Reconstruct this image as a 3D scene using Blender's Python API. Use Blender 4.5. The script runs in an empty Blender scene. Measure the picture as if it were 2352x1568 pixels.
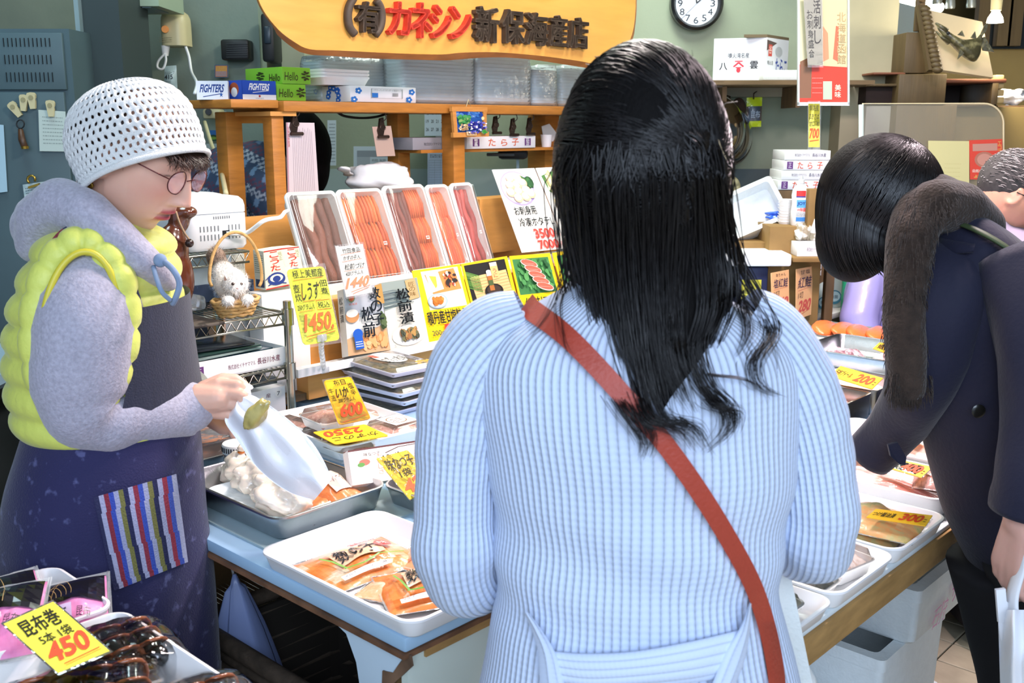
import bpy, bmesh, math, random
import numpy as np
from mathutils import Vector, Matrix, noise
random.seed(7); np.random.seed(7)
SC = bpy.context.scene
COL = SC.collection
R = math.radians
# camera, world, lights, exposure
FOC = 2352.0; PITCH = R(11.9); CAMZ = 1.5
CAM = Vector((0, 0, CAMZ))
cam = bpy.data.cameras.new('camera'); camo = bpy.data.objects.new('camera', cam); COL.objects.link(camo)
cam.sensor_width = 36; cam.lens = 36.0; camo.location = CAM; camo.rotation_euler = (R(90) - PITCH, 0, 0)
cam.clip_start = 0.05; cam.clip_end = 60
cam.dof.use_dof = True; cam.dof.focus_distance = 2.5; cam.dof.aperture_fstop = 9.0
SC.camera = camo
SC.view_settings.view_transform = 'Standard'; SC.view_settings.look = 'None'
SC.view_settings.gamma = 1; SC.view_settings.exposure = 0.35; SC.view_settings.use_curve_mapping = False
world = bpy.data.worlds.new('world'); SC.world = world; world.use_nodes = True
_bg = world.node_tree.nodes['Background']; _bg.inputs[0].default_value = (0.62, 0.76, 1.0, 1); _bg.inputs[1].default_value = 0.75
def area(name, loc, target, size, power, color, sy=None, spread=180):
    l = bpy.data.lights.new(name, 'AREA'); l.energy = power; l.color = color; l.size = size
    if sy: l.shape = 'RECTANGLE'; l.size_y = sy
    l.spread = R(spread)
    o = bpy.data.objects.new(name, l); COL.objects.link(o); o.location = loc
    d = Vector(target) - Vector(loc); o.rotation_euler = d.to_track_quat('-Z', 'Y').to_euler()
    return o
def spot(name, loc, target, power, color, ang=80, blend=.6, r=.05):
    l = bpy.data.lights.new(name, 'SPOT'); l.energy = power; l.color = color; l.spot_size = R(ang); l.spot_blend = blend; l.shadow_soft_size = r
    o = bpy.data.objects.new(name, l); COL.objects.link(o); o.location = loc
    d = Vector(target) - Vector(loc); o.rotation_euler = d.to_track_quat('-Z', 'Y').to_euler()
    return o
area('street_daylight', (0.3, -2.6, 2.7), (0.1, 1.6, 1.0), 3.2, 125, (0.66, 0.80, 1.0), 1.8)
area('stall_lamp_left', (0.15, 2.15, 2.55), (0.0, 2.1, 0.8), 0.35, 26, (1.0, 0.88, 0.84))
area('stall_lamp_right', (1.15, 2.55, 2.5), (1.15, 2.5, 0.8), 0.4, 46, (1.0, 0.80, 0.86))
area('market_fluorescent', (0.6, 4.0, 2.95), (0.4, 3.9, 0.9), 1.6, 46, (0.92, 1.0, 0.90), 0.5)
area('market_fluorescent_left', (-1.5, 3.0, 2.95), (-1.4, 3.0, 0.9), 0.9, 12, (0.70, 0.94, 1.0), 0.5)
spot('sign_lamp', (0.55, 1.75, 2.75), (-0.25, 2.8, 1.9), 24, (1.0, 0.82, 0.55), 62, .8, .05)
# pixel -> world helpers (frame of the photograph 2352x1568)
cP, sP = math.cos(PITCH), math.sin(PITCH)
def ray(u, v):
    x = (u - 1176) / FOC; y = (v - 784) / FOC
    return Vector((x, cP - y * sP, -sP - y * cP))
def pZ(u, v, z): r = ray(u, v); return CAM + r * ((z - CAMZ) / r.z)
def pY(u, v, Y): r = ray(u, v); return CAM + r * (Y / r.y)
TH = R(47); AX = Vector((math.cos(TH), math.sin(TH), 0)); BX = Vector((-math.sin(TH), math.cos(TH), 0)); UP = Vector((0, 0, 1))
def pP(u, v, pt, n): r = ray(u, v); return CAM + r * ((pt - CAM).dot(n) / r.dot(n))
def pB(u, v, b): return pP(u, v, BX * b, BX)
def pA(u, v, a): return pP(u, v, AX * a, AX)
def W(a, b, z): return AX * a + BX * b + UP * z
def ab(p): return (p.dot(AX), p.dot(BX))
# colour and material
def lin(h):
    h = h.lstrip('#'); out = []
    for i in (0, 2, 4):
        c = int(h[i:i + 2], 16) / 255; out.append(c / 12.92 if c <= .04045 else ((c + .055) / 1.055) ** 2.4)
    return tuple(out)
_M = {}
def mat(name, col='808080', rough=.5, metal=0, nz=None, bump=None, coat=0, trans=0, sss=0, alpha=1, spec=.5, emit=None, sheen=0, vcol=False, ior=1.45, wave=None, ramp=None):
    """nz=(scale, amount[, stretch xyz]) darkens and lightens by noise; bump=(scale, strength[, stretch])"""
    if name in _M: return _M[name]
    m = bpy.data.materials.new(name); m.use_nodes = True; nt = m.node_tree; N = nt.nodes; L = nt.links
    b = N['Principled BSDF']; I = b.inputs
    c = (*lin(col), 1); I['Base Color'].default_value = c
    I['Roughness'].default_value = rough; I['Metallic'].default_value = metal
    I['Coat Weight'].default_value = coat; I['Coat Roughness'].default_value = .08
    I['Transmission Weight'].default_value = trans; I['IOR'].default_value = ior
    I['Specular IOR Level'].default_value = spec; I['Alpha'].default_value = alpha
    if sss: I['Subsurface Weight'].default_value = sss; I['Subsurface Radius'].default_value = (.8, .35, .2); I['Subsurface Scale'].default_value = .01
    if sheen: I['Sheen Weight'].default_value = sheen; I['Sheen Roughness'].default_value = .4
    if emit: I['Emission Color'].default_value = (*lin(emit[0]), 1); I['Emission Strength'].default_value = emit[1]
    tc = N.new('ShaderNodeTexCoord')
    def noi(sc, st=None, det=4):
        t = N.new('ShaderNodeTexNoise'); t.inputs['Scale'].default_value = sc; t.inputs['Detail'].default_value = det
        if st:
            mp = N.new('ShaderNodeMapping'); mp.inputs['Scale'].default_value = st; L.new(tc.outputs['Object'], mp.inputs[0]); L.new(mp.outputs[0], t.inputs[0])
        else: L.new(tc.outputs['Object'], t.inputs[0])
        return t
    src = None
    if vcol:
        a = N.new('ShaderNodeAttribute'); a.attribute_name = 'Col'; src = a.outputs['Color']; L.new(src, I['Base Color'])
    if nz:
        t = noi(nz[0], nz[2] if len(nz) > 2 else None)
        mr = N.new('ShaderNodeMapRange'); mr.inputs['From Min'].default_value = .3; mr.inputs['From Max'].default_value = .7
        mr.inputs['To Min'].default_value = 1 - nz[1]; mr.inputs['To Max'].default_value = 1 + nz[1]; L.new(t.outputs[0], mr.inputs[0])
        mx = N.new('ShaderNodeVectorMath'); mx.operation = 'SCALE'
        if src: L.new(src, mx.inputs[0])
        else: mx.inputs[0].default_value = c[:3]
        L.new(mr.outputs[0], mx.inputs['Scale']); L.new(mx.outputs[0], I['Base Color'])
    if ramp:   # (scale, hex, lo, hi, stretch): second colour laid in patches
        t = noi(ramp[0], ramp[4] if len(ramp) > 4 else None, 6)
        mr = N.new('ShaderNodeMapRange'); mr.inputs['From Min'].default_value = ramp[2]; mr.inputs['From Max'].default_value = ramp[3]; L.new(t.outputs[0], mr.inputs[0])
        mx = N.new('ShaderNodeMix'); mx.data_type = 'RGBA'; L.new(mr.outputs[0], mx.inputs[0])
        if I['Base Color'].is_linked: L.new(I['Base Color'].links[0].from_socket, mx.inputs[6])
        else: mx.inputs[6].default_value = c
        mx.inputs[7].default_value = (*lin(ramp[1]), 1); L.new(mx.outputs[2], I['Base Color'])
    if bump:
        t = noi(bump[0], bump[2] if len(bump) > 2 else None)
        bp = N.new('ShaderNodeBump'); bp.inputs['Strength'].default_value = bump[1]; bp.inputs['Distance'].default_value = .004
        L.new(t.outputs[0], bp.inputs['Height']); L.new(bp.outputs[0], I['Normal'])
        if coat: L.new(bp.outputs[0], I['Coat Normal'])
    if alpha < 1 or trans: m.use_transparent_shadow = True
    _M[name] = m; return m
def film(name, tint='ffffff', a=.12, rough=.12, b=(40, .5)):
    """thin clear plastic film: mostly transparent with a glossy wrinkled coat"""
    if name in _M: return _M[name]
    m = bpy.data.materials.new(name); m.use_nodes = True; nt = m.node_tree; N = nt.nodes; L = nt.links
    for n in list(N):
        if n.type != 'OUTPUT_MATERIAL': N.remove(n)
    out = [n for n in N if n.type == 'OUTPUT_MATERIAL'][0]
    tr = N.new('ShaderNodeBsdfTransparent'); gl = N.new('ShaderNodeBsdfGlossy'); gl.inputs['Roughness'].default_value = rough
    df = N.new('ShaderNodeBsdfDiffuse'); df.inputs[0].default_value = (*lin(tint), 1)
    fr = N.new('ShaderNodeFresnel'); fr.inputs[0].default_value = 1.4
    m1 = N.new('ShaderNodeMixShader'); m1.inputs[0].default_value = a; L.new(tr.outputs[0], m1.inputs[1]); L.new(df.outputs[0], m1.inputs[2])
    m2 = N.new('ShaderNodeMixShader'); L.new(fr.outputs[0], m2.inputs[0]); L.new(m1.outputs[0], m2.inputs[1]); L.new(gl.outputs[0], m2.inputs[2])
    tc = N.new('ShaderNodeTexCoord'); t = N.new('ShaderNodeTexNoise'); t.inputs['Scale'].default_value = b[0]; L.new(tc.outputs['Object'], t.inputs[0])
    bp = N.new('ShaderNodeBump'); bp.inputs['Strength'].default_value = b[1]; bp.inputs['Distance'].default_value = .01
    L.new(t.outputs[0], bp.inputs['Height']); L.new(bp.outputs[0], gl.inputs['Normal']); L.new(bp.outputs[0], fr.inputs['Normal'])
    L.new(m2.outputs[0], out.inputs[0]); m.use_transparent_shadow = True
    _M[name] = m; return m
# mesh building
def V(*a): return Vector(a)
def catmull(pts, n):
    P = [np.array(p, float) for p in pts]; P = [2 * P[0] - P[1]] + P + [2 * P[-1] - P[-2]]; out = []
    for i in range(1, len(P) - 2):
        for k in range(n):
            t = k / n; a, b, c, d = P[i - 1:i + 3]
            out.append(.5 * ((2 * b) + (-a + c) * t + (2 * a - 5 * b + 4 * c - d) * t * t + (-a + 3 * b - 3 * c + d) * t ** 3))
    out.append(P[-2]); return out
class MB:
    def __init__(s): s.v = []; s.f = []; s.c = []
    def add(s, vs, fs, col=None):
        o = len(s.v); s.v.extend([tuple(x) for x in vs]); s.f.extend([tuple(i + o for i in f) for f in fs]); s.c.extend([col] * len(fs)); return s
    def obox(s, p, ex, ey, ez, col=None):
        p, ex, ey, ez = map(Vector, (p, ex, ey, ez))
        if ex.cross(ey).dot(ez) < 0: ex, ey = ey, ex
        vs = [p, p + ex, p + ex + ey, p + ey, p + ez, p + ex + ez, p + ex + ey + ez, p + ey + ez]
        return s.add(vs, [(3, 2, 1, 0), (4, 5, 6, 7), (0, 1, 5, 4), (1, 2, 6, 5), (2, 3, 7, 6), (3, 0, 4, 7)], col)
    def box(s, c, d, rz=0, col=None, M=None):
        c = Vector(c); M = M or Matrix.Rotation(rz, 3, 'Z'); e = [M @ V(d[0], 0, 0), M @ V(0, d[1], 0), M @ V(0, 0, d[2])]
        return s.obox(c - (e[0] + e[1] + e[2]) / 2, *e, col)
    def bbox(s, c, d, r=.004, rz=0, col=None, M=None, seg=2):
        """box with rounded edges"""
        bm = bmesh.new(); bmesh.ops.create_cube(bm, size=1)
        for v in bm.verts: v.co = V(v.co.x * d[0], v.co.y * d[1], v.co.z * d[2])
        bmesh.ops.bevel(bm, geom=bm.edges[:], offset=min(r, min(d) * .45), segments=seg, affect='EDGES', profile=.5)
        M = M or Matrix.Rotation(rz, 3, 'Z'); c = Vector(c)
        bm.verts.ensure_lookup_table()
        s.add([c + M @ v.co for v in bm.verts], [[v.index for v in f.verts] for f in bm.faces], col); bm.free(); return s
    def abox(s, a0, a1, b0, b1, z0, z1, col=None, r=0):
        if r: return s.bbox(W((a0 + a1) / 2, (b0 + b1) / 2, (z0 + z1) / 2), (a1 - a0, b1 - b0, z1 - z0), r, TH, col)
        return s.obox(W(a0, b0, z0), AX * (a1 - a0), BX * (b1 - b0), UP * (z1 - z0), col)
    def loft(s, rings, closed=True, cap0=True, cap1=True, col=None, loop=False):
        n = len(rings[0]); vs = [p for r in rings for p in r]; fs = []; m = len(rings)
        for i in range(m if loop else m - 1):
            for j in range(n if closed else n - 1):
                a = i * n + j; b = i * n + (j + 1) % n; i2 = ((i + 1) % m) * n; fs.append((a, b, i2 + (j + 1) % n, i2 + j))
        if not loop and cap0: fs.append(tuple(range(n))[::-1])
        if not loop and cap1: fs.append(tuple((m - 1) * n + k for k in range(n)))
        return s.add(vs, fs, col)
    def tube(s, pts, r, n=8, col=None, caps=True, loop=False, flat=None):
        pts = [Vector(p) for p in pts]; m = len(pts); rr = r if hasattr(r, '__len__') else [r] * m; rings = []; up = None
        for i, p in enumerate(pts):
            t = (pts[(i + 1) % m] - pts[i - 1]) if loop else (pts[min(i + 1, m - 1)] - pts[max(i - 1, 0)])
            if t.length < 1e-9: t = V(0, 0, 1)
            t.normalize()
            if up is None: up = V(0, 0, 1) if abs(t.z) < .9 else V(1, 0, 0)
            x = t.cross(up)
            if x.length < 1e-5: x = t.cross(V(1, 0, 0))
            x.normalize(); y = x.cross(t); up = y
            k = flat or 1
            rings.append([p + x * (rr[i] * math.cos(2 * math.pi * j / n)) + y * (rr[i] * k * math.sin(2 * math.pi * j / n)) for j in range(n)])
        return s.loft(rings, True, caps, caps, col, loop)
    def cyl(s, p0, p1, r0, r1=None, n=16, col=None): return s.tube([p0, p1], [r0, r0 if r1 is None else r1], n, col)
    def lathe(s, prof, c=(0, 0, 0), n=24, M=None, col=None, sx=1, sy=1):
        c = Vector(c); M = M or Matrix.Identity(3)
        rings = [[c + M @ V(r * sx * math.cos(2 * math.pi * j / n), r * sy * math.sin(2 * math.pi * j / n), z) for j in range(n)] for r, z in prof]
        return s.loft(rings, True, prof[0][0] > 1e-6, prof[-1][0] > 1e-6, col)
    def ell(s, c, rad, M=None, nu=16, nv=10, col=None):
        rad = rad if hasattr(rad, '__len__') else (rad,) * 3; M = M or Matrix.Identity(3); c = Vector(c); rings = []
        for i in range(nv + 1):
            th = math.pi * (.02 + .96 * i / nv)
            rings.append([c + M @ V(rad[0] * math.sin(th) * math.cos(2 * math.pi * j / nu), rad[1] * math.sin(th) * math.sin(2 * math.pi * j / nu), -rad[2] * math.cos(th)) for j in range(nu)])
        return s.loft(rings, True, True, True, col)
    def cap(s, p0, p1, r0, r1, n=12):
        p0 = Vector(p0); p1 = Vector(p1); d = (p1 - p0)
        if d.length < 1e-6: return s.ell(p0, r0, None, n, 8)
        t = d.normalized(); pts = []; rr = []
        for k in range(5): a = math.pi / 2 * (1 - k / 4); pts.append(p0 - t * r0 * math.sin(a)); rr.append(max(r0 * math.cos(a), r0 * .02))
        for k in range(5): a = math.pi / 2 * k / 4; pts.append(p1 + t * r1 * math.sin(a)); rr.append(max(r1 * math.cos(a), r1 * .02))
        return s.tube(pts, rr, n)
    def chain(s, pts, rr, n=12):
        for i in range(len(pts) - 1): s.cap(pts[i], pts[i + 1], rr[i], rr[i + 1], n)
        return s
    def prism(s, pts, vec, col=None):
        pts = [Vector(p) for p in pts]; vec = Vector(vec); n = len(pts)
        s.add(pts + [p + vec for p in pts], [tuple(range(n))[::-1], tuple(range(n, 2 * n))] + [(i, (i + 1) % n, (i + 1) % n + n, i + n) for i in range(n)], col); return s
    def grid(s, fn, nu, nv, col=None, cfn=None, thick=None):
        o = len(s.v); vs = [fn(i / nu, j / nv) for j in range(nv + 1) for i in range(nu + 1)]
        for j in range(nv):
            for i in range(nu):
                a = o + j * (nu + 1) + i; s.f.append((a, a + 1, a + nu + 2, a + nu + 1)); s.c.append(cfn((i + .5) / nu, (j + .5) / nv) if cfn else col)
        s.v.extend([tuple(x) for x in vs]); return s
    def join(s, o): s.add(o.v, o.f); s.c[-len(o.f):] = o.c; return s
    def mesh(s, name, inv=None):
        me = bpy.data.meshes.new(name); vs = np.array(s.v, dtype=np.float64).reshape(-1, 3)
        if inv is not None: Mx = np.array(inv); vs = vs @ Mx[:3, :3].T + Mx[:3, 3]
        me.from_pydata(vs.tolist(), [], s.f)
        if any(c is not None for c in s.c):
            att = me.color_attributes.new('Col', 'FLOAT_COLOR', 'CORNER'); cs = []
            cache = {}
            for c, f in zip(s.c, s.f):
                if c is None: q = (.8, .8, .8, 1)
                elif isinstance(c, str):
                    if c not in cache: cache[c] = (*lin(c), 1)
                    q = cache[c]
                else: q = (c[0], c[1], c[2], 1)
                cs.extend(q * len(f))
            att.data.foreach_set('color', cs)
        return me
_WM = {}
def wm(o): return _WM.get(o.name, Matrix.Identity(4))
def build(mb, name, m, parent=None, smooth=False, fix=True, **props):
    inv = wm(parent).inverted() if parent else None
    me = mb.mesh(name, inv)
    if fix:
        bm = bmesh.new(); bm.from_mesh(me); bmesh.ops.recalc_face_normals(bm, faces=bm.faces[:]); bm.to_mesh(me); bm.free()
    ms = m if isinstance(m, (list, tuple)) else [m]
    for q in ms: me.materials.append(q)
    if smooth:
        me.polygons.foreach_set('use_smooth', [True] * len(me.polygons))
        if smooth is not True: me.set_sharp_from_angle(angle=R(smooth))
    o = bpy.data.objects.new(name, me); COL.objects.link(o)
    if parent: o.parent = parent; _WM[o.name] = wm(parent)
    for k, v in props.items(): o[k] = v
    return o
def thing(name, label, cat, loc=(0, 0, 0), rz=0, group=None):
    o = bpy.data.objects.new(name, None); COL.objects.link(o); o.empty_display_size = .05
    o.location = loc; o.rotation_euler = (0, 0, rz); o['label'] = label; o['category'] = cat
    if group: o['group'] = group
    _WM[o.name] = Matrix.Translation(Vector(loc)) @ Matrix.Rotation(rz, 4, 'Z'); return o
def one(mb, name, m, label, cat, group=None, smooth=False, **kw):
    vs = np.array(mb.v); c = (vs.max(0) + vs.min(0)) / 2; c[2] = vs[:, 2].min()
    h = bpy.data.objects.new('tmp', None); _WM['tmp'] = Matrix.Translation(Vector(c))
    inv_holder = h; o = build(mb, name, m, None, smooth, **kw)
    o.data.transform(Matrix.Translation(-Vector(c))); o.location = Vector(c); _WM[o.name] = Matrix.Translation(Vector(c))
    bpy.data.objects.remove(h); o['label'] = label; o['category'] = cat
    if group: o['group'] = group
    return o
def struct(mb, name, m, parent=None, smooth=False, **kw):
    o = build(mb, name, m, parent, smooth, **kw)
    if not parent: o['kind'] = 'structure'
    return o
def dup(root, loc, rz=0, label=None, scale=None):
    r = root.copy(); COL.objects.link(r); r.location = loc; r.rotation_euler = (0, 0, rz)
    if scale: r.scale = scale
    if label: r['label'] = label
    for ch in list(root.children):
        c = ch.copy(); COL.objects.link(c); c.parent = r
        for g in ch.children:
            d = g.copy(); COL.objects.link(d); d.parent = c
    _WM[r.name] = Matrix.Translation(Vector(loc)) @ Matrix.Rotation(rz, 4, 'Z')
    return r
def base_of(pts):
    c = sum((Vector(p) for p in pts), Vector()) / len(pts); c.z = min(Vector(p).z for p in pts); return c
def remesh(mb, name, m, parent, voxel=.008, it=4, colf=None, disp=None, fac=.6):
    """one continuous surface from overlapping closed shapes (voxel remesh, smoothed)"""
    me = mb.mesh(name); o = bpy.data.objects.new('tmp_remesh', me); COL.objects.link(o)
    md = o.modifiers.new('r', 'REMESH'); md.mode = 'VOXEL'; md.voxel_size = voxel
    sm = o.modifiers.new('s', 'SMOOTH'); sm.factor = fac; sm.iterations = it
    dg = bpy.context.evaluated_depsgraph_get(); me2 = bpy.data.meshes.new_from_object(o.evaluated_get(dg)); bpy.data.objects.remove(o); bpy.data.meshes.remove(me)
    n = len(me2.vertices); co = np.zeros(n * 3); me2.vertices.foreach_get('co', co); co = co.reshape(-1, 3)
    if disp is not None:
        nr = np.zeros(n * 3); me2.vertices.foreach_get('normal', nr); nr = nr.reshape(-1, 3); co = disp(co, nr)
    if colf is not None:
        cc = colf(co); att = me2.color_attributes.new('Col', 'FLOAT_COLOR', 'POINT'); att.data.foreach_set('color', np.hstack([cc, np.ones((n, 1))]).ravel())
    inv = np.array(wm(parent).inverted()); me2.vertices.foreach_set('co', (co @ inv[:3, :3].T + inv[:3, 3]).ravel())
    me2.polygons.foreach_set('use_smooth', [True] * len(me2.polygons)); me2.materials.clear(); me2.materials.append(m); me2.name = name; me2.update()
    o = bpy.data.objects.new(name, me2); COL.objects.link(o); o.parent = parent; _WM[o.name] = wm(parent); return o
# lettering and flat print
_T = {}
def text_mesh(s, bold=0.0):
    if bold and any(ord(ch) > 0x3000 for ch in s): bold = min(bold * .3, .006)
    bold = min(bold, .035)
    k = (s, bold)
    if k in _T: return _T[k]
    c = bpy.data.curves.new('t', 'FONT'); c.body = s; c.resolution_u = 3; c.offset = bold
    o = bpy.data.objects.new('t', c); COL.objects.link(o)
    me = o.evaluated_get(bpy.context.evaluated_depsgraph_get()).to_mesh()
    n = len(me.vertices); co = np.zeros(n * 3); me.vertices.foreach_get('co', co); co = co.reshape(-1, 3)[:, :2]
    fs = [tuple(p.vertices) for p in me.polygons]; bpy.data.objects.remove(o); bpy.data.curves.remove(c)
    lo = co.min(0); hi = co.max(0); _T[k] = ((co - lo) / (hi - lo), fs, (hi - lo)[0] / (hi - lo)[1]); return _T[k]
class Art:
    """flat print on a surface: s runs left to right, t runs top to bottom, both 0..1"""
    def __init__(s, q=None, fn=None, step=.00012, e0=.0006):
        s.mb = MB(); s.n = 0; s.step = step; s.e0 = e0
        if fn: s.fn = fn
        else:
            TL, TR, BR, BL = [Vector(p) for p in q]; nr = (TR - TL).cross(BL - TL).normalized()
            if nr.dot(CAM - TL) < 0: nr = -nr
            s.nr = nr; s.asp = ((TR - TL).length + (BR - BL).length) / ((BL - TL).length + (BR - TR).length)
            s.fn = lambda x, y, e: (TL * (1 - x) + TR * x) * (1 - y) + (BL * (1 - x) + BR * x) * y + nr * e
    def lay(s): s.n += 1; return s.e0 + s.step * s.n
    def poly(s, pts, col, e=None):
        e = e or s.lay(); s.mb.add([s.fn(x, y, e) for x, y in pts], [tuple(range(len(pts)))], col); return s
    def rect(s, x0, y0, x1, y1, col, n=1):
        if n == 1: return s.poly([(x0, y0), (x1, y0), (x1, y1), (x0, y1)], col)
        e = s.lay(); s.mb.grid(lambda i, j: s.fn(x0 + (x1 - x0) * i, y0 + (y1 - y0) * j, e), n, n, col); return s
    def frame(s, x0, y0, x1, y1, col, w=.01):
        for q in ((x0, y0, x1, y0 + w), (x0, y1 - w, x1, y1), (x0, y0, x0 + w, y1), (x1 - w, y0, x1, y1)): s.rect(*q, col)
        return s
    def ell(s, x, y, rx, ry, col, n=18, rot=0):
        c, d = math.cos(rot), math.sin(rot)
        return s.poly([(x + rx * math.cos(a) * c - ry * math.sin(a) * d, y + rx * math.cos(a) * d + ry * math.sin(a) * c) for a in [2 * math.pi * k / n for k in range(n)]], col)
    def text(s, t, x0, y0, x1, y1, col, bold=0.0, shear=0, wob=0, slope=0):
        co, fs, _ = text_mesh(t, bold); e = s.lay(); vs = []; sd = random.random() * 50; nch = max(1, len(t))
        for a, b in co:
            if wob: q = noise.noise_vector(V(a * 2.2 * nch + sd, b * 2.2, 0)); a += q.x * wob / nch; b += q.y * wob
            xx = a + shear * (b - .5) / nch; vs.append(s.fn(x0 + (x1 - x0) * xx, y1 + (y0 - y1) * b + slope * (a - .5), e))
        s.mb.add(vs, fs, col)
        if bold and any(ord(ch) > 0x3000 for ch in t):      # a heavier brush: the same strokes laid again a little to each side
            k = bold * .55 * (x1 - x0) / nch; ky = bold * .35 * (y1 - y0)
            for dx, dy in ((k, 0), (-k, 0), (0, ky), (0, -ky)):
                s.mb.add([s.fn(x0 + (x1 - x0) * (a + shear * (b - .5) / nch) + dx, y1 + (y0 - y1) * b + slope * (a - .5) + dy, e - .00003) for a, b in co], fs, col)
        return s
    def vtext(s, t, x0, y0, x1, y1, col, bold=0.0, wob=0):
        h = (y1 - y0) / len(t)
        for i, ch in enumerate(t):
            if ch != ' ': s.text(ch, x0, y0 + h * (i + .06), x1, y0 + h * (i + .94), col, bold, 0, wob)
        return s
    def line(s, pts, w, col):
        P = [Vector((p[0], p[1])) for p in pts]
        e = s.lay()
        for i in range(len(P) - 1):
            d = P[i + 1] - P[i]; k = Vector((-d.y, d.x)).normalized() * w / 2
            s.mb.add([s.fn(*q, e) for q in (P[i] + k, P[i + 1] + k, P[i + 1] - k, P[i] - k)], [(0, 1, 2, 3)], col)
        return s
    def blobs(s, x0, y0, x1, y1, cols, n, r, asp=1):
        for k in range(n):
            rr = r * random.uniform(.5, 1.2); s.ell(random.uniform(x0 + rr, x1 - rr), random.uniform(y0 + rr, y1 - rr), rr, rr * asp * random.uniform(.5, 1), random.choice(cols), 8, random.uniform(0, 3))
        return s
    def scribble(s, x0, y0, x1, y1, col, rows, w=.004):
        """lines of small illegible print, as dashes"""
        e = s.lay()
        for i in range(rows):
            y = y0 + (y1 - y0) * (i + .5) / rows; x = x0
            while x < x1 - .02:
                l = random.uniform(.02, .12) * (x1 - x0) + .01; q = min(x + l, x1)
                s.mb.add([s.fn(x, y - w, e), s.fn(q, y - w, e), s.fn(q, y + w, e), s.fn(x, y + w, e)], [(0, 1, 2, 3)], col); x = q + .03 * (x1 - x0)
        return s
    def done(s, name, parent, m=None): return build(s.mb, name, m or M_print, parent, False, fix=False)
M_print = mat('flat_print', rough=.55, vcol=True)
M_gloss = mat('glossy_print', rough=.22, coat=.4, vcol=True)
M_matt = mat('painted_matt', rough=.75, vcol=True)
def rrect(w, d, r, n=5, c=(0, 0)):
    out = []
    for cx, cy, a0 in ((w / 2 - r, d / 2 - r, 0), (-w / 2 + r, d / 2 - r, 90), (-w / 2 + r, -d / 2 + r, 180), (w / 2 - r, -d / 2 + r, 270)):
        for k in range(n + 1): a = R(a0 + 90 * k / n); out.append((c[0] + cx + r * math.cos(a), c[1] + cy + r * math.sin(a)))
    return out
def slab(q, th, m, name='card', label=None, cat=None, group=None, parent=None, col=None, rc=0):
    """thin card on the four corners TL TR BR BL, built back from its face"""
    q = [Vector(p) for p in q]; n = (q[1] - q[0]).cross(q[3] - q[0]).normalized()
    if n.dot(CAM - q[0]) < 0: n = -n
    if rc:
        w = (q[1] - q[0]).length; h = (q[3] - q[0]).length; pts = []
        for x, y in rrect(1, 1, .0001, 1): pass
        nn = 5; rx = rc / w; ry = rc / h
        for cx, cy, a0 in ((1 - rx, 1 - ry, 0), (rx, 1 - ry, 90), (rx, ry, 180), (1 - rx, ry, 270)):
            for k in range(nn + 1):
                a = R(a0 + 90 * k / nn); x = cx + rx * math.cos(a); y = cy + ry * math.sin(a)
                pts.append((q[0] * (1 - x) + q[1] * x) * (1 - y) + (q[3] * (1 - x) + q[2] * x) * y)
    else: pts = q
    mb = MB().prism(pts, -n * th, col)
    if parent: return build(mb, name, m, parent)
    return mb
def grow(q, k):
    c = sum((Vector(p) for p in q), Vector()) / 4; return [c + (Vector(p) - c) * k for p in q]
# materials of the place
m_wall = mat('painted_wall', '8d9782', .8, nz=(1.5, .10), bump=(60, .15), ramp=(2.2, '7c8878', .48, .75))
m_wall_lo = mat('lower_wall_paint', '4f5a5c', .7, nz=(2, .12), bump=(40, .15))
m_steel_blue = mat('blue_grey_steel', '465a5f', .45, nz=(3, .12), ramp=(1.1, '506a72', .45, .7))
m_locker = mat('locker_paint', '7b9195', .5, nz=(2, .12), ramp=(1.4, '6f868a', .5, .7))
m_dark = mat('black_plastic', '15181a', .45)
m_beige = mat('aged_beige_plastic', 'c9bf94', .4, nz=(8, .06))
m_white = mat('white_plastic', 'eef0ee', .35)
m_card = mat('white_card', 'eef0f0', .55, nz=(12, .02))
m_paper = mat('paper', 'e4eaea', .8, vcol=True)
m_wood = mat('shelf_wood', 'b5762f', .5, nz=(9, .16, (1, 1, 8)), bump=(30, .2, (1, 1, 6)))
m_woodr = mat('orange_plywood', 'd79a52', .5, nz=(5, .12, (1, 1, 5)), bump=(25, .15, (1, 1, 5)))
m_woodd = mat('dark_brown_wood', '6b5335', .6, nz=(8, .22, (4, 4, .6)), bump=(30, .3, (4, 4, .6)))
m_steel = mat('brushed_steel', 'b9bcc0', .28, 1.0, nz=(20, .08), bump=(90, .12, (1, 8, 1)))
m_chrome = mat('chrome', 'c8ccd0', .12, 1.0)
m_wire = mat('chrome_wire', 'b8b6a8', .25, 1.0)
m_foam = mat('white_foam', 'e6eced', .7, nz=(50, .03), bump=(160, .25))
m_tray = mat('white_plastic_tray', 'f3f2f2', .3, coat=.2, nz=(4, .02))
m_clip = mat('dark_clip_metal', '4a3f38', .35, .8)
m_gold = mat('brass_clip', 'b09040', .3, .9)
m_clear = film('clear_film', 'ffffff', .07, .1)
m_milky = film('milky_film', 'f4fafc', .22, .16, (22, 1.0))
m_bagw = mat('translucent_white_bag', 'f0f3f6', .35, coat=.3, trans=.15, bump=(9, .6))
m_tile = mat('floor_tile', 'a39a82', .55, nz=(14, .14), bump=(60, .2))
m_grout = mat('grout', '4a443a', .9)
m_lamp = mat('lamp_tube', 'ffffff', emit=('f4fff0', 14))
m_rust = mat('worn_table_edge', '6b4a33', .75, nz=(20, .4), bump=(40, .5))
def rect_on(u0, v0, u1, v1, Y): return [pY(u0, v0, Y), pY(u1, v0, Y), pY(u1, v1, Y), pY(u0, v1, Y)]
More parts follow.
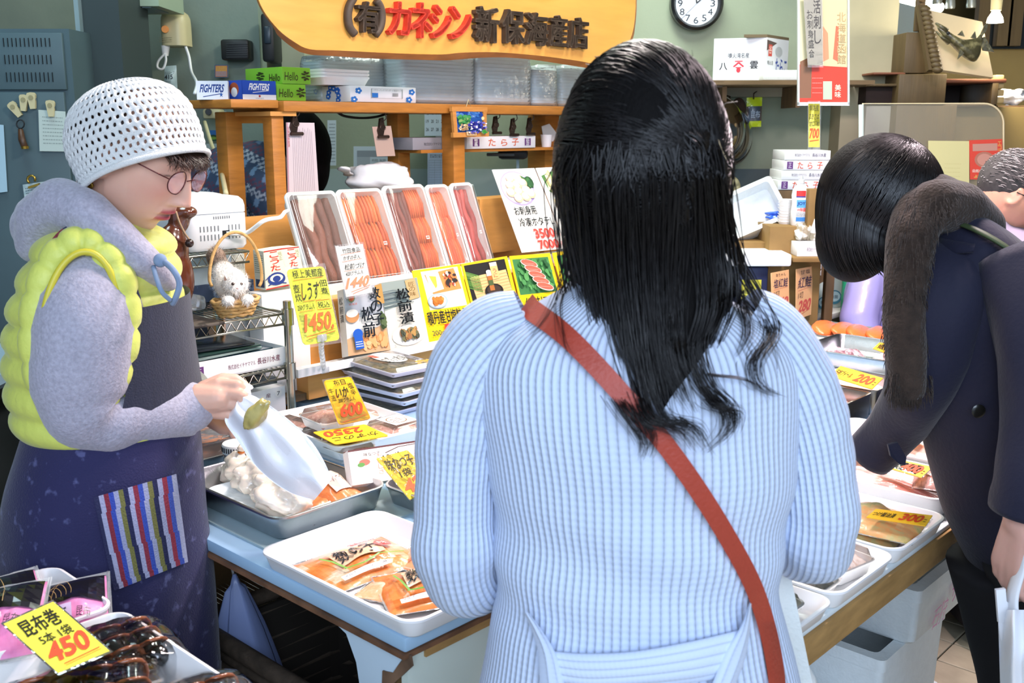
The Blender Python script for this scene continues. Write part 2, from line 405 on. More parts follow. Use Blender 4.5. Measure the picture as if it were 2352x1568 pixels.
def box_on(mb, u0, v0, u1, v1, Y, dep, col=None, r=0):
    """box with its front face on the plane at distance Y covering the pixel rectangle"""
    a = pY(u0, v0, Y); b = pY(u1, v1, Y); w = b.x - a.x; h = a.z - b.z
    if r: mb.bbox((a.x + w / 2, Y + dep / 2, b.z + h / 2), (w, dep, h), r, 0, col)
    else: mb.obox((a.x, Y, b.z), (w, 0, 0), (0, dep, 0), (0, 0, h), col)
    return mb
# shell
YB = 4.9
fl = MB().obox((-4.2, -3.2, -.02), (9.2, 0, 0), (0, 11, 0), (0, 0, .014)); floor = struct(fl, 'floor', m_grout)
me_t = MB().bbox((0, 0, 0), (.124, .156, .012), .003, 0, None).mesh('tile'); me_t.materials.append(m_tile)
def tile_at(a, b):
    o = bpy.data.objects.new('tile', me_t); COL.objects.link(o); p = W(a, b, 0)
    o.parent = floor; o.location = p; o.rotation_euler = (0, 0, TH)
cnt = 0
for i in range(60):
    for j in range(60):
        a = 1.7 + i * .128; b = -.9 + j * .16; p = W(a, b, 0)
        q = p - CAM; yy = -(q.z * cP + q.y * sP) / (q.y * cP - q.z * sP); xx = q.x / (q.y * cP - q.z * sP); u = 1176 + xx * FOC; v = 784 - (q.z * cP + q.y * sP) / (q.y * cP - q.z * sP) * FOC
        if 2040 < u < 2420 and 1180 < v < 1640 and cnt < 290: tile_at(a, b); cnt += 1
mb = MB()
for i in range(-22, 60):
    for j in range(-26, 40):
        a = 1.7 + i * .128; b = -.9 + j * .16; p = W(a, b, 0)
        q = p - CAM; d = q.y * cP - q.z * sP
        if p.x < -4 or p.x > 4.9 or p.y < -3 or p.y > 6.8: continue
        if d > .1:
            u = 1176 + q.x / d * FOC; v = 784 - (q.z * cP + q.y * sP) / d * FOC
            if 2040 < u < 2420 and 1180 < v < 1640: continue
        c = W(a, b, .004); ex = AX * .062; ey = BX * .078
        mb.add([c - ex - ey, c + ex - ey, c + ex + ey, c - ex + ey], [(0, 1, 2, 3)])
build(mb, 'tile_field', m_tile, floor, kind='stuff')
wb = MB().obox((-4.2, YB, 1.30), (5.80, 0, 0), (0, .12, 0), (0, 0, 1.9)); wall_back = struct(wb, 'wall_back', m_wall)
build(MB().obox((-4.2, YB, 0), (4.5, 0, 0), (0, .12, 0), (0, 0, 1.30)), 'lower_panel', mat('wall_blue_grey', '9aaaa8', .8, nz=(2, .1)), wall_back)
build(MB().obox((.3, YB - .006, 0), (1.30, 0, 0), (0, .126, 0), (0, 0, 1.30)), 'lower_panel', m_wall_lo, wall_back)
struct(MB().obox((-4.2, -1.0, 0), (.12, 0, 0), (0, 6, 0), (0, 0, 3.2)), 'wall_left', m_wall_lo)
struct(MB().obox((1.75, 6.9, 0), (3.2, 0, 0), (0, .12, 0), (0, 0, 3.2)), 'wall_far', mat('far_wall', '7a6a44', .7, nz=(1.2, .3)))
struct(MB().obox((4.9, -1.0, 0), (.12, 0, 0), (0, 8, 0), (0, 0, 3.2)), 'wall_right', m_wall_lo)
struct(MB().obox((-4.2, .2, 3.2), (9.2, 0, 0), (0, 6.9, 0), (0, 0, .1)), 'ceiling', mat('ceiling_paint', '8d9088', .8))
t = MB(); a = pY(466, 0, YB - .03); b = pY(466, 250, YB - .03); t.cyl((a.x, a.y, 3.1), (b.x, b.y, 1.0), .022)
struct(t, 'trim_conduit', m_beige, smooth=40)
t = MB(); a = pY(1895, 0, YB - .02); t.cyl((a.x, a.y, 1.9), (a.x, a.y, 1.3), .018)
struct(t, 'trim_pipe_right', mat('pale_pipe', 'b4c0ae', .5), smooth=40)
t = MB(); box_on(t, 1955, -120, 1992, 1000, 4.75, .25); struct(t, 'trim_pillar_right', mat('pillar_paint', 'b2ab8c', .7, nz=(4, .1)))
t = MB(); box_on(t, 636, -100, 704, 250, 4.7, .2); box_on(t, 1010, 240, 1052, 900, 4.7, .18); struct(t, 'trim_pillar_middle', mat('pillar_cream', '9aa08c', .7, nz=(5, .1)))
# steel cabinet at the left
c = thing('steel_cabinet', 'dark blue-grey steel cabinet with rows of vent slots at left edge', 'cabinet', (pY(90, 800, 3.6).x, 3.7, 0))
q0 = pY(-260, 66, 3.6); q1 = pY(158, 66, 3.6)
mb = MB().obox((q0.x, 3.6, 0), (q1.x - q0.x, 0, 0), (0, .5, 0), (0, 0, q0.z)); build(mb, 'body', m_steel_blue, c)
mb = MB(); box_on(mb, -250, 75, 152, 206, 3.585, .02, None, .003); d1 = build(mb, 'door', m_steel_blue, c, 40)
mb = MB(); z1 = pY(100, 211, 3.585); mb.bbox(((q0.x + pY(160, 300, 3.585).x) / 2, 3.595, (z1.z + .05) / 2), (pY(160, 300, 3.585).x - q0.x - .02, .02, z1.z - .05), .003); d2 = build(mb, 'door', m_steel_blue, c, 40)
for r_, (y0, y1, n, u0) in enumerate(((87, 107, 12, 6), (126, 147, 12, 9), (166, 188, 12, 13))):
    for k in range(n): build(box_on(MB(), u0 + k * 9.6, y0, u0 + 3.0 + k * 9.6, y1, 3.579, .004), 'vent_slot', m_dark, d1)
mb = MB(); box_on(mb, 158, -120, 262, 1000, 3.75, .5); struct(mb, 'trim_panel_left', m_locker)
mb = MB(); box_on(mb, 262, -120, 268, 1000, 3.78, .3); struct(mb, 'trim_joint_left', mat('joint_dark', '2e3b3c', .6))
mb = MB(); box_on(mb, 268, -120, 640, 1000, 4.55, .12); struct(mb, 'wall_left_inner', mat('inner_wall', '78887d', .75, nz=(2.5, .14), bump=(50, .2), ramp=(1.4, '8a9584', .45, .7)))
def magnet_clip(u, v, ang, label, s=1.0):
    p = pY(u, v, 3.57); t = thing('magnet_clip', label, 'clip', p, 0, None)
    M = Matrix.Rotation(ang, 3, 'Y'); w = .015 * s; h = .052 * s
    out = [(-w, .4 * h), (-w * .8, .52 * h), (0, .56 * h), (w * .8, .52 * h), (w, .4 * h), (w * .55, -.5 * h), (-w * .55, -.5 * h)]
    build(MB().prism([p + M @ V(x, 0, z) for x, z in out], (0, -.006, 0)), 'front_plate', m_beige, t)
    build(MB().prism([p + M @ V(x * .9, .008, z * .95) for x, z in out], (0, -.005, 0)), 'back_plate', m_beige, t)
    build(MB().cyl(p + M @ V(-w * .9, .002, .1 * h), p + M @ V(w * .9, .002, .1 * h), .004, None, 8), 'spring', m_chrome, t)
    build(MB().cyl(p + M @ V(0, -.006, .22 * h), p + M @ V(0, -.0085, .22 * h), .008, None, 12), 'dimple', mat('clip_dimple', '9c946e', .5), t)
magnet_clip(36, 252, -.6, 'cream magnet clip tilted left with a brush hanging under it', 1.0)
magnet_clip(55, 237, .12, 'cream magnet clip in the middle of the loose trio on the cabinet', 1.0)
magnet_clip(74, 232, -.05, 'cream magnet clip at the right of the loose trio on the cabinet', 1.0)
magnet_clip(117, 250, 0, 'cream magnet clip holding the square handwritten note', 1.0)
p = pY(52, 300, 3.56); t = thing('hanging_brush', 'small brown handled brush hanging on the steel cabinet', 'brush', p)
build(MB().tube([pY(47, 296, 3.56), pY(50, 320, 3.56), pY(57, 338, 3.55)], [.008, .012, .011], 10), 'handle', mat('brush_brown', '4d3422', .4, nz=(30, .3)), t, True)
build(MB().tube([pY(47 + 9 * math.cos(k * .63), 285 + 10 * math.sin(k * .63), 3.56) for k in range(10)], .0022, 6, loop=True), 'loop', m_dark, t, True)
build(MB().cyl(pY(57, 336, 3.55), pY(58, 342, 3.55), .013, .012), 'ferrule', m_gold, t, 40)
def paper(q, label, name='note_paper', art=None, cat='paper', th=.0012, col='dfe8e6', group=None):
    mb = slab(q, th, m_paper, col=col); t = thing(name, label, cat, base_of(q), 0, group); build(mb, 'sheet', m_paper, t)
    if art: a = Art(q, step=.00008, e0=.0003); art(a); a.done('printing', t)
    return t
q = [pY(88, 252, 3.575), pY(150, 256, 3.575), pY(154, 348, 3.575), pY(91, 347, 3.575)]
paper(q, 'square handwritten note clipped to the steel cabinet', art=lambda a: a.scribble(.14, .12, .9, .85, '93a09a', 8, .012), col='bccac2')
q = [pY(-30, 283, 3.575), pY(8, 287, 3.575), pY(17, 440, 3.575), pY(-30, 446, 3.575)]
paper(q, 'long white paper sheets cut by the left picture edge', col='a9c8d6')
q = [pY(52, 424, 3.57), pY(101, 417, 3.57), pY(110, 500, 3.57), pY(64, 512, 3.57)]
def memo(a):
    a.scribble(.1, .08, .9, .4, '4b5560', 5, .01); a.rect(.12, .58, .9, .61, 'c2433a'); a.scribble(.12, .68, .8, .95, '4b5560', 3, .01)
paper(q, 'memo pad with a red line under a brass bulldog clip', 'memo_pad', memo, 'paper', .008, 'b4c6c6')
p = pY(77, 417, 3.55); t = thing('bulldog_clip', 'brass bulldog clip on the memo pad', 'clip', p)
build(MB().prism([pY(67, 428, 3.555), pY(92, 420, 3.555), pY(93, 425, 3.555), pY(69, 433, 3.555)], (0, -.012, 0)), 'jaw', m_gold, t)
build(MB().tube([pY(72 + 9 * math.cos(k * .6 + 2), 412 + 9 * math.sin(k * .6 + 2), 3.55) for k in range(9)], .004, 6), 'spring', m_gold, t, True)
p = pY(392, 107, 4.3); t = thing('wall_dispenser', 'cream rounded wall unit with an orange button and hanging cord', 'dispenser', p)
a = pY(360, 20, 4.3); b = pY(424, 105, 4.3); w = (b.x - a.x) / 2; h = (a.z - b.z); cx = (a.x + b.x) / 2
rings = []
for k, (zz, s) in enumerate(((0, .93), (.02, 1), (.6, 1), (.78, .97), (.9, .85), (.97, .62), (1.0, .3))):
    rings.append([V(cx + x * s, 4.37 + y * s, b.z + h * zz) for x, y in rrect(2 * w, .13, .035)])
build(MB().loft(rings), 'body', m_beige, t, 50)
build(MB().bbox((cx - .02, 4.37, a.z + .035), (.09, .09, .08), .02), 'neck', m_beige, t, 50)
build(MB().cyl(pY(379, 67, 4.302), pY(379, 67, 4.292), .015, .014, 20), 'button', mat('orange_button', 'e08a1e', .35), t, 50)
build(MB().cyl(pY(380, 105, 4.33), pY(380, 128, 4.33), .018, .012), 'spout', m_white, t, 50)
build(MB().tube(catmull([pY(380, 122, 4.32), pY(364, 140, 4.32), pY(362, 155, 4.32), pY(374, 158, 4.32), pY(381, 140, 4.32), pY(380, 122, 4.32)], 5), .005, 6), 'loop', m_white, t, True)
build(MB().tube(catmull([pY(424, 100, 4.34), pY(434, 130, 4.34), pY(440, 165, 4.3), pY(452, 190, 4.1), pY(447, 215, 4.0)], 6), .006, 6), 'cord', m_white, t, True)
a_ = Art([pY(366, 84, 4.3), pY(395, 84, 4.3), pY(395, 98, 4.3), pY(366, 98, 4.3)]); a_.scribble(0, 0, 1, 1, '8a8264', 3, .04); a_.done('lettering', t)
q = [pY(378, 152, 4.32), pY(405, 150, 4.32), pY(408, 211, 4.32), pY(377, 211, 4.32)]
t = thing('rope_packet', 'clear hanging packet printed 415 under the cream wall unit', 'packet', base_of(q))
mb = MB(); mb.grid(lambda s, v: (Vector(q[0]) * (1 - s) + Vector(q[1]) * s) * (1 - v) + (Vector(q[3]) * (1 - s) + Vector(q[2]) * s) * v + V(0, -.012 * math.sin(math.pi * s) * math.sin(math.pi * v), 0), 6, 8)
build(mb, 'pouch', mat('packet_pale', 'a8bcb8', .3, coat=.4, bump=(30, .6)), t, True, fix=False)
a_ = Art(q, e0=.013); a_.text('ミニロープ', .1, .22, .9, .32, '333a3a'); a_.text('415', .1, .34, .75, .52, '1c2224', .02); a_.scribble(.1, .58, .6, .8, '5a6666', 4, .01); a_.done('lettering', t)
t = thing('wall_controller', 'small grey wall controller with a red digit display', 'controller', pY(280, 210, 4.5))
build(box_on(MB(), 258, 168, 300, 211, 4.5, .05, None, .006), 'body', m_locker, t, 40)
build(box_on(MB(), 258, 177, 292, 197, 4.495, .01), 'display', m_dark, t)
a_ = Art(rect_on(258, 177, 292, 197, 4.494)); a_.text('1', .6, .2, .72, .8, 'd04030'); a_.done('digit', t, mat('red_led', 'ff3020', emit=('ff3828', 1.5)))
t = thing('ceiling_fixture', 'pale green boxy fixture hanging at the top of the left wall', 'fixture', pY(270, 15, 3.9))
build(MB().obox(pY(205, 14, 4.0), (.26, 0, -.0), (0, .3, 0), (0, 0, .09)), 'housing', mat('fixture_green', '93a68f', .5), t)
build(MB().obox(pY(225, 18, 4.02), (.2, 0, 0), (0, .2, 0), (0, 0, .012)), 'diffuser', m_locker, t)
t = thing('black_speaker', 'black slotted wall box left of the wooden signboard', 'speaker', pY(538, 138, 4.5))
build(box_on(MB(), 505, 90, 572, 138, 4.46, .09, None, .01), 'body', m_dark, t, 40)
for k in range(7): build(box_on(MB(), 520, 100 + k * 5, 568, 102 + k * 5, 4.455, .006), 'slat', mat('black_slat', '23282a', .5), t)
t = thing('wall_intercom', 'tall narrow black wall box partly behind the signboard', 'intercom', pY(610, 142, 4.45))
build(box_on(MB(), 597, 30, 632, 142, 4.4, .15, None, .012), 'body', m_dark, t, 40)
build(box_on(MB(), 605, 60, 622, 100, 4.39, .012, None, .004), 'cover', mat('bluish_black', '1d2c38', .3), t, 40)
q = rect_on(493, 149, 524, 178, 4.5)
def post(a): a.rect(0, 0, 1, 1, '3d5878'); a.rect(.06, .06, .94, .94, 'b87442'); a.scribble(.1, .1, .9, .5, 'd9b04a', 4, .03); a.scribble(.1, .5, .9, .9, '7d97b4', 4, .03)
paper(q, 'tiny orange and blue printed notice behind the tissue boxes', 'notice', post)
t = thing('outlet_box', 'cream outlet box with a dark knob under the shelf end', 'outlet', pY(485, 275, 4.4))
build(box_on(MB(), 464, 250, 506, 273, 4.4, .08, None, .01), 'body', m_beige, t, 40)
build(MB().cyl(pY(479, 257, 4.4), pY(479, 257, 4.37), .014, .012), 'knob', m_dark, t, 40)
q = rect_on(481, 299, 512, 324, 4.5)
def land(a): a.rect(0, 0, 1, 1, '2c6db0'); a.poly([(0, .45), (.3, .4), (.7, .5), (1, .35), (1, 1), (0, 1)], '1f4a30'); a.ell(.3, .72, .25, .14, '78a03a')
paper(q, 'small picture card of a green headland under blue sky', 'picture_card', land)
for (u0, v0, u1, v1, lab) in ((455, 330, 505, 500, 'faded paper taped to the wall behind the seller\'s glasses'), (506, 255, 520, 330, 'white slip pinned beside the left wooden post')):
    paper(rect_on(u0, v0, u1, v1, 4.5), lab, art=lambda a: a.scribble(.1, .1, .9, .9, '8b9a9a', 9, .006), col='a9b8b4')
mb = MB().tube(catmull([pY(470, 280, 4.3), pY(487, 335, 4.2), pY(503, 370, 4.0), pY(512, 410, 3.4), pY(519, 445, 3.2)], 6), .008, 8)
one(mb, 'power_cord', m_beige, 'pale cord hanging down behind the white appliance', 'cord', smooth=True)
# clock on the back wall
p = pY(1599, 8, YB - .03); t = thing('wall_clock', 'round black-rimmed white wall clock cut by the top edge', 'clock', p)
Rr = 56 / FOC * 5.0; My = Matrix.Rotation(R(90), 3, 'X')
build(MB().lathe([(Rr * .80, .0), (Rr * .82, .03), (Rr * .9, .042), (Rr, .03), (Rr, -.02), (Rr * .8, -.02)], p, 48, My), 'rim', mat('clock_rim', '17181c', .3, coat=.3), t, 40)
build(MB().cyl(p + V(0, .01, 0), p + V(0, -.008, 0), Rr * .83, None, 48), 'dial', mat('clock_dial', 'dfe6ee', .5), t, 40)
q = [p + V(x * Rr, -.0085, z * Rr) for x, z in ((-1, 1), (1, 1), (1, -1), (-1, -1))]; a_ = Art(q)
for k in range(1, 13):
    an = k * math.pi / 6; x = .5 + .31 * math.sin(an); y = .5 - .31 * math.cos(an); a_.text(str(k), x - .045 - .02 * (k > 9), y - .06, x + .045 + .02 * (k > 9), y + .06, '30343c')
a_.done('numeral', t)
build(MB().obox(p + V(-.003, -.014, -.0), (.006, 0, 0), (0, .002, 0), (-.02, 0, .15)), 'minute_hand', m_dark, t)
build(MB().obox(p + V(-.004, -.012, 0), (.008, 0, 0), (0, .002, 0), (.07, 0, .06)), 'hour_hand', m_dark, t)
build(MB().obox(p, (.0015, 0, .0015), (0, -.013, 0), (-.075, 0, -.075)), 'second_hand', m_dark, t)
# wall shelf with boxes
Ys = 4.45; sA = pY(1598, 184, Ys); 
t = thing('wall_shelf', 'long thin brown board shelf on the right back wall', 'shelf', (pY(1770, 190, Ys).x, 4.7, sA.z - .03))
build(MB().obox((sA.x, Ys, sA.z - .018), (pY(2010, 184, Ys).x - sA.x, 0, 0), (0, YB - Ys, 0), (0, 0, .018)), 'board', mat('brown_board', '6f5a3c', .6, nz=(6, .15, (1, 8, 8))), t)
build(box_on(MB(), 1640, 196, 1840, 222, 4.84, .05), 'batten', mat('batten_pink', 'a39e88', .7), t)
for u in (1660, 1830): build(MB().obox((pY(u, 190, 4.6).x, 4.6, sA.z - .11), (.02, 0, 0), (0, .25, 0), (0, 0, .09)), 'bracket', m_woodd, t)
f0 = pY(1637, 178, 4.62); f1 = pY(1758, 175, 4.55); s1 = pY(1808, 168, 4.72); zb = sA.z
zt = pY(1637, 88, 4.6).z; hh = zt - zb
exf = V(f1.x - f0.x, f1.y - f0.y, 0); exs = V(s1.x - f1.x, s1.y - f1.y, 0)
t = thing('seafood_carton', 'white carton with red emblem between two black characters on wall shelf', 'box', (f0 + f1) / 2 * 1.0 - V(0, 0, (f0.z + f1.z) / 2 - zb))
F0 = V(f0.x, f0.y, zb); F1 = V(f1.x, f1.y, zb); S1 = V(s1.x, s1.y, zb); G0 = F0 + (S1 - F1)
build(MB().prism([F0, F1, S1, G0], (0, 0, hh)), 'carton_body', mat('carton_white', 'dde4ea', .6), t)
build(MB().prism([F1 + V(-.1, 0, hh), F1 + V(0, 0, hh), S1 + V(0, 0, hh), S1 + V(-.12, 0, hh)], (0, -.0, .012)), 'flap', mat('carton_inside', '6d6048', .8), t)
q = [F0 + V(0, 0, hh), F1 + V(0, 0, hh), F1, F0]; a_ = Art(q)
a_.text('噴火湾名産', .28, .34, .68, .46, '25303a', .01); a_.text('八', .12, .56, .27, .73, '14181c', .03); a_.text('雲', .70, .53, .85, .71, '14181c', .02)
a_.rect(.41, .52, .56, .545, 'd03848'); a_.line([(.39, .66), (.485, .56), (.58, .66)], .035, 'd03848'); a_.ell(.485, .735, .04, .06, 'd03848'); a_.rect(.43, .665, .54, .69, 'd03848'); a_.done('lettering', t)
q = [F1 + V(0, 0, hh), S1 + V(0, 0, hh), S1, F1]; a_ = Art(q); a_.poly([(0, .05), (.45, .1), (0, .3)], '4a3a3c'); a_.rect(.08, .15, .24, .42, 'c8443c'); a_.text('谷', .1, .18, .22, .36, 'f2ece0'); a_.vtext('たらこ'[:0] or ' ', 0, 0, .1, .1, '000000')
a_.text('たらこ', .42, .45, .95, .85, '2848a0', .02); a_.text('噴火湾', .05, .52, .3, .62, '333a44'); a_.ell(.55, .3, .16, .12, 'b4bcc0'); a_.poly([(1, .75), (1, 1), (.6, 1)], '2c3c58'); a_.done('lettering_side', t)
mb = MB().bbox((pY(1805, 168, 4.5).x, 4.58, zb + .022), (.20, .2, .042), .004); one(mb, 'foam_slab', m_foam, 'flat white foam slab beside the carton on the wall shelf', 'foam slab', smooth=40)
hz = pY(1660, 222, 4.8)
for (u, v, rr, lab, yy) in ((1650, 292, .135, 'steel mixing bowl hanging nearest the long dark hair', 4.62), (1668, 305, .135, 'larger steel bowl hanging behind the other bowl', 4.72)):
    p = pY(u, v, yy); M = Matrix.Rotation(R(78), 3, 'X') @ Matrix.Rotation(R(0), 3, 'Z'); M = Matrix.Rotation(R(28), 3, 'Z') @ M
    rr = 68 / FOC * 4.8
    t = thing('steel_bowl', lab, 'bowl', p, 0, None)
    prof = [(rr * math.sin(a), rr * .55 * math.cos(a)) for a in [math.pi / 2 * k / 10 for k in range(11)]][::-1]
    prof2 = [(r_ * .985, z_ - .004) for r_, z_ in prof][::-1]
    build(MB().lathe([(rr * 1.06, .0), (rr * 1.06, .004)] + prof[0:] + prof2, p, 40, M), 'shell', m_chrome, t, 40)
    build(MB().tube([p + M @ V(rr * 1.05 * math.cos(2 * math.pi * k / 40), rr * 1.05 * math.sin(2 * math.pi * k / 40), .002) for k in range(40)], .005, 6, loop=True), 'rolled_rim', m_chrome, t, True)
    build(MB().tube([p + V(.01, .02, rr * 1.0), p + V(.02, .04, rr * 1.15), p + V(.0, .05, rr * 1.2)], .003, 6), 'hook', m_clip, t, True)
q = [pY(1715, 224, 4.75), pY(1751, 223, 4.75), pY(1748, 291, 4.75), pY(1714, 292, 4.75)]
t = thing('seaweed_packet', 'yellow-green packet with dark band hanging from a hook', 'packet', base_of(q))
mb = MB().grid(lambda s, v: (q[0] * (1 - s) + q[1] * s) * (1 - v) + (q[3] * (1 - s) + q[2] * s) * v + V(0, -.014 * math.sin(math.pi * s) * math.sin(math.pi * v), 0), 8, 10, cfn=lambda s, v: 'b9d020' if v < .32 or v > .78 else ('5a5048' if (s < .15 or s > .85) else '46505c'))
build(mb, 'pouch', mat('wrap_gloss', rough=.25, coat=.5, vcol=True, bump=(30, .6)), t, True, fix=False)
a_ = Art(q, e0=.014); a_.text('昆布', .25, .45, .85, .7, '9fb0c0', .02); a_.done('lettering', t)
build(MB().tube([pY(1731, 228, 4.74), pY(1731, 215, 4.74), pY(1738, 210, 4.76)], .003, 6), 'hook', m_clip, t, True)
p = pY(1696, 250, 4.75); mb = MB().ell(p, (.035, .02, .05), None, 14, 10); one(mb, 'scrub_brush', mat('tawashi_brown', '3c2c20', .95, bump=(150, 1)), 'brown fibre scrubber hanging between bowl and packet', 'scrubber', smooth=True)
t = thing('wall_tap', 'cream water tap low on the wall beside long dark hair', 'tap', pY(1680, 440, 4.8))
build(MB().tube(catmull([pY(1668, 415, 4.85), pY(1684, 414, 4.7), pY(1692, 425, 4.7), pY(1691, 442, 4.7)], 5), .017, 10), 'spout', m_beige, t, True)
build(MB().cyl(pY(1675, 412, 4.8), pY(1675, 404, 4.8), .012), 'handle', m_beige, t, 40)
mb = MB()
for k in range(5): mb.tube(catmull([pY(1650 + 3 * k, 520 + 4 * k, 4.6), pY(1680, 470 + 8 * k, 4.6), pY(1730, 450 + 4 * k, 4.65), pY(1770, 445, 4.8)], 5), .012, 8)
one(mb, 'garden_hose', mat('teal_hose', '1f4448', .4), 'coiled dark teal hose behind the tilted foam box', 'hose', smooth=True)
# wooden rack behind the stall
def zB(u, v, b): return pB(u, v, b).z
def aB(u, v, b): return ab(pB(u, v, b))[0]
b0s, b1s = 2.85, 3.12
ztop = zB(660, 230, b0s); aL = aB(530, 235, b0s); aR = aB(1345, 250, b0s) + .25
t = thing('wooden_rack', 'open wooden rack with an orange-brown top shelf along the back of the stall', 'rack', W((aL + aR) / 2, 3.0, .0))
th = zB(660, 229, b0s) - zB(660, 250, b0s)
aS = aB(640, 235, b0s)
build(MB().abox(aL - .0, aS, b0s, b1s + .02, ztop - th * .9, ztop, None, .004), 'top_board', m_wood, t, 40)
build(MB().abox(aS + .012, aR, b0s - .01, b1s + .02, ztop - th * 1.25, ztop - .002, None, .004), 'top_board', m_wood, t, 40)
build(MB().abox(aS - .03, aS + .07, b0s + .005, b1s, ztop - th * 1.25 - .014, ztop - th * 1.25, None), 'cleat', m_woodr, t)
def postAB(u0, u1, b, zb=.3, z1=None):
    a0 = aB(u0, 350, b); w = aB(u1, 350, b) - a0
    build(MB().abox(a0, a0 + w, b, b + w * 1.1, zb, (z1 or ztop - th * 1.25), None, .003), 'post', m_wood, t, 40); return a0, w
p1 = postAB(627, 655, b0s + .02); p2 = postAB(1042, 1068, b0s + .02); p3 = postAB(523, 560, b1s - .06); p4 = postAB(915, 942, b1s - .06); p5 = postAB(1252, 1284, b1s - .06); p6 = postAB(1420, 1450, b0s + .02)
z_ = zB(640, 283, b0s)
build(MB().abox(p1[0] + .008, p1[0] + .03, b0s + .06, b1s - .03, z_, ztop - th * 1.3), 'side_rail', m_wood, t)
z_ = zB(1150, 340, b0s + .1); build(MB().abox(p4[0], aR - .05, b0s + .08, b1s - .02, z_ - .012, z_), 'lower_shelf', m_wood, t)
zlow = z_
def carton_ab(name, label, cat, a0, a1, b0, b1, z0, h, m, front=None, left=None, group=None, r=.002, extra=None):
    o = thing(name, label, cat, W((a0 + a1) / 2, (b0 + b1) / 2, z0), 0, group)
    build(MB().abox(a0, a1, b0, b1, z0, z0 + h, None, r), 'carton_body', m, o, 40)
    if front:
        a_ = Art([W(a0, b0, z0 + h), W(a1, b0, z0 + h), W(a1, b0, z0), W(a0, b0, z0)], e0=.0008); front(a_); a_.done('front_print', o)
    if left:
        a_ = Art([W(a0, b1, z0 + h), W(a0, b0, z0 + h), W(a0, b0, z0), W(a0, b1, z0)], e0=.0008); left(a_); a_.done('side_print', o)
    return o
def A_(u, v=210, b=None): return aB(u, v, b)
m_blueb = mat('blue_box', '2450b8', .35, coat=.3); m_greenb = mat('green_box', '86c63a', .35, coat=.3)
zt = ztop
def team(a, wt=True):
    a.text('FIGHTERS', .12, .18, .88, .62, '1c3f8c' if wt else 'f4f6f8', .035, .6); a.line([(.2, .85), (.8, .68)], .04, '1c3f8c' if wt else 'f4f6f8')
    x, y = .78, .74; a.poly([(x + (.07 if k % 2 == 0 else .028) * math.sin(k * math.pi / 5), y - (.16 if k % 2 == 0 else .06) * math.cos(k * math.pi / 5)) for k in range(10)], '2b5fae' if wt else 'f4f6f8')
bb = 2.90
hb = zB(560, 176, bb) - zB(560, 221, bb)
def whiteside(a): a.rect(0, 0, 1, 1, 'e6ecf4'); team(a)
def bluefront(a): a.rect(0, 0, 1, .72, '2450b8'); a.rect(0, .72, 1, 1, 'eef2f4'); a.text('FIGHTERS', .2, .14, .8, .5, 'f4f6f8', .035, .6); a.line([(.3, .62), (.78, .5)], .03, 'f4f6f8'); a.ell(.5, .8, .03, .06, 'a83038'); a.text('HOKKAIDO', .38, .88, .62, .94, '888888')
pw = pB(525, 215, bb)
o = thing('tissue_box', 'white tissue box with blue slanted lettering at the left rack end', 'box', pB(490, 220, bb + .05) )
x0, x1 = pY(452, 215, pw.y + .02), pY(524, 215, pw.y + .02); zt0 = zt
q = [V(x0.x, x0.y, zt0 + hb * .95), V(x1.x, x1.y, zt0 + hb * .95), V(x1.x, x1.y, zt0), V(x0.x, x0.y, zt0)]
build(MB().prism([q[3], q[2], q[2] + V(-.02, .1, 0), q[3] + V(-.02, .1, 0)], (0, 0, hb * .95)), 'carton_body', m_card, o)
a_ = Art(q, e0=.0008); whiteside(a_); a_.done('front_print', o)
carton_ab('tissue_box', 'blue tissue box with white slanted lettering in front of the green boxes', 'box', A_(556, 200, bb), A_(633, 200, bb), bb, bb + .09, zt, hb, m_blueb, bluefront, lambda a: (a.rect(0, 0, 1, 1, '2450b8'), a.ell(.5, .45, .3, .35, 'a8502c'), a.ell(.5, .6, .2, .25, 'e8ecec')) and None)
def hello(a): a.text('Hello', .08, .3, .55, .8, '40301c', .0, .2, .02); [a.ell(.82 + .09 * math.cos(k * .9), .5 + .22 * math.sin(k * .9), .09, .05, '3c3a1a', 10, k * .9) for k in range(7)]
def hellol(a): [a.ell(.42 + .06 * math.cos(k * .9), .5 + .2 * math.sin(k * .9), .06, .05, '2c3a14', 10, k * .9) for k in range(7)]; a.text('Hello', .66, .4, .95, .85, '40301c', .0, .2, .02)
hg = zB(670, 186, bb + .02) - zB(670, 224, bb + .02)
carton_ab('tissue_box', 'lower green leaf-patterned tissue box of the stack of two', 'box', A_(637, 200, bb), A_(704, 200, bb), bb + .005, bb + .21, zt, hg, m_greenb, hello, hellol)
carton_ab('tissue_box', 'upper green leaf-patterned tissue box of the stack of two', 'box', A_(648, 170, bb + .005), A_(713, 170, bb + .005), bb + .005, bb + .22, zt + hg + .001, hg, m_greenb, hello, hellol)
def fl1(a):
    for x, y in ((.12, .3), (.93, .3), (.05, .85), (.88, .8)): [a.ell(x + .03 * math.cos(k * 1.26), y + .12 * math.sin(k * 1.26), .022, .09, '2a78c8', 8) for k in range(5)]; a.ell(x, y, .015, .05, 'f0f4f4')
    a.frame(.3, .14, .78, .74, '9aa4a4', .012); a.rect(.31, .42, .4, .7, '2a78c8'); a.text('フラワーパックスタンダード角型タイプ', .33, .18, .76, .3, '5a6466'); [a.rect(.62 + k * .011, .4, .625 + k * .011, .62, '50585a') for k in range(8)]
def fl2(a):
    for k in range(9): x = random.uniform(.05, .95); y = random.uniform(.1, .9); [a.ell(x + .03 * math.cos(j * 1.26), y + .1 * math.sin(j * 1.26), .03, .09, '2a6ed0', 8) for j in range(5)]; a.ell(x, y, .02, .05, 'f0f4f4')
hf = zB(860, 195, bb) - zB(860, 231, bb)
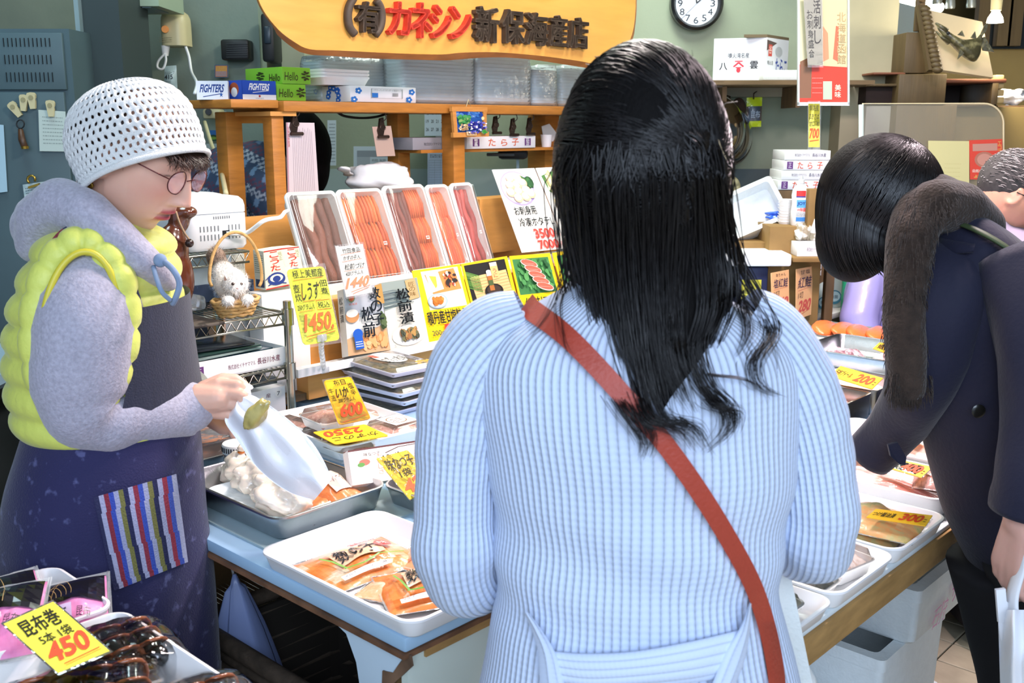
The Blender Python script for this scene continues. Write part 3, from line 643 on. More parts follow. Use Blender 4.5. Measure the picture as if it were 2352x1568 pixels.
carton_ab('wrap_box', 'flat white box with blue flowers and a bar code on the rack', 'box', A_(800, 215, bb - .02), A_(951, 215, bb - .02), bb - .03, bb + .2, zt, hf, m_card, fl1, fl2)
o = thing('foam_tray_stack', 'stack of shallow white lidded trays on the flower box', 'tray', W(A_(790, 180, bb), bb + .05, zt + hf)); 
for k in range(3):
    mb = MB(); a0, a1 = A_(712, 180, bb) + .05, A_(862, 180, bb) - .02
    rings = [[W((a0 + a1) / 2 + x * s, bb + .07 + y * s, zt + hf + .002 + k * .011 + z) for x, y in rrect(a1 - a0, .15, .02)] for s, z in ((.86, 0), (.97, .022), (1, .024), (1, .03), (.96, .03))]
    build(mb.loft(rings), 'tray', m_tray, o, 50)
def bagblock(u0, u1, vt, vb, b, lab, dep=.2, top=.0, bright=False, k=0):
    a0, a1 = aB(u0, vb, b), aB(u1, vb, b); z0 = zt; z1 = zB((u0 + u1) / 2, vt, b)
    o = thing('bagged_containers', lab, 'bag', W((a0 + a1) / 2, b + dep / 2, z0), 0, None)
    n = 5; 
    rg_ = []; nk = 13
    for i_ in range(nk):
        for ins, dz in ((.012, 0), (.006, .6), (.004, .75), (.012, .8)): rg_.append([W((a0 + a1) / 2 + x, b + dep / 2 + y, z0 + .004 + (z1 - z0 - .02) * (i_ + dz) / nk) for x, y in rrect(a1 - a0 - 2 * ins, dep - 2 * ins, .02, 4)])
    build(MB().loft(rg_), 'container_stack', mat('foam_stack' + str(k % 2), 'd4e2e6' if not bright else 'eef2dc', .55, nz=(3, .03), bump=(8, .2, (1, 1, 30))), o, 50)
    rings = []
    ol = rrect(a1 - a0, dep, .03, 4)
    for i in range(9):
        f = i / 8; zz = z0 + (z1 - z0) * f; s = 1 - .05 * max(0, f - .8) * 5
        rings.append([W((a0 + a1) / 2 + x * s + .004 * noise.noise(V(x * 30, f * 5, k)), b + dep / 2 + y * s + .006 * noise.noise(V(y * 30, f * 6, k + 7)), zz + (.012 * noise.noise(V(x * 20, y * 20, k)) if i == 8 else 0)) for x, y in ol])
    build(MB().loft(rings), 'film_bag', m_milky, o, True)
bagblock(738, 915, 132, 228, bb + .12, 'clear bag of white containers behind the flower box', .14, k=1)
bagblock(790, 925, 122, 228, bb + .27, 'tall white container block behind the other bags', .1, k=7)
bagblock(925, 1098, 120, 236, bb + .02, 'pale bag of containers right of the flower box', .2, k=2)
bagblock(1100, 1226, 120, 238, bb + .0, 'wide pale bag of containers above the framed painting', .2, k=3)
bagblock(1228, 1286, 150, 240, bb - .01, 'narrow bright white bagged stack near the dark hair', .15, bright=True, k=4)
bagblock(1290, 1400, 150, 246, bb + .02, 'bagged stack of containers half hidden by the dark hair', .2, k=5)
o = thing('red_basket', 'red plastic mesh basket above the dark hair on the rack', 'basket', W(aB(1370, 180, bb + .22), bb + .28, zt))
a0, a1 = aB(1335, 180, bb + .25), aB(1420, 180, bb + .25)
mred = mat('red_plastic', 'c0303a', .4)
for k in range(9):
    f = k / 8; build(MB().abox(a0 + (a1 - a0) * f - .003, a0 + (a1 - a0) * f + .003, bb + .25, bb + .256, zt, zt + .16), 'mesh_bar', mred, o)
for k in range(7): build(MB().abox(a0, a1, bb + .249, bb + .257, zt + k * .026, zt + .006 + k * .026), 'mesh_rail', mred, o)
build(MB().abox(a0, a1, bb + .257, bb + .35, zt, zt + .006), 'bottom', mred, o); build(MB().abox(a0, a1, bb + .35, bb + .356, zt, zt + .16), 'back', mred, o)
# hung from and standing in the rack
def clip_hang(u, v, b, lab, s=1.0):
    p = pB(u, v, b); o = thing('hanging_clip', lab, 'clip', p + V(0, 0, -.06 * s))
    ztb = ztop - th * 1.25
    build(MB().tube(catmull([V(p.x + .006, p.y, ztb), p + V(.01, 0, .03), p + V(.014, 0, .012), p + V(0, 0, .0)], 4), .0022, 6), 'hook', m_clip, o, True)
    build(MB().prism([p + AX * x + UP * z for x, z in ((-.008, .012), (.006, .016), (.012, -.02), (.004, -.05), (-.012, -.05), (-.018, -.03), (-.012, -.012))], BX * .01), 'lever', m_clip, o)
    build(MB().cyl(p - AX * .02 - UP * .052, p + AX * .028 - UP * .052, .006, None, 8), 'jaw', m_clip, o, 40)
    build(MB().tube([p + AX * .002 - UP * .02 + AX * .012 * math.cos(k * .7) + UP * .010 * math.sin(k * .7) for k in range(9)], .002, 5, loop=True), 'ring', m_clip, o, True)
    return p
clip_hang(1140, 275, b0s + .06, 'dark spring clip nearest the framed painting'); clip_hang(1180, 280, b0s + .06, 'dark spring clip in the middle of the empty three'); clip_hang(1218, 278, b0s + .06, 'dark spring clip nearest the dark hair')
clip_hang(878, 280, b0s + .04, 'dark spring clip gripping a blank tan card'); clip_hang(678, 270, b0s + .02, 'spring clip gripping the long printed sheets')
def quadB(pts, b): return [pB(u, v, b) for u, v in pts]
q = quadB([(855, 291), (898, 289), (908, 358), (866, 359)], b0s + .05)
paper(q, 'blank tan card held in a dark clip under the shelf', 'tan_card', None, 'card', .002, 'b59c8e')
q = quadB([(658, 281), (722, 282), (734, 470), (662, 470)], b0s + .03)
def receipt(a):
    a.vtext('北海道産直便', .02, .05, .1, .3, 'b8504a'); 
    for k in range(12): a.rect(.2 + k * .06, .06 + .02 * (k % 3), .207 + k * .06, .98, '9c8c96')
    a.rect(.0, 0, .03, 1, 'c08a98')
paper(q, 'long printed sheets hanging from the clip beside the wooden post', 'printed_sheet', receipt, 'paper', .004, 'cfc4c6')
bp = b0s - .03; q = quadB([(1040, 250), (1111, 251), (1111, 308), (1045, 310)], bp)
o = thing('framed_painting', 'small wooden-framed painting of a green cape and violet sea on the rack', 'painting', base_of(q))
m_fr = mat('frame_wood', 'c98a45', .5, nz=(20, .12, (1, 1, 6)))
def bar(p0, p1, w, d=.014): 
    p0, p1 = Vector(p0), Vector(p1); x = (p1 - p0).normalized(); y = x.cross(BX); return MB().obox(p0 - y * w / 2 - BX * d * .6, p1 - p0, y * w, BX * d)
build(bar(q[0] - AX * .012, q[1] + AX * .012, .018), 'frame_top', m_fr, o); build(bar(q[3] - AX * .016, q[2] + AX * .02, .018), 'frame_bottom', m_fr, o)
build(bar(q[0], q[3], .018, .012), 'frame_side', m_fr, o); build(bar(q[1], q[2], .018, .012), 'frame_side', m_fr, o)
build(slab(q, .004, m_card), 'canvas', m_card, o)
a_ = Art(q, step=.0001); a_.rect(0, 0, 1, 1, '2b5fae'); random.seed(3)
a_.blobs(0, 0, 1, .35, ['3b74c0', '5a8fd0', '8fb6d8', '24489a'], 50, .08, 1); a_.blobs(.05, .2, .55, .62, ['3a8a4a', '4fa05a', '2f7a3e', '8ab46a'], 50, .07); a_.blobs(.05, .55, .5, .85, ['d8c090', 'c8a878', 'e6d8b0', '9a7a5a'], 30, .05)
a_.blobs(.35, .45, 1, 1, ['3b3a9a', '4a4ab8', '2a2a7a', '7a78c8', 'e8eaf4'], 90, .05); a_.blobs(.75, .8, 1, 1, ['3a8a3a', '4fa04a'], 12, .07); a_.ell(.82, .36, .05, .07, 'e6d8a0'); a_.done('painted_picture', o, M_gloss)
ql = quadB([(1072, 302), (1094, 302), (1095, 311), (1073, 311)], bp - .015); build(slab(ql, .002, m_card), 'title_label', mat('label_cream', 'e0c090', .6), o); a_ = Art(ql); a_.text('厚岸湾', .08, .15, .92, .85, '7a4a20', .01); a_.done('label_lettering', o)
build(MB().tube([q[0] * .6 + q[1] * .4 + UP * .0, V(*(q[0] * .5 + q[1] * .5)) + UP * .035, q[0] * .4 + q[1] * .6], .0015, 5), 'string', m_beige, o, True)
def tarako(a, w=1): a.vtext(' ', 0, 0, .1, .1, '000000'); a.text('た', .30, .2, .40, .8, 'dd6a42', .02); a.text('ら', .48, .25, .57, .8, 'dd6a42', .02); a.text('子', .64, .2, .74, .8, 'dd6a42', .02); a.frame(.08, .2, .17, .8, '6a3a7a', .02); a.text('ヤマ', .09, .3, .16, .7, '6a3a7a'); a.frame(.83, .2, .92, .8, '6a3a7a', .02); a.text('正', .845, .3, .905, .7, '6a3a7a')
def company(a, c='6a5058'): a.text('株式会社イチヤママル', .3, .42, .62, .62, c); a.text('長谷川水産', .66, .36, .9, .66, c, .01)
bq = b0s + .07
carton_ab('roe_carton', 'white cod roe carton with orange characters on the lower rack shelf', 'box', aB(1072, 318, bq), aB(1230, 318, bq), bq, bq + .18, zlow, zB(1150, 303, bq) - zB(1150, 331, bq), m_card, tarako)
mg = mat('grey_card', '8d8c92', .6)
carton_ab('grey_carton', 'grey carton with dark lettering left of the framed painting', 'box', aB(956, 325, bq), aB(1040, 325, bq), bq + .02, bq + .2, zlow, zB(1000, 308, bq) - zB(1000, 336, bq), mg, lambda a: a.text('株式会社イチヤママル長谷川', .3, .4, .98, .66, '4a484c'))
p = pB(1255, 330, bq + .05); mb = MB().lathe([(.02, 0), (.026, .05), (.028, .052), (.025, .05), (.019, .003)], V(p.x, p.y, zlow), 20); one(mb, 'plastic_cup', m_tray, 'small white plastic cup on the lower rack shelf', 'cup', smooth=40)
mb = MB().prism(quadB([(1245, 290), (1262, 284), (1282, 310), (1270, 325), (1250, 320)], bq + .12), BX * .004); one(mb, 'paper_scrap', m_white, 'folded white paper standing behind the plastic cup', 'paper')
def cal(a):
    for r_ in range(3): [a.text(str(12 + r_ * 7 + k), .06 + k * .19, .1 + r_ * .3, .16 + k * .19, .22 + r_ * .3, '3a4048' if k < 4 else 'c04a40') for k in range(5)]
paper(rect_on(975, 250, 1035, 312, 4.6), 'wall calendar page with dates behind the framed painting', 'calendar_page', cal, col='c4d4e0')
def form(a): a.scribble(.1, .05, .9, .15, '4a5058', 2, .01); [a.rect(.05, .22 + .07 * k, .95, .225 + .07 * k, '7a8894') for k in range(11)]; [a.rect(.05 + .22 * k, .22, .056 + .22 * k, .93, '7a8894') for k in range(5)]
paper(rect_on(982, 350, 1042, 430, 4.6), 'ruled form sheet on the wall below the calendar', 'form_sheet', form, col='b4c6dc')
paper(rect_on(812, 336, 912, 400, 4.6), 'white price table sheet with grey header behind the tan card', 'price_table', lambda a: (a.rect(.08, .15, .9, .38, '8a939a'), a.rect(.08, .38, .38, 1, 'a4acb2'), [a.text(s, .42 + .18 * (k % 3), .45 + .26 * (k // 3), .56 + .18 * (k % 3), .56 + .26 * (k // 3), '5a646a') for k, s in enumerate(['¥9,000', '¥4,500', '¥1,500', '¥7,500', '¥3,500', '¥1,200'])]) and None, col='c0ced6')
paper(rect_on(752, 276, 772, 380, 4.6), 'narrow white strip of figures behind the long sheets', 'number_strip', lambda a: a.scribble(.2, .05, .9, .95, '6a747a', 12, .008), col='c4d0d6')
o = thing('tape_dispenser', 'black dispenser mounted behind the rack below the roe carton', 'dispenser', pY(1180, 372, 4.5))
build(MB().bbox((pY(1178, 350, 4.5).x, 4.5, pY(1178, 352, 4.5).z), (.13, .08, .05), .018), 'body', m_dark, o, 40)
build(MB().bbox((pY(1150, 354, 4.45).x, 4.45, pY(1150, 354, 4.5).z), (.12, .03, .014), .004), 'blade', mat('grey_plastic', '50585a', .4), o, 40)
build(MB().obox(pY(1186, 420, 4.5), (.012, 0, 0), (0, .012, 0), (0, 0, .12)), 'stem', m_locker, o)
mb = MB().tube(catmull([pB(768, 252, b1s), pB(790, 266, b1s), pB(830, 271, b1s), pB(870, 267, b1s), pB(900, 255, b1s)], 6), .005, 6); one(mb, 'black_cable', m_dark, 'thin black cable sagging under the rack top', 'cable', smooth=True)
def crumple(mb, c, rad, seed=0, amp=.25, sc=6, nu=40, nv=24, M=None):
    """a crumpled soft lump"""
    c = Vector(c); M = M or Matrix.Identity(3)
    def f(i, j):
        th_ = 2 * math.pi * i; ph = math.pi * (.01 + .98 * j); d = V(math.sin(ph) * math.cos(th_), math.sin(ph) * math.sin(th_), math.cos(ph))
        k = 1 + amp * 1.1 * noise.noise(d * sc * .28 + V(seed, 0, 0)) + amp * .35 * noise.noise(d * sc * .6 + V(0, seed, 0)) - amp * .25 * max(0, 1 - abs(noise.noise(d * sc * .35 + V(3, seed, 5))) * 9); return c + M @ V(d.x * rad[0] * k, d.y * rad[1] * k, d.z * rad[2] * k)
    return mb.grid(f, nu, nv)
o = thing('carrier_bag', 'crumpled pale plastic bag lying behind the roe packs', 'bag', pB(870, 425, 2.9))
zq = pB(870, 430, 2.9)
build(crumple(MB(), pB(868, 408, 2.93), (.13, .09, .055), 3, .3, 5), 'bag_body', m_bagw, o, True)
build(MB().tube(catmull([pB(800, 400, 2.9), pB(792, 390, 2.88), pB(784, 384, 2.86)], 3), [.02, .012, .016, .02, .024, .012, .005], 10, flat=.4), 'handle', m_bagw, o, True)
# display stand with roe packs and signs
N1 = (-BX * math.cos(R(17)) + UP * math.sin(R(17))).normalized(); S1 = pB(880, 830, 2.30)
N2 = (-BX * math.cos(R(27)) + UP * math.sin(R(27))).normalized(); S2 = pB(760, 660, 2.52)
def q1(pts, off=0): return [pP(u, v, S1 + N1 * off, N1) for u, v in pts]
def q2(pts, off=0): return [pP(u, v, S2 + N2 * off, N2) for u, v in pts]
ST = thing('display_stand', 'stepped orange plywood stand with white ledges behind the counter', 'stand', W(2.0, 2.5, .74))
aa0 = aB(690, 800, 2.36); aa1 = aB(1300, 740, 2.36) + .35
zs = zB(880, 833, 2.28); z_up = zB(760, 662, 2.47)
build(MB().abox(aa0 - .0, aa1, 2.33, 2.40, .74, zs, None, .002), 'lower_step', m_woodr, ST)
build(MB().abox(aa0, aa1, 2.40, 2.44, .74, z_up - .02, None), 'riser', m_woodr, ST)
a_s = aB(566, 560, 2.62)
build(MB().abox(a_s, aa1, 2.44, 2.66, .74, z_up - .02, None), 'upper_step', m_woodr, ST)
zb_ = zB(1140, 455, 2.84); build(MB().abox(a_s, aa1, 2.80, 2.83, .74, zB(600, 497, 2.8), None), 'back_panel', m_woodr, ST)
build(MB().abox(aB(1085, 500, 2.76), aB(1190, 500, 2.76), 2.72, 2.83, z_up, zB(1140, 455, 2.72), None), 'block', m_woodr, ST)
qa = [pB(682, 849, 2.28), pB(1110, 770, 2.28)]; L0 = aB(682, 849, 2.28)
m_ledge = mat('ledge_white', 'dfe0e0', .4, nz=(6, .05))
build(MB().abox(L0, aa1, 2.275, 2.285, zB(682, 868, 2.28), zB(682, 849, 2.28)), 'ledge', m_ledge, ST)
build(MB().abox(L0, aa1, 2.285, 2.35, zB(682, 866, 2.28) + .004, zB(682, 866, 2.28) + .008), 'ledge_floor', m_ledge, ST)
L1 = aB(632, 672, 2.47)
build(MB().abox(L1, aa1, 2.465, 2.475, z_up - .022, z_up + .012), 'ledge', m_ledge, ST)
build(MB().abox(L1, aa1, 2.475, 2.66, z_up - .02, z_up - .014), 'ledge_floor', m_ledge, ST)
build(MB().abox(aa0 - .25, aa0 - .0, 2.34, 2.5, .74, zB(690, 905, 2.34)), 'side_block', m_woodd, ST)
def roe_pack(q, cols, kind, label):
    """clear-lidded tray leaning on the stand: q is its face"""
    q = [Vector(p) for p in q]; c = sum(q, Vector()) / 4; ex = ((q[1] - q[0]) + (q[2] - q[3])) / 2; ey = ((q[3] - q[0]) + (q[2] - q[1])) / 2; n = N2
    w, h = ex.length, ey.length; X = ex.normalized(); Yd = ey.normalized()
    o = thing('roe_pack', label, 'fish roe pack', c + Yd * h / 2 - n * .02, 0, None)
    P = lambda x, y, d: c + X * x + Yd * y + n * d
    ol = lambda s, r_: rrect(w - s, h - s, r_, 5)
    mt = mat('clear_tray_white', 'eef2f0', .25, coat=.5)
    rings = [[P(x, y, d) for x, y in ol(s, .018)] for s, d in ((.03, -.035), (.012, -.006), (0, -.004), (0, .004), (.008, .008), (.02, .006), (.024, -.002), (.04, -.03))]
    build(MB().loft(rings, True, True, False), 'tray', mt, o, 50)
    mb = MB(); iw, ih = w - .045, h - .045; random.seed(hash(label) % 999 if False else len(label))
    if kind == 'rows':      # three overlapping rows of little sacs
        n_ = max(6, int(iw / .0135))
        for r_ in range(3):
            yy = -ih / 2 + ih * (.17 + .33 * (r_)); ph = r_ * .006
            for k in range(n_):
                xx = -iw / 2 + iw * (k + .5) / n_ + random.uniform(-.001, .001); l = ih * .2
                j = random.uniform(-.006, .006)
                mb.tube([P(xx, yy - l + j, -.024 + ph), P(xx, yy - l * .7 + j, -.016 + ph), P(xx + .001, yy + j, -.012 + ph), P(xx, yy + l * .8 + j, -.012 + ph), P(xx, yy + l + j, -.018 + ph)], [.003, .006, .0075, .0065, .002], 7, random.choice(cols))
    else:                   # long strands top to bottom
        n_ = 5 if w > .13 else 3
        for k in range(n_):
            xx = -iw / 2 + iw * (k + .5) / n_ * (.55 if kind == 'mix' else 1)
            pts = [P(xx + .004 * math.sin(i * 1.1 + k), -ih / 2 + ih * i / 12, -.014 + .003 * math.sin(i * .9 + k * 2)) for i in range(13)]
            mb.tube(pts, [iw / n_ * (.36 if kind == 'mix' else .56) * (.8 if i in (0, 12) else 1) for i in range(13)], 10, random.choice(cols))
    if kind == 'mix':
        for r_ in range(3):
            for k in range(7):
                xx = iw * .03 + iw * .47 * (k + .5) / 7; yy = -ih / 2 + ih * (.17 + .33 * r_); l = ih * .2
                mb.tube([P(xx, yy - l, -.012), P(xx, yy, -.004), P(xx, yy + l, -.010)], [.0035, .0075, .003], 7, random.choice(['d8642a', 'e07234', 'd0581e']))
    build(mb, 'roe', mat('roe_wet', rough=.35, coat=.4, vcol=True, bump=(500, .5) if kind != 'rows' else (60, .2)), o, True)
    rings = [[P(x, y, d) for x, y in ol(s, .018)] for s, d in ((.002, .004), (.014, .014), (.03, .018))]
    build(MB().loft(rings, True, False, True), 'lid', film('lid_film', 'f4fff0', .05, .06, (12, .12)), o, 60)
    a_ = Art(fn=lambda x, y, e: P((x - .5) * w, (y - .5) * h, .0182 + e)); a_.frame(.09, .05, .91, .95, 'd8e0d8', .004); a_.frame(.62, .6, .70, .635, 'e8e8e0', .006); a_.text('口', .64, .605, .68, .63, 'e8e8e0'); a_.done('embossing', o)
    return o
RD = ['7c3428', '86382a', '6e2c22', '904030']; OR = ['d4601e', 'dc6c26', 'c4541a', 'e07c34']
roe_pack(q2([(652, 444), (766, 437), (832, 655), (714, 668)]), ['7a3a22', '6e3420', '864428', '662e1c'], 'long', 'leftmost roe pack with long brown-red strands, widest of the five')
roe_pack(q2([(769, 437), (871, 432), (937, 640), (834, 653)]), OR, 'rows', 'second roe pack from the left, full width of orange sacs in rows')
roe_pack(q2([(874, 428), (969, 423), (1030, 624), (935, 638)]), RD, 'mix', 'middle roe pack, half dark strands and half orange sacs')
roe_pack(q2([(973, 426), (1025, 423), (1083, 617), (1031, 623)]), ['e0602e', 'e87038', 'd85424'], 'rows', 'narrow roe pack of orange sacs, fourth from the left')
roe_pack(q2([(1028, 422), (1082, 419), (1133, 608), (1085, 616)]), ['a8302c', 'b83a34', '9c2a28'], 'long', 'narrow roe pack of bright red strands at the right end')
# sign cards
def sign(q, label, art, name='price_card', th=.002, col='e8ee5a', rc=0, holder=None, cat='sign', m=None, group=None):
    o = thing(name, label, cat, base_of(q), 0, group)
    build(slab(q, th, M_print, rc=rc, col=col), 'card', m or M_print, o)
    a_ = Art(q); art(a_); a_.done('lettering', o)
    if holder: build(slab(grow(q, holder), .0005, m_clear), 'film_sleeve', m_clear, o)
    return o
def s1450(a):
    K = '2c301c'; O = 'e0662c'
    a.text('極上美都産', .12, .02, .93, .13, K, .0, 0, .05); a.vtext('壺炊', .06, .2, .22, .44, K, 0, .04); a.text('しうす', .26, .2, .72, .42, K, .015, .5, .04); a.vtext('佃煮', .76, .17, .96, .38, K, 0, .04)
    a.text('250グラム入', .06, .47, .52, .55, K, 0, .5, .05); a.text('税込', .6, .46, .92, .55, K, 0, 0, .04); a.frame(.57, .44, .95, .57, O, .008)
    a.line([(.1, .15), (.9, .14)], .006, O); a.line([(.24, .17), (.24, .42)], .006, O); a.line([(.24, .44), (.72, .43)], .006, O); a.line([(.73, .16), (.75, .42)], .006, O); a.line([(.08, .57), (.5, .56)], .006, O)
    a.text('1450.', .14, .60, .95, .84, O, .045, .7, .03); a.line([(.12, .90), (.9, .84)], .008, O); a.line([(.16, .93), (.92, .87)], .008, O)
qs = q1([(658, 619), (744, 611), (781, 780), (697, 793)], .16)
o = sign(qs, 'tall yellow price card reading 1450 beside the wire rack', s1450, col='e9f04a', rc=.012, holder=1.08)
p0 = (qs[2] + qs[3]) / 2
o = thing('sign_clip', 'clear jointed plastic clip holding up the yellow 1450 card', 'clip', V(p0.x, p0.y, zs - .0))
m_cp = mat('clear_plastic', 'f2f6f8', .1, trans=.7, coat=.5)
base = pB(743, 850, 2.24)
pts = catmull([p0 + UP * .01, pP(738, 800, S1 + N1 * .12, N1), pP(741, 825, S1 + N1 * .06, N1), pP(743, 848, S1 + N1 * .02, N1)], 3)
for k, p in enumerate(pts[:-1]): build(MB().ell(p, (.008, .006, .012), None, 10, 6), 'bead', m_cp, o, True)
build(MB().bbox(p0 + UP * .012, (.03, .006, .02), .003, TH), 'jaw', m_cp, o, 40); build(MB().bbox(pts[-1], (.03, .02, .02), .003, TH), 'foot', m_cp, o, 40)
def s1440(a):
    K = '2a2c28'; O = 'f0805a'
    a.text('竹田食品', .2, .05, .85, .15, K, 0, 0, .05); a.text('かずの子入', .18, .2, .8, .29, K, 0, .3, .05); a.text('松前づけ', .16, .36, .9, .48, K, 0, .3, .06); a.text('420グラム入', .15, .51, .8, .6, K, 0, .5, .05)
    for y in (.17, .31, .5): a.line([(.1, y), (.85, y - .02)], .006, O)
    a.text('1440', .1, .64, .95, .85, O, .05, .8, .03); a.line([(.2, .92), (.95, .84)], .01, O); a.line([(.25, .96), (.9, .88)], .01, O)
sign(q1([(771, 567), (833, 560), (856, 671), (796, 682)], .10), 'narrow white price card reading 1440 above the first packet', s1440, col='f0f2ea', holder=1.08)
def packet(q, th, label, art, name='pickle_packet'):
    o = thing(name, label, 'packet', base_of(q)); n = (q[1] - q[0]).cross(q[3] - q[0]).normalized()
    if n.dot(CAM - q[0]) < 0: n = -n
    build(MB().prism(q, -n * th, 'c8c6c0'), 'box_body', mat('packet_box', rough=.35, coat=.3, vcol=True), o)
    a_ = Art(q); art(a_); a_.done('printed_front', o, M_gloss)
    ql = [q[0] - n * th, q[0], q[3], q[3] - n * th]; b_ = Art(ql); b_.nr = None; b_.vtext('松前漬', .2, .1, .8, .5, '3a3a3a'); b_.done('spine_print', o)
def pk1(a):
    a.rect(0, 0, 1, 1, 'd2d2cc'); a.rect(0, 0, 1, .45, 'aeb4ba'); a.poly([(0, .75), (1, .6), (1, 1), (0, 1)], 'c8a27a'); random.seed(2); a.blobs(.3, .7, 1, .98, ['d8a06a', 'c88a54', 'e0b080', 'b87c48'], 40, .08)
    a.ell(.15, .42, .17, .1, 'c08a5a'); a.ell(.15, .38, .15, .06, 'e6e2d6'); a.ell(.16, .15, .1, .07, '6a7a5c'); a.ell(.16, .15, .07, .05, 'a8583a'); a.text('北海道', .08, .23, .3, .26, 'c8503a')
    a.blobs(.82, .4, 1, .7, ['4a5a3a', '5a6a48', '38482e'], 30, .05); a.poly([(.8, .02), (1, 0), (1, .3), (.82, .3)], 'b08a50')
    K = '20262c'; a.vtext('数の子', .62, .03, .92, .62, K, .02, .05); a.vtext('松前', .36, .3, .66, .78, K, .03, .06)
    a.ell(.22, .7, .12, .08, '2858b0'); a.poly([(.12, .74), (.32, .74), (.34, .92), (.14, .93)], '2858b0'); a.scribble(.15, .8, .32, .9, 'c8d4f0', 3, .006)
packet(q1([(788, 664), (871, 652), (896, 803), (800, 818)], .03), .03, 'grey pickle packet with bold characters and a blue rosette', pk1)
def pk2(a):
    a.rect(0, 0, 1, 1, 'cfcabc'); a.poly([(0, 0), (1, 0), (1, .3), (0, .42)], '8f9a92'); random.seed(5); 
    for k in range(16): a.line([(0, .14 + .016 * k), (.3, .12 + .016 * k + .02 * random.random()), (.6 + .2 * random.random(), .18 + .014 * k)], .008, random.choice(['4a5a60', '6a7a7a', 'b8c0b4', '39464e']))
    a.poly([(.64, .02), (.92, 0), (.96, .3), (.68, .32)], 'b8a070'); a.vtext('匠の味', .72, .05, .88, .27, '7a5a30')
    a.ell(.5, .82, .42, .15, 'e4e2da'); a.ell(.5, .8, .36, .12, 'd0cec4'); a.blobs(.25, .7, .75, .92, ['6a6a4a', '8a7a50', 'b08a50', '4a5040', '9a6a40'], 70, .06)
    a.vtext('松前漬', .3, .12, .66, .66, '1a1e20', .03, .05); a.text('二', .05, .93, .1, .96, '333333')
packet(q1([(873, 650), (957, 637), (986, 788), (897, 806)], .02), .03, 'beige pickle packet with three bold characters and a noodle bowl', pk2)
def pbase(a): a.rect(0, 0, 1, 1, 'f4cf12')
def p5000(a):
    pbase(a); a.rect(.16, .03, .93, .56, 'd8cdb8'); a.poly([(.22, .08), (.84, .04), (.9, .33), (.3, .35)], 'd88a48'); a.poly([(.24, .06), (.5, .05), (.54, .3), (.28, .33)], 'e8ecdc'); a.poly([(.3, .1), (.44, .12), (.42, .25), (.38, .28), (.34, .2)], 'e0c040'); random.seed(4); a.blobs(.56, .06, .86, .3, ['a84a34', '3a2a22', 'e0d0b0', 'c87a40', '2a2422'], 34, .04)
    a.ell(.34, .45, .2, .1, '9ab0c8'); a.ell(.34, .45, .17, .085, 'e8ecee'); a.blobs(.22, .38, .46, .52, ['c8762a', 'b0641e', 'd88a3a'], 30, .05)
    a.text('積丹産甘塩粒うに', .04, .58, .97, .76, '1c1c18', .03); a.text('200g', .06, .84, .3, .93, '4a4430', .01); a.text('5000', .32, .77, .85, .96, 'e0341c', .06); a.text('円', .87, .84, .96, .92, 'e0641c')
sign(q1([(946, 622), (1056, 606), (1099, 772), (987, 789)], .012), 'yellow poster of sea urchin in a bowl reading 5000', p5000, 'product_poster', col='f4cf12', m=M_print)
def p3000(a):
    pbase(a); a.rect(.04, .03, .93, .52, '1c1a18'); a.poly([(.1, .2), (.9, .17), (.93, .5), (.14, .52)], 'd8b478'); random.seed(8)
    for k in range(12): a.line([(.04, .12 + .02 * k), (.3, .2 + .02 * k)], .012, random.choice(['5a8a3a', '7aa04a', '3f6a2c']))
    for k in range(7): a.line([(.14, .24 + .04 * k), (.92, .21 + .04 * k)], .004, 'b08a50')
    a.poly([(.56, .05), (.72, .05), (.72, .27), (.56, .28)], 'e0b070'); a.rect(.57, .05, .71, .1, 'e8e0d0'); a.vtext('うに', .6, .13, .68, .26, 'c03a28'); a.ell(.53, .43, .2, .1, '16120f'); a.ell(.53, .41, .15, .06, '3a2c22'); a.rect(.45, .2, .55, .42, 'a8642c'); a.rect(.45, .16, .55, .22, 'e8e6e0'); a.ell(.5, .16, .05, .02, 'f0f0ec'); a.rect(.45, .28, .55, .35, '4a5a30')
    a.text('礼文産一夜漬けうに', .02, .56, .97, .73, '1c1c18', .03); a.text('1ビン', .08, .82, .3, .92, '4a4430', .01); a.text('3000', .34, .75, .86, .94, 'e0341c', .06); a.text('円', .88, .83, .97, .91, 'e0641c')
sign(q1([(1059, 606), (1164, 588), (1206, 756), (1101, 772)], .012), 'yellow poster of a small urchin bottle on a bamboo mat', p3000, 'product_poster', col='f4cf12')
def psal(a):
    pbase(a); a.rect(.04, .05, .92, .55, '3f7a42'); random.seed(9); a.blobs(.04, .05, .92, .55, ['2f6a34', '4a8a4a', '5a9a54', '2a5a30'], 90, .05)
    for k in range(5):
        x, y = .36 + .06 * k, .13 + .085 * k; a.ell(x, y, .2, .055, 'f0c8b8', 16, .2); a.ell(x, y - .005, .18, .045, 'e8604a', 16, .2); a.line([(x - .12, y - .01), (x + .12, y + .015)], .004, 'f4a898')
    a.text('紅鮭切り身', .06, .6, .92, .77, '1c1c18', .03); a.text('1袋', .1, .82, .22, .87, '6a6440'); a.text('5切入', .1, .88, .26, .93, '6a6440'); a.text('900', .34, .78, .8, .96, 'e0341c', .06)
sign(q1([(1170, 588), (1263, 581), (1307, 738), (1208, 752)], .012), 'yellow poster of pink salmon slices on green leaves', psal, 'product_poster', col='f4cf12')
sign(q1([(1268, 581), (1362, 566), (1405, 720), (1312, 736)], .012), 'yellow poster mostly hidden behind the woman\'s dark hair', lambda a: (pbase(a), a.rect(.08, .05, .92, .55, '3f7a42'), a.blobs(.08, .05, .92, .55, ['2f6a34', '4a8a4a'], 60, .05), a.ell(.5, .3, .34, .16, 'e8ecec'), a.blobs(.25, .2, .75, .42, ['e8a878', 'e88a5a', 'f0c0a0'], 24, .07)) and None, 'product_poster', col='f4cf12')
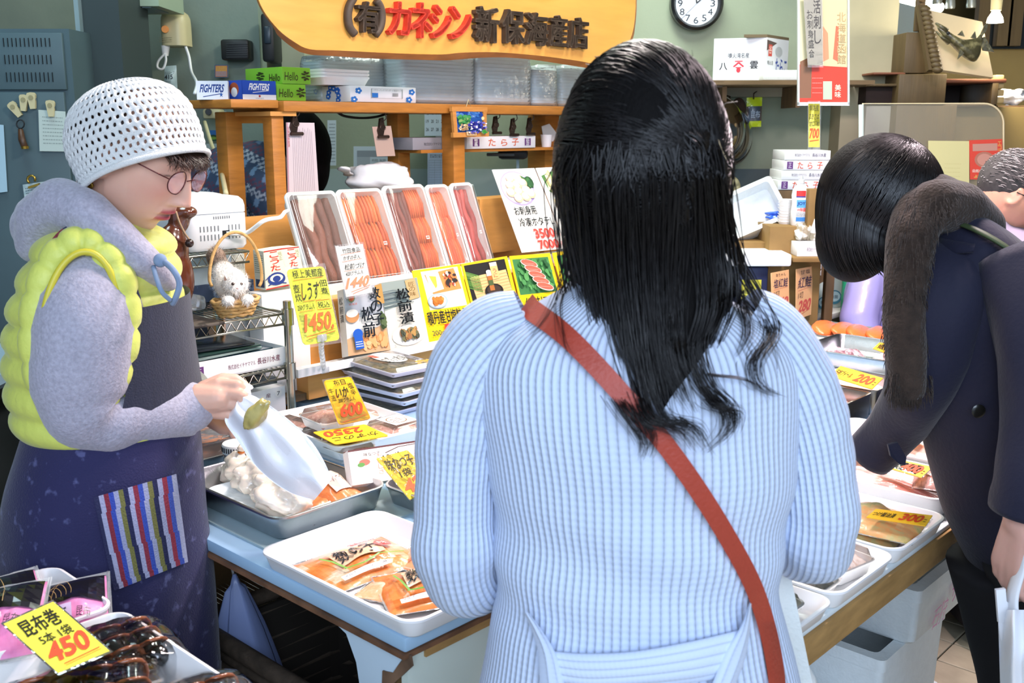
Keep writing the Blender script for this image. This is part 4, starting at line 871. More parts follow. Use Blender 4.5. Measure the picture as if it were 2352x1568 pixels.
def psc(a, full=True):
    a.rect(0, 0, 1, 1, 'f0efe8')
    if full:
        a.ell(.42, .24, .38, .215, 'a89cd8'); a.ell(.42, .235, .35, .195, 'e6e4f0'); random.seed(3); a.blobs(.5, .1, .85, .24, ['2f5a34', '3f6f3c', '264a2c'], 26, .07)
        for x, y in ((.32, .12), (.48, .12), (.26, .2), (.42, .2), (.56, .18), (.22, .29), (.4, .28), (.58, .27), (.34, .36), (.52, .35), (.66, .32)): a.ell(x, y, .1, .055, 'e8b894'); a.ell(x - .01, y - .012, .085, .042, 'f8d8bc')
        a.text('お刺身用', .13, .46, .62, .57, '17171a', .02); a.text('冷凍ホタテL', .14, .6, .92, .71, '17171a', .02)
        a.text('500g', .14, .76, .28, .79, 'd8968a'); a.text('11玉～13玉', .1, .81, .34, .84, 'd8968a'); a.text('3500', .38, .74, .84, .86, 'e8433a', .06); a.text('円', .86, .79, .95, .85, 'e8796a')
        a.text('1kg', .2, .9, .27, .92, 'd8968a'); a.text('21玉～25玉', .08, .93, .34, .96, 'd8968a'); a.text('7000', .38, .88, .84, .99, 'e8433a', .06); a.text('円', .86, .92, .95, .98, 'e8796a')
    else:
        a.poly([(.05, .1), (.5, .02), (.95, .1), (.9, .35), (.4, .4), (.1, .3)], '4f7a40'); random.seed(6)
        for k in range(22): x = random.uniform(.15, .85); y = random.uniform(.07, .3); a.ell(x, y, .09, .04, 'c8c088', 12, random.random() * 3); a.ell(x, y, .075, .03, 'ece6b8', 12, random.random() * 3)
        a.rect(.1, .4, .9, .5, 'e0c88a'); a.text('お刺身用', .1, .55, .8, .66, '17171a', .02); a.text('ホタテ', .14, .68, .7, .78, '17171a', .02); a.text('500g', .14, .84, .34, .88, '55504a')
sign(q2([(1130, 390), (1227, 386), (1301, 570), (1199, 580)], .02), 'white poster of scallops on a violet plate reading 3500 and 7000', psc, 'scallop_poster', col='f0efe8')
sign(q2([(1230, 386), (1327, 381), (1404, 560), (1304, 570)], .02), 'white scallop poster half behind the woman\'s dark hair', lambda a: psc(a, False), 'scallop_poster', col='f0efe8')
# L-shaped counter
ZT = .72
m_top = mat('counter_blue_sheet', '9fc0da', .3, coat=.3, nz=(3, .1), ramp=(1.6, '4f7fa8', .55, .75))
m_front = mat('laminate_greenish', 'ccd8cf', .4, nz=(3, .05), ramp=(6, 'a8a898', .66, .85))
m_frontw = mat('laminate_pale', 'c8dcea', .35, nz=(3, .04))
m_edgew = mat('counter_edge_wood', 'a07c4a', .6, nz=(12, .2, (1, 1, 5)), bump=(30, .3))
CT = thing('sales_counter', 'L-shaped blue-topped sales counter with torn white laminate front and wooden edge', 'counter', W(1.6, 1.6, 0))
build(MB().abox(.955, 3.75, 1.118, 2.235, ZT - .025, ZT, None, .004), 'counter_top', m_top, CT, 40)
build(MB().abox(3.751, 4.5, 1.92, 2.235, ZT - .025, ZT, None, .004), 'counter_top', m_ledge, CT, 40)
build(MB().abox(1.67, 4.5, 2.236, 2.75, ZT - .025, ZT, None, .004), 'counter_top', m_top, CT, 40)
build(MB().abox(1.28, 2.46, .678, 1.117, ZT - .012, ZT - .001, None, .003), 'counter_extension', mat('extension_white', 'd4dcde', .4, nz=(5, .08)), CT, 40)
build(MB().abox(.95, 3.75, 1.116, 2.2, ZT - .034, ZT - .026), 'worn_edge', m_rust, CT)
build(MB().abox(1.27, 2.48, .672, .70, ZT - .066, ZT - .012, None, .002), 'front_rail', m_edgew, CT, 40)
build(MB().abox(1.25, 1.275, .68, 1.10, ZT - .075, ZT - .013), 'side_rail', m_edgew, CT)
build(MB().abox(.965, 1.30, 1.125, 1.14, .02, ZT - .034), 'front_panel', m_front, CT)
build(MB().abox(1.0, 1.30, 1.12, 1.125, ZT - .05, ZT - .034), 'front_trim', m_edgew, CT)
gp = [(757, 1418), (925, 1494), (932, 1500), (912, 1530), (902, 1545), (880, 1538), (878, 1600), (830, 1600), (818, 1520), (795, 1455)]
q = [pA(u, v, .962) for u, v in gp]; build(MB().prism(q, AX * .003), 'torn_laminate', m_frontw, CT)
gp = [(925, 1496), (942, 1506), (946, 1530), (905, 1568), (876, 1600), (878, 1540), (902, 1545), (912, 1530), (930, 1508)]
q = [pA(u, v, .960) for u, v in gp]; build(MB().prism(q, AX * .004), 'bare_board', mat('bare_board', '6e5440', .8, nz=(14, .4), bump=(40, .5)), CT)
for a_, b_ in ((.97, 1.14), (1.0, 2.65), (3.7, 1.12), (3.7, 2.65), (2.2, 2.0)): build(MB().abox(a_, a_ + .05, b_, b_ + .05, 0, ZT - .03), 'leg', m_woodd, CT)
for a_, b_, m_ in ((1.3, .71, m_edgew), (2.42, .95, m_edgew)): build(MB().abox(a_, a_ + .04, b_, b_ + .04, 0, ZT - .013), 'leg', m_, CT)
build(MB().abox(1.0, 2.2, 2.4, 2.42, .02, ZT - .03), 'back_panel', m_woodd, CT)
o = thing('wicker_basket', 'dark wicker basket standing in the shade under the counter', 'basket', W(1.22, 1.6, 0))
m_wick = mat('wicker', '4e4236', .8, nz=(40, .3), bump=(80, .5)); cx, cy = 1.22, 1.62; zb = .03
def bq_(s, z): return [W(cx + x * s, cy + y * s, z) for x, y in rrect(.42, .52, .07, 4)]
build(MB().loft([bq_(.8, zb), bq_(.96, .44), bq_(.93, .44), bq_(.78, zb + .01)], True, True, True), 'liner', mat('wicker_core', '2a241e', .9), o)
for k in range(13):
    z = zb + .012 + k * .032; s = .8 + .17 * (k / 13); build(MB().tube([p + (p - W(cx, cy, p.z)).normalized() * (.004 + .003 * math.sin(i * 2.2 + k * math.pi)) for i, p in enumerate(bq_(s, z))], .012, 6, loop=True), 'woven_row', m_wick, o, True)
build(MB().tube(bq_(.99, .46), .018, 8, loop=True), 'rim', m_wick, o, True)
o = thing('hanging_sheet', 'bundle of white plastic bags tied with string under the counter edge', 'bag', W(.97, 1.62, .1))
rings = []
top = pB(538, 1318, 1.86); ctr = lambda v: pB(538 + (v - 1318) * .13, v, 1.80)
for v, r_ in ((1318, .004), (1340, .012), (1352, .02), (1400, .035), (1450, .05), (1500, .062), (1560, .075), (1640, .09), (1760, .1)):
    c = ctr(v); rings.append([c + AX * (r_ * (1 + .35 * math.sin(5 * t_) * (v > 1345)) * math.cos(t_)) + BX * (r_ * .6 * (1 + .3 * math.sin(4 * t_ + 1)) * math.sin(t_)) for t_ in [2 * math.pi * k / 40 for k in range(40)]])
build(MB().loft(rings), 'sheet_folds', mat('bluish_sheet', '8c9ccc', .45, coat=.2), o, True)
build(MB().tube([pB(532, 1300, 1.86), pB(536, 1318, 1.86), pB(540, 1338, 1.84)], .003, 6), 'string', m_white, o, True)
build(MB().tube([pB(540 + 5 * math.cos(k), 1326 + 5 * math.sin(k * 1.7), 1.85) for k in range(12)], .002, 5), 'knot', m_white, o, True)
# trays, packs and pouches
def tray(label, a0, a1, b0, b1, z, h, m, r=.03, rot=0, lip=.005, name='display_tray', cat='tray', group=None, slope=.012):
    ca, cb = (a0 + a1) / 2, (b0 + b1) / 2; w, d = a1 - a0, b1 - b0; c = W(ca, cb, z); M = Matrix.Rotation(TH + R(rot), 3, 'Z')
    o = thing(name, label, cat, c, 0, group)
    ring = lambda ins, zz: [c + M @ V(x, y, zz) for x, y in rrect(w - 2 * ins, d - 2 * ins, max(r - ins, .006), 6)]
    build(MB().loft([ring(slope + .004, 0), ring(slope, .004), ring(.003, h - .006), ring(0, h - .005), ring(0, h - .001), ring(.002, h), ring(lip, h), ring(lip + .002, h - .003), ring(slope + lip, .008), ring(slope + lip + .006, .004)]), 'tray_body', m, o, 50)
    return o
def pouch(label, a, b, z, w, d, h, rot, cols, art=None, name='food_pouch', film_m=None, seed=1, lump=.35, tilt=(0, 0), cat='packet', crimp=.02, group=None):
    """sealed clear pouch: bulging content with a flat crimped border, label print following the bulge"""
    c = W(a, b, z); M = Matrix.Rotation(TH + R(rot), 3, 'Z') @ Matrix.Rotation(R(tilt[0]), 3, 'X') @ Matrix.Rotation(R(tilt[1]), 3, 'Y')
    o = thing(name, label, cat, c)
    def hh(s, t):
        k = max(0, math.sin(math.pi * min(max(s, 0), 1)) * math.sin(math.pi * min(max(t, 0), 1)))
        q = noise.noise(V(s * 3.2 + seed * 7, t * 3.2, seed)) * lump + noise.noise(V(s * 9, t * 9 + seed, 3)) * lump * .35
        return h * (k ** .45) * (1 + q) * (.55 + .45 * k)
    def P(s, t, e=0): return c + M @ V((s - .5) * w, (t - .5) * d, .002 + hh(s, t) + e)
    def cf(s, t):
        q = noise.noise(V(s * 3 + seed, t * 3, seed * 3)) * .5 + .5 + noise.noise(V(s * 14, t * 14, seed)) * .22; i = min(max(q, 0), .999) * (len(cols) - 1); k = int(i); f = i - k
        A_c, B_c = lin(cols[k]), lin(cols[min(k + 1, len(cols) - 1)]); return tuple(A_c[j] * (1 - f) + B_c[j] * f for j in range(3))
    mb = MB().grid(lambda s, t: P(s, t), 30, 30, cfn=cf)
    mb.grid(lambda s, t: c + M @ V((s - .5) * w, (t - .5) * d, .001), 2, 2, 'a89080')
    build(mb, 'contents', mat('wet_food', rough=.35, coat=.55, vcol=True, sss=.1, bump=(45, .35)), o, True, fix=False)
    g = MB()
    for s0, s1, t0, t1 in ((-crimp, 0, -crimp, 1 + crimp), (1, 1 + crimp, -crimp, 1 + crimp), (0, 1, -crimp, 0), (0, 1, 1, 1 + crimp)):
        g.grid(lambda s, t: c + M @ V((s0 + (s1 - s0) * s - .5) * w, (t0 + (t1 - t0) * t - .5) * d, .003 + .003 * noise.noise(V(s * 9 + s0, t * 9 + t0, seed))), 8, 8)
    build(g, 'seal_edge', film('seal_film', 'f4f8f8', .3, .15, (60, .6)), o, True, fix=False)
    if art:
        a_ = Art(fn=lambda x, y, e: P(x, 1 - y, e * 3 + .001)); art(a_); a_.done('label_print', o, M_gloss)
    return o
def kazunoko(a, t1='数の子', t2='味付'):
    a.mb.grid(lambda i, j: a.fn(.24 + .46 * i, .27 + .38 * j, .001), 8, 8, None, lambda s, t: 'eec09c')
    a.n += 8; a.text(t1, .26, .3, .66, .62, '1e1e22', .02, .2, .03); a.text(t2, .5, .18, .8, .32, 'e04a4a', .02); a.ell(.74, .5, .09, .09, 'e4585a'); a.text('味', .69, .45, .79, .55, 'fff0e8'); a.line([(.22, .72), (.4, .78), (.6, .7), (.84, .76)], .02, '6fae4a'); a.line([(.16, .3), (.2, .5), (.24, .74)], .02, '8aba5a')
    a.mb.grid(lambda i, j: a.fn(.12 + .5 * i, .84 + .08 * j, .0025), 6, 2, None, lambda s, t: 'f4f4f0'); a.n += 6; a.text('マルイ・シーフーズ(株)', .14, .855, .6, .905, '4a4048')
OC = ['b8500e', 'd8742a', 'e08c48', 'cc5e18', 'e09a58']
tray('long white tray at the counter corner with orange roe pouches', .945, 1.225, 1.092, 1.512, ZT, .036, m_tray, .035)
pouch('large orange herring roe pouch, leftmost in the front white tray', 1.075, 1.375, ZT + .006, .20, .15, .022, -4, ['7a7c3a', 'c8641e', 'dc7c34', 'e08c48', 'd8c8b0', 'cc6418'], kazunoko, seed=3)
pouch('orange roe pouch with a pink seal nearest the sweater sleeve', 1.085, 1.20, ZT + .010, .17, .15, .026, -28, OC, lambda a: kazunoko(a, '味付け数の子'[3:], '味付'), seed=8)
pouch('pale pink pouch at the back of the front white tray', 1.165, 1.26, ZT + .006, .10, .20, .016, 8, ['e0a88c', 'e09468', 'ecc4ac'], lambda a: a.scribble(.2, .2, .8, .8, 'b86a5a', 6, .012), seed=12)
pouch('translucent empty corner of a pouch under the front orange ones', 1.04, 1.25, ZT + .005, .09, .10, .012, 20, ['eac8a8', 'e8a878', 'f2dcc8'], None, seed=15)
tray('deep steel tray with white mochi bags and orange pouches', 1.02, 1.298, 1.55, 1.93, ZT + .006, .052, m_steel, .04, slope=.016)
build_o = one(MB().abox(1.0, 1.36, 1.50, 1.95, ZT, ZT + .0045, None), 'thin_board', mat('thin_board', '9fb4b8', .5), 'thin pale board lying under the steel tray', 'board')
tray('small white foam tray holding the knotted mochi bags', 1.045, 1.20, 1.60, 1.86, ZT + .015, .022, m_foam, .03, name='foam_tray')
m_squid = mat('pale_squid_bag', 'e9dccb', .3, coat=.8, sss=.2, bump=(18, .6), ramp=(14, 'c8a884', .62, .8))
for k, (da, db, s, lab) in enumerate(((0.0, .0, 1.1, 'knotted bag of white rice cakes nearest the foam tray corner'), (.015, .075, 1.0, 'knotted bag of white rice cakes, second from the near corner'), (.03, .15, 1.0, 'bag of pale rice cakes, third towards the seller'), (.04, .215, .95, 'bag of pale rice cakes nearest the seller\'s apron'))):
    c = W(1.115 + da, 1.65 + db, ZT + .055); o = thing('rice_cake_bag', lab, 'bag', c - V(0, 0, .03))
    build(crumple(MB(), c, (.055 * s, .05 * s, .036 * s), k * 3, .4, 6), 'bag_contents', m_squid, o, True)
    kn = c + V(-.01, .0, .036 * s) + AX * (.03 - .01 * k)
    build(MB().tube([kn - V(0, 0, .014), kn, kn + AX * .01 + V(0, 0, .008)], [.012, .005, .004], 10), 'neck', m_squid, o, True)
    build(MB().tube([kn + V(.006 * math.cos(j * .8), .006 * math.sin(j * .8), .001) for j in range(8)], .0025, 6, loop=True), 'orange_tie', mat('orange_band', 'e08030', .5), o, True)
    build(crumple(MB(), kn + V(.004, 0, .010), (.011, .011, .009), k + 40, .4, 4, 16, 10), 'knot', m_squid, o, True)
pouch('large orange pouch folded over the rear of the steel tray', 1.225, 1.67, ZT + .028, .085, .21, .040, -2, ['b45a20', 'd87438', 'e08c54', 'e4a478'], lambda a: (a.mb.grid(lambda i, j: a.fn(.25 + .45 * i, .5 + .3 * j, .001), 5, 5, None, lambda s, t: 'f4dcd0'), a.text('味付', .3, .35, .5, .48, 'e04a4a', .02), a.text('マルイシーフーズ', .3, .6, .66, .7, '5a4048')) and None, seed=21)
pouch('flat orange pouch lying at the bottom of the steel tray', 1.17, 1.63, ZT + .016, .15, .10, .022, 14, ['b45a28', 'd87840', 'e89a68'], None, seed=24)
m_food = mat('minced_food', rough=.5, coat=.3, vcol=True, bump=(120, .8))
def pack(label, a, b, z, w, d, h, rot, cols, art=None, name='lidded_pack', lid=True, seed=0, mtray=None, rr=.02):
    c = W(a, b, z); M = Matrix.Rotation(TH + R(rot), 3, 'Z'); o = thing(name, label, 'food pack', c)
    ring = lambda ins, zz: [c + M @ V(x, y, zz) for x, y in rrect(w - 2 * ins, d - 2 * ins, max(rr - ins, .005), 5)]
    build(MB().loft([ring(.012, 0), ring(.004, h * .5), ring(0, h * .52), ring(0, h * .58), ring(.005, h * .58), ring(.014, h * .12)]), 'pack_tray', mtray or m_tray, o, 50)
    def f(s, t):
        k = (math.sin(math.pi * (.02 + .96 * s)) * math.sin(math.pi * (.02 + .96 * t))) ** .3
        return c + M @ V((s - .5) * (w - .016), (t - .5) * (d - .016), h * .1 + h * .7 * k * (1 + .15 * noise.noise(V(s * 4, t * 4, seed))))
    build(MB().grid(f, 18, 18, cfn=lambda s, t: cols[int((noise.noise(V(s * 9, t * 9, seed)) * .5 + .5) * 2.99 * len(cols)) % len(cols)]), 'food', m_food, o, True, fix=False)
    if lid:
        build(MB().loft([ring(.0, h * .58), ring(.006, h * .62), ring(.012, h * .92), ring(.022, h)], True, False, True), 'lid', film('lid_film', 'f4fff0', .05, .06, (12, .12)), o, 60)
    if art:
        q = [c + M @ V(x * (w * .28), y * d * .3, h + .0005) for x, y in ((-1, 1), (1, 1), (1, -1), (-1, -1))]; a_ = Art(q, e0=.0008); art(a_); a_.done('sticker', o)
    return o
tray('raised white tray with pink minced packs and two yellow price cards', 1.39, 1.67, 1.82, 2.19, ZT + .014, .04, m_tray, .035, rot=-4)
one(MB().abox(1.41, 1.65, 1.86, 2.16, ZT, ZT + .0135), 'support_board', m_card, 'white board slab raising the tray of minced packs', 'board')
def stk(a): a.rect(0, 0, 1, 1, 'f4f0ea'); a.ell(.5, .5, .4, .36, '8a6a4a'); a.ell(.5, .5, .36, .31, 'f4f0ea'); a.text('塩辛', .25, .3, .75, .7, '6a4a34')
PK = ['d8a494', 'e0b0a0', 'c88e80', 'd49a8c']
zt_ = ZT + .019
pack('pink minced pack at the left back of the white tray', 1.50, 2.11, zt_, .12, .13, .034, 3, PK, stk, seed=1)
pack('rounded lidded pack of pink squid beside the upright 600 card', 1.47, 1.99, zt_ + .0355, .11, .12, .045, -6, PK, None, seed=2)
pack('lidded pack of dark pink squid under the rounded one', 1.47, 1.985, zt_, .12, .12, .034, -6, ['a87068', 'b88078', '986058'], None, seed=3)
pack('pink pack at the near left corner under the lying card', 1.435, 1.865, zt_, .10, .10, .034, 0, ['c88a7c', 'b87a6c', 'd89a8c'], None, seed=4)
pack('pink pack at the right of the white tray with a round sticker', 1.62, 1.91, zt_, .12, .13, .034, 0, PK, stk, seed=5)
pack('orange-pink pack behind the upright 600 card', 1.60, 2.07, zt_, .12, .13, .034, 0, ['d8906c', 'e0a080'], None, seed=6)
def s600(a):
    K = '30280c'; O = 'd8481c'
    a.text('布目', .3, .03, .72, .15, K, 0, 0, .04); a.vtext('牛造', .06, .18, .2, .48, K, 0, .04); a.text('いか', .26, .2, .68, .42, K, .03, .5, .05); a.vtext('塩辛', .74, .12, .92, .42, K, 0, .04); a.text('200グラム入', .24, .43, .8, .53, K, .01, .5, .05)
    a.text('600', .18, .56, .9, .85, O, .04, .6, .03); a.frame(.03, .02, .97, .98, 'f0a020', .008); a.line([(.12, .95), (.9, .88)], .008, O); a.line([(.24, .18), (.24, .42)], .006, O); a.line([(.26, .16), (.72, .15)], .006, O)
NV = lambda t_: (-BX * math.cos(R(t_)) + UP * math.sin(R(t_)))
pt = W(1.52, 1.90, ZT + .07); nn = NV(22)
sign([pP(u, v, pt, nn) for u, v in ((742, 874), (806, 864), (853, 962), (779, 977))], 'yellow price card reading 600 standing among the minced packs', s600, col='f8c81c', rc=.01, holder=1.05)
def lying(txt, col='d8481c', ang=None, jp='かずのこ'):
    def f(a): a.text(jp, .08, .15, .92, .42, '30280c', 0, .3, .05); a.text(txt, .2, .5, .92, .88, col, .04, .5, .03); a.line([(.1, .93), (.9, .9)], .01, col)
    return f
def onplane(pts, z): return [pZ(u, v, z) for u, v in pts]
qq = [pZ(893, 1000, ZT + .068), pZ(770, 1020, ZT + .066), pZ(718, 992, ZT + .068), pZ(838, 974, ZT + .07)]
sign(qq, 'yellow price card lying upside down on the minced packs', lying('2350'), col='f8c81c', rc=.006)
mpk = mat('pack_lilac_white', 'dcdaea', .3, coat=.4)
def seaweed_lbl(a): a.ell(.5, .5, .45, .45, 'f0eee6'); a.rect(.1, .15, .3, .4, 'e05a4a'); a.text('かず入松前', .1, .45, .9, .85, '26221c', .02)
for k in range(5):
    pack(['bottom pack of the tall stack behind the 600 card', 'second pack from the bottom of the tall stack', 'middle pack of the tall stack', 'fourth pack of the tall stack, just under the top', 'dark seaweed pack on top of the tall stack'][k], 1.835 + .008 * math.sin(k * 2), 2.19 + .01 * math.cos(k * 1.7), ZT + .0005 + k * .0265, .165, .26, .026, 5 * math.sin(k * 1.3), ['5a4f34', '6a5c3c', '4a4430', '786a48'], seaweed_lbl if k == 4 else None, seed=10 + k, mtray=mpk, name='sealed_pack')
pack('thin clear pack with orange crumbs beside the tall stack', 1.95, 1.93, ZT + .001, .14, .2, .03, -8, ['d8804a', 'e8d8d0', 'f0e8e4'], None, seed=31, mtray=mpk, name='sealed_pack')
pack('upper clear pack with pink food touching the sweater sleeve', 1.96, 1.94, ZT + .032, .14, .2, .03, 6, ['e8d0cc', 'd88a5a', 'f0e4e0'], None, seed=32, mtray=mpk, name='sealed_pack')
def atsu(a): a.text('寿都産', .1, .08, .9, .35, '30280c', .01, .2, .05); a.text('生あみ', .1, .42, .9, .7, '30280c', .01, .2, .05); a.text('佃煮', .2, .74, .8, .95, '30280c', 0, .2, .05)
pt = W(1.95, 2.1, ZT + .12)
sign([pP(u, v, pt, NV(30)) for u, v in ((953, 828), (1012, 821), (1050, 868), (1006, 878))], 'small yellow price card leaning behind the tall pack stack', atsu, col='f4cc24', holder=1.05)
tray('steel tray with a printed roe package near the sweater sleeve', 1.302, 1.56, 1.24, 1.60, ZT + .001, .045, m_steel, .04, slope=.014)
pouch('orange-brown pouch in the steel tray by the sleeve', 1.40, 1.42, ZT + .012, .13, .15, .024, 10, ['a85a34', 'd88454', 'e8a880'], None, seed=41)
def ajinatsu(a):
    a.rect(0, 0, 1, 1, 'f4ece6', 6); a.rect(0, 0, 1, .05, '5a2a2a', 6); a.line([(.4, .22), (.55, .1), (1, .06)], .02, '4a2a24'); a.text('味なつ子', .16, .14, .34, .24, '40302c'); a.ell(.16, .4, .06, .09, 'e07060'); a.ell(.12, .46, .04, .06, '5a9a4a'); a.vtext('おいしさ', .3, .2, .36, .8, 'e8a090'); a.vtext('北海道', .7, .3, .8, .8, 'e8b0a0')
qb = [pP(u, v, W(1.47, 1.60, ZT + .05), NV(35)) for u, v in ((718 + 80, 1035), (1000, 1005), (1010, 1085), (810, 1115))]
o = thing('roe_package', 'white printed package with a dark red top line behind the 42 card', 'package', base_of(qb)); build(slab(qb, .02, m_card), 'package_body', m_card, o); a_ = Art(qb); ajinatsu(a_); a_.done('lettering', o)
def s42(a): a.text('味なつ子', .1, .08, .92, .36, '3a3018', .01, .3, .05); a.text('1袋', .25, .38, .6, .55, '3a3018', .01, .3, .05); a.text('420', .1, .6, .95, .9, 'e0602c', .04, .5, .03)
sign([pP(u, v, W(1.43, 1.50, ZT + .05), NV(40)) for u, v in ((864, 1052), (936, 1033), (1012, 1110), (942, 1148))], 'yellow card with 42 cut off by the light blue sleeve', s42, col='f8dc38', rc=.004, holder=1.04)
m_jar = mat('jar_glass', 'aeb0b4', .1, trans=.5, coat=.6)
def jar(a, b, lab):
    c = W(a, b, ZT + .001); o = thing('lidded_jar', lab, 'jar', c)
    build(MB().lathe([(.028, 0), (.033, .006), (.034, .05), (.031, .056)], c, 28), 'glass_body', m_jar, o, 50)
    build(MB().lathe([(.030, .002), (.031, .05)], c, 24), 'contents', mat('jar_content', '8a8088', .5), o, True)
    build(MB().lathe([(.035, .054), (.036, .058), (.036, .072), (.034, .075), (.03, .074)], c, 40), 'lid', m_tray, o, 50)
    for k in range(0, 40): th_ = k / 40 * 2 * math.pi; 
    g = MB()
    for k in range(36): th_ = k / 36 * 2 * math.pi; g.box(c + V(.0363 * math.cos(th_), .0363 * math.sin(th_), .0645), (.0012, .0022, .011), th_, )
    build(g, 'lid_ribs', m_dark, o, kind='stuff')
    a_ = Art(fn=lambda x, y, e: c + V((.0345 + e * .5) * math.cos(R(-120) + x * 1.8), (.0345 + e * .5) * math.sin(R(-120) + x * 1.8), .045 - y * .04)); a_.mb.grid(lambda i, j: a_.fn(i, j, .0005), 10, 3, None, lambda s, t: 'dcdce4'); a_.ell(.3, .4, .14, .3, '28306a'); a_.rect(.45, .15, .95, .3, '28306a', 4); a_.rect(.45, .4, .95, .5, 'c0404a', 4); a_.done('label_print', o)
jar(1.205, 1.975, 'striped-lid jar with a blue and red label beside the plastic bag'); jar(1.255, 1.915, 'second jar half hidden behind the plastic bag')
tray('steel tray under the tub of orange miso behind the seller\'s hand', 1.07, 1.36, 2.02, 2.32, ZT + .001, .04, m_steel, .03)
c = W(1.205, 2.14, ZT + .012); o = thing('miso_tub', 'round clear-lidded tub of orange paste beside the seller\'s cuff', 'tub', c)
build(MB().lathe([(.08, 0), (.095, .05), (.098, .052), (.098, .056), (.09, .052), (.076, .01)], c, 40), 'tub_body', m_milky, o, 50)
build(MB().lathe([(.078, .006), (.088, .042), (.06, .046), (.001, .044)], c, 40), 'orange_paste', mat('orange_paste', 'c87a40', .45, coat=.4, nz=(12, .15), bump=(30, .5)), o, True)
build(MB().lathe([(.099, .056), (.085, .060), (.02, .063), (.001, .063)], c, 40), 'clear_lid', m_clear, o, True)
# right-hand trays
tray('white tray with lidded tofu-like packs beside the white bag strap', 1.285, 1.475, .66, 1.0, ZT, .034, m_tray, .03)
pack('white lidded pack upper of two in the tray beside the strap', 1.40, .775, ZT + .045, .10, .13, .045, 4, ['ece8d8', 'e0d4bc'], None, seed=51)
pack('pale pack under the white one with olive tint', 1.395, .76, ZT + .005, .11, .13, .038, 0, ['a89a7c', 'c8bca0', 'd8d0bc'], None, seed=52)
tray('white tray with a dark seaweed tub and a pink block, numbered 5', 1.482, 1.715, .66, 1.06, ZT, .036, m_tray, .035)
pack('oblong clear tub of black seaweed under the elbow', 1.53, .775, ZT + .005, .08, .17, .04, 0, ['1a1614', '2a2420', '3a3028'], None, seed=53, rr=.02)
pack('clear tub with a pale pink block behind the seaweed tub', 1.635, .765, ZT + .005, .11, .16, .05, -10, ['e8cfc4', 'dcbcae', 'f0dcd4'], None, seed=54)
tray('white tray with green-flecked pickle pouches and the 300 card', 1.722, 1.965, .662, 1.09, ZT, .036, m_tray, .035)
GC = ['a89a54', 'd8c490', 'e0a468', 'c8b880', '9aa060', 'ecd8b8']
pouch('lower flat pickle pouch in the tray with the 300 card', 1.80, .80, ZT + .005, .15, .20, .018, 5, GC, None, seed=61, lump=.5)
pouch('plump yellow-green pickle pouch on top in the 300 tray', 1.845, .77, ZT + .026, .15, .19, .03, 8, GC, None, seed=62, lump=.5)
pouch('orange shrimp pouch at the back of the 300 tray', 1.87, .99, ZT + .006, .14, .12, .025, 0, ['e8844a', 'f0c8b8', 'f4dcd0'], None, seed=63)
tray('white tray of dark pink fish fillets in film with the 400 card', 2.005, 2.215, .69, 1.10, ZT, .045, m_tray, .035)
for k, (a_, b_, w_, lab) in enumerate(((2.075, .90, .34, 'long pink fillet pouch nearest in the 400 tray'), (2.15, .90, .34, 'long fillet pouch at the back of the 400 tray'))):
    pouch(lab, a_, b_, ZT + .012 + .008 * k, .07, w_, .03, 2 - 4 * k, ['e0a8a0', 'c87a74', 'f0ccc4', '8a4a48'], None, seed=70 + k, lump=.5)
pouch('brown crinkled dried fish pack at the right of the 400 tray', 2.11, .745, ZT + .04, .10, .09, .03, 20, ['5a3430', 'a87870', 'd8b0a8', '3a2220'], None, seed=74, lump=.9)
tray('white tray with orange packs under the 900 card', 2.228, 2.45, .74, 1.09, ZT, .05, m_tray, .03)
pouch('pink and orange pack under the 900 card', 2.33, .9, ZT + .012, .17, .24, .036, 0, ['f0a074', 'f4d0c0', 'e8d8d4', 'd86a54'], None, seed=76)
tray('deep steel tray of pink fillets with the 200 card', 2.44, 2.645, 1.12, 1.42, ZT + .001, .07, m_steel, .02, slope=.004)
tray('deep steel tray joined behind the 200 card tray', 2.655, 2.87, 1.12, 1.42, ZT + .001, .07, m_steel, .02, slope=.004)
pouch('pink fillet pack in the front deep steel tray', 2.54, 1.27, ZT + .03, .17, .24, .045, 0, ['f0c0b0', 'e88a6c', 'f4dcd8', 'e8a080'], None, seed=80, lump=.6)
pouch('white film pack in the rear deep steel tray', 2.76, 1.27, ZT + .03, .17, .24, .045, 5, ['f4e0e0', 'e8b8b0', 'f8f0f0'], None, seed=81, lump=.6)
tray('wide steel tray with silvery fish parts', 3.02, 3.33, 1.18, 1.55, ZT + .02, .055, m_steel, .03)
one(MB().abox(3.0, 3.7, 1.15, 1.75, ZT, ZT + .0195), 'ice_board', m_card, 'white board raising the far fish trays', 'board')
pouch('pale fish meat pack in the wide steel tray', 3.18, 1.28, ZT + .03, .22, .16, .035, 0, ['f4dce0', 'e8c0c4', 'f8f0f2'], None, seed=82, lump=.6)
pouch('dark purple fish cheek pack in the wide steel tray', 3.14, 1.44, ZT + .032, .12, .14, .035, 30, ['4a2a38', 'e0c8d0', '7a4a58', 'f0e0e4'], None, seed=83, lump=.7)
tray('white foam tray left of the salmon fillets', 3.10, 3.33, 1.56, 1.78, ZT + .001, .05, m_foam, .02)
pouch('orange slice pack in the white foam tray', 3.2, 1.66, ZT + .015, .14, .14, .03, 0, ['f0b088', 'f8dccc', 'e88a54'], None, seed=84)
tray('low steel tray of orange salmon fillets at the far end', 3.36, 3.64, 1.36, 1.74, ZT + .02, .03, m_steel, .02)
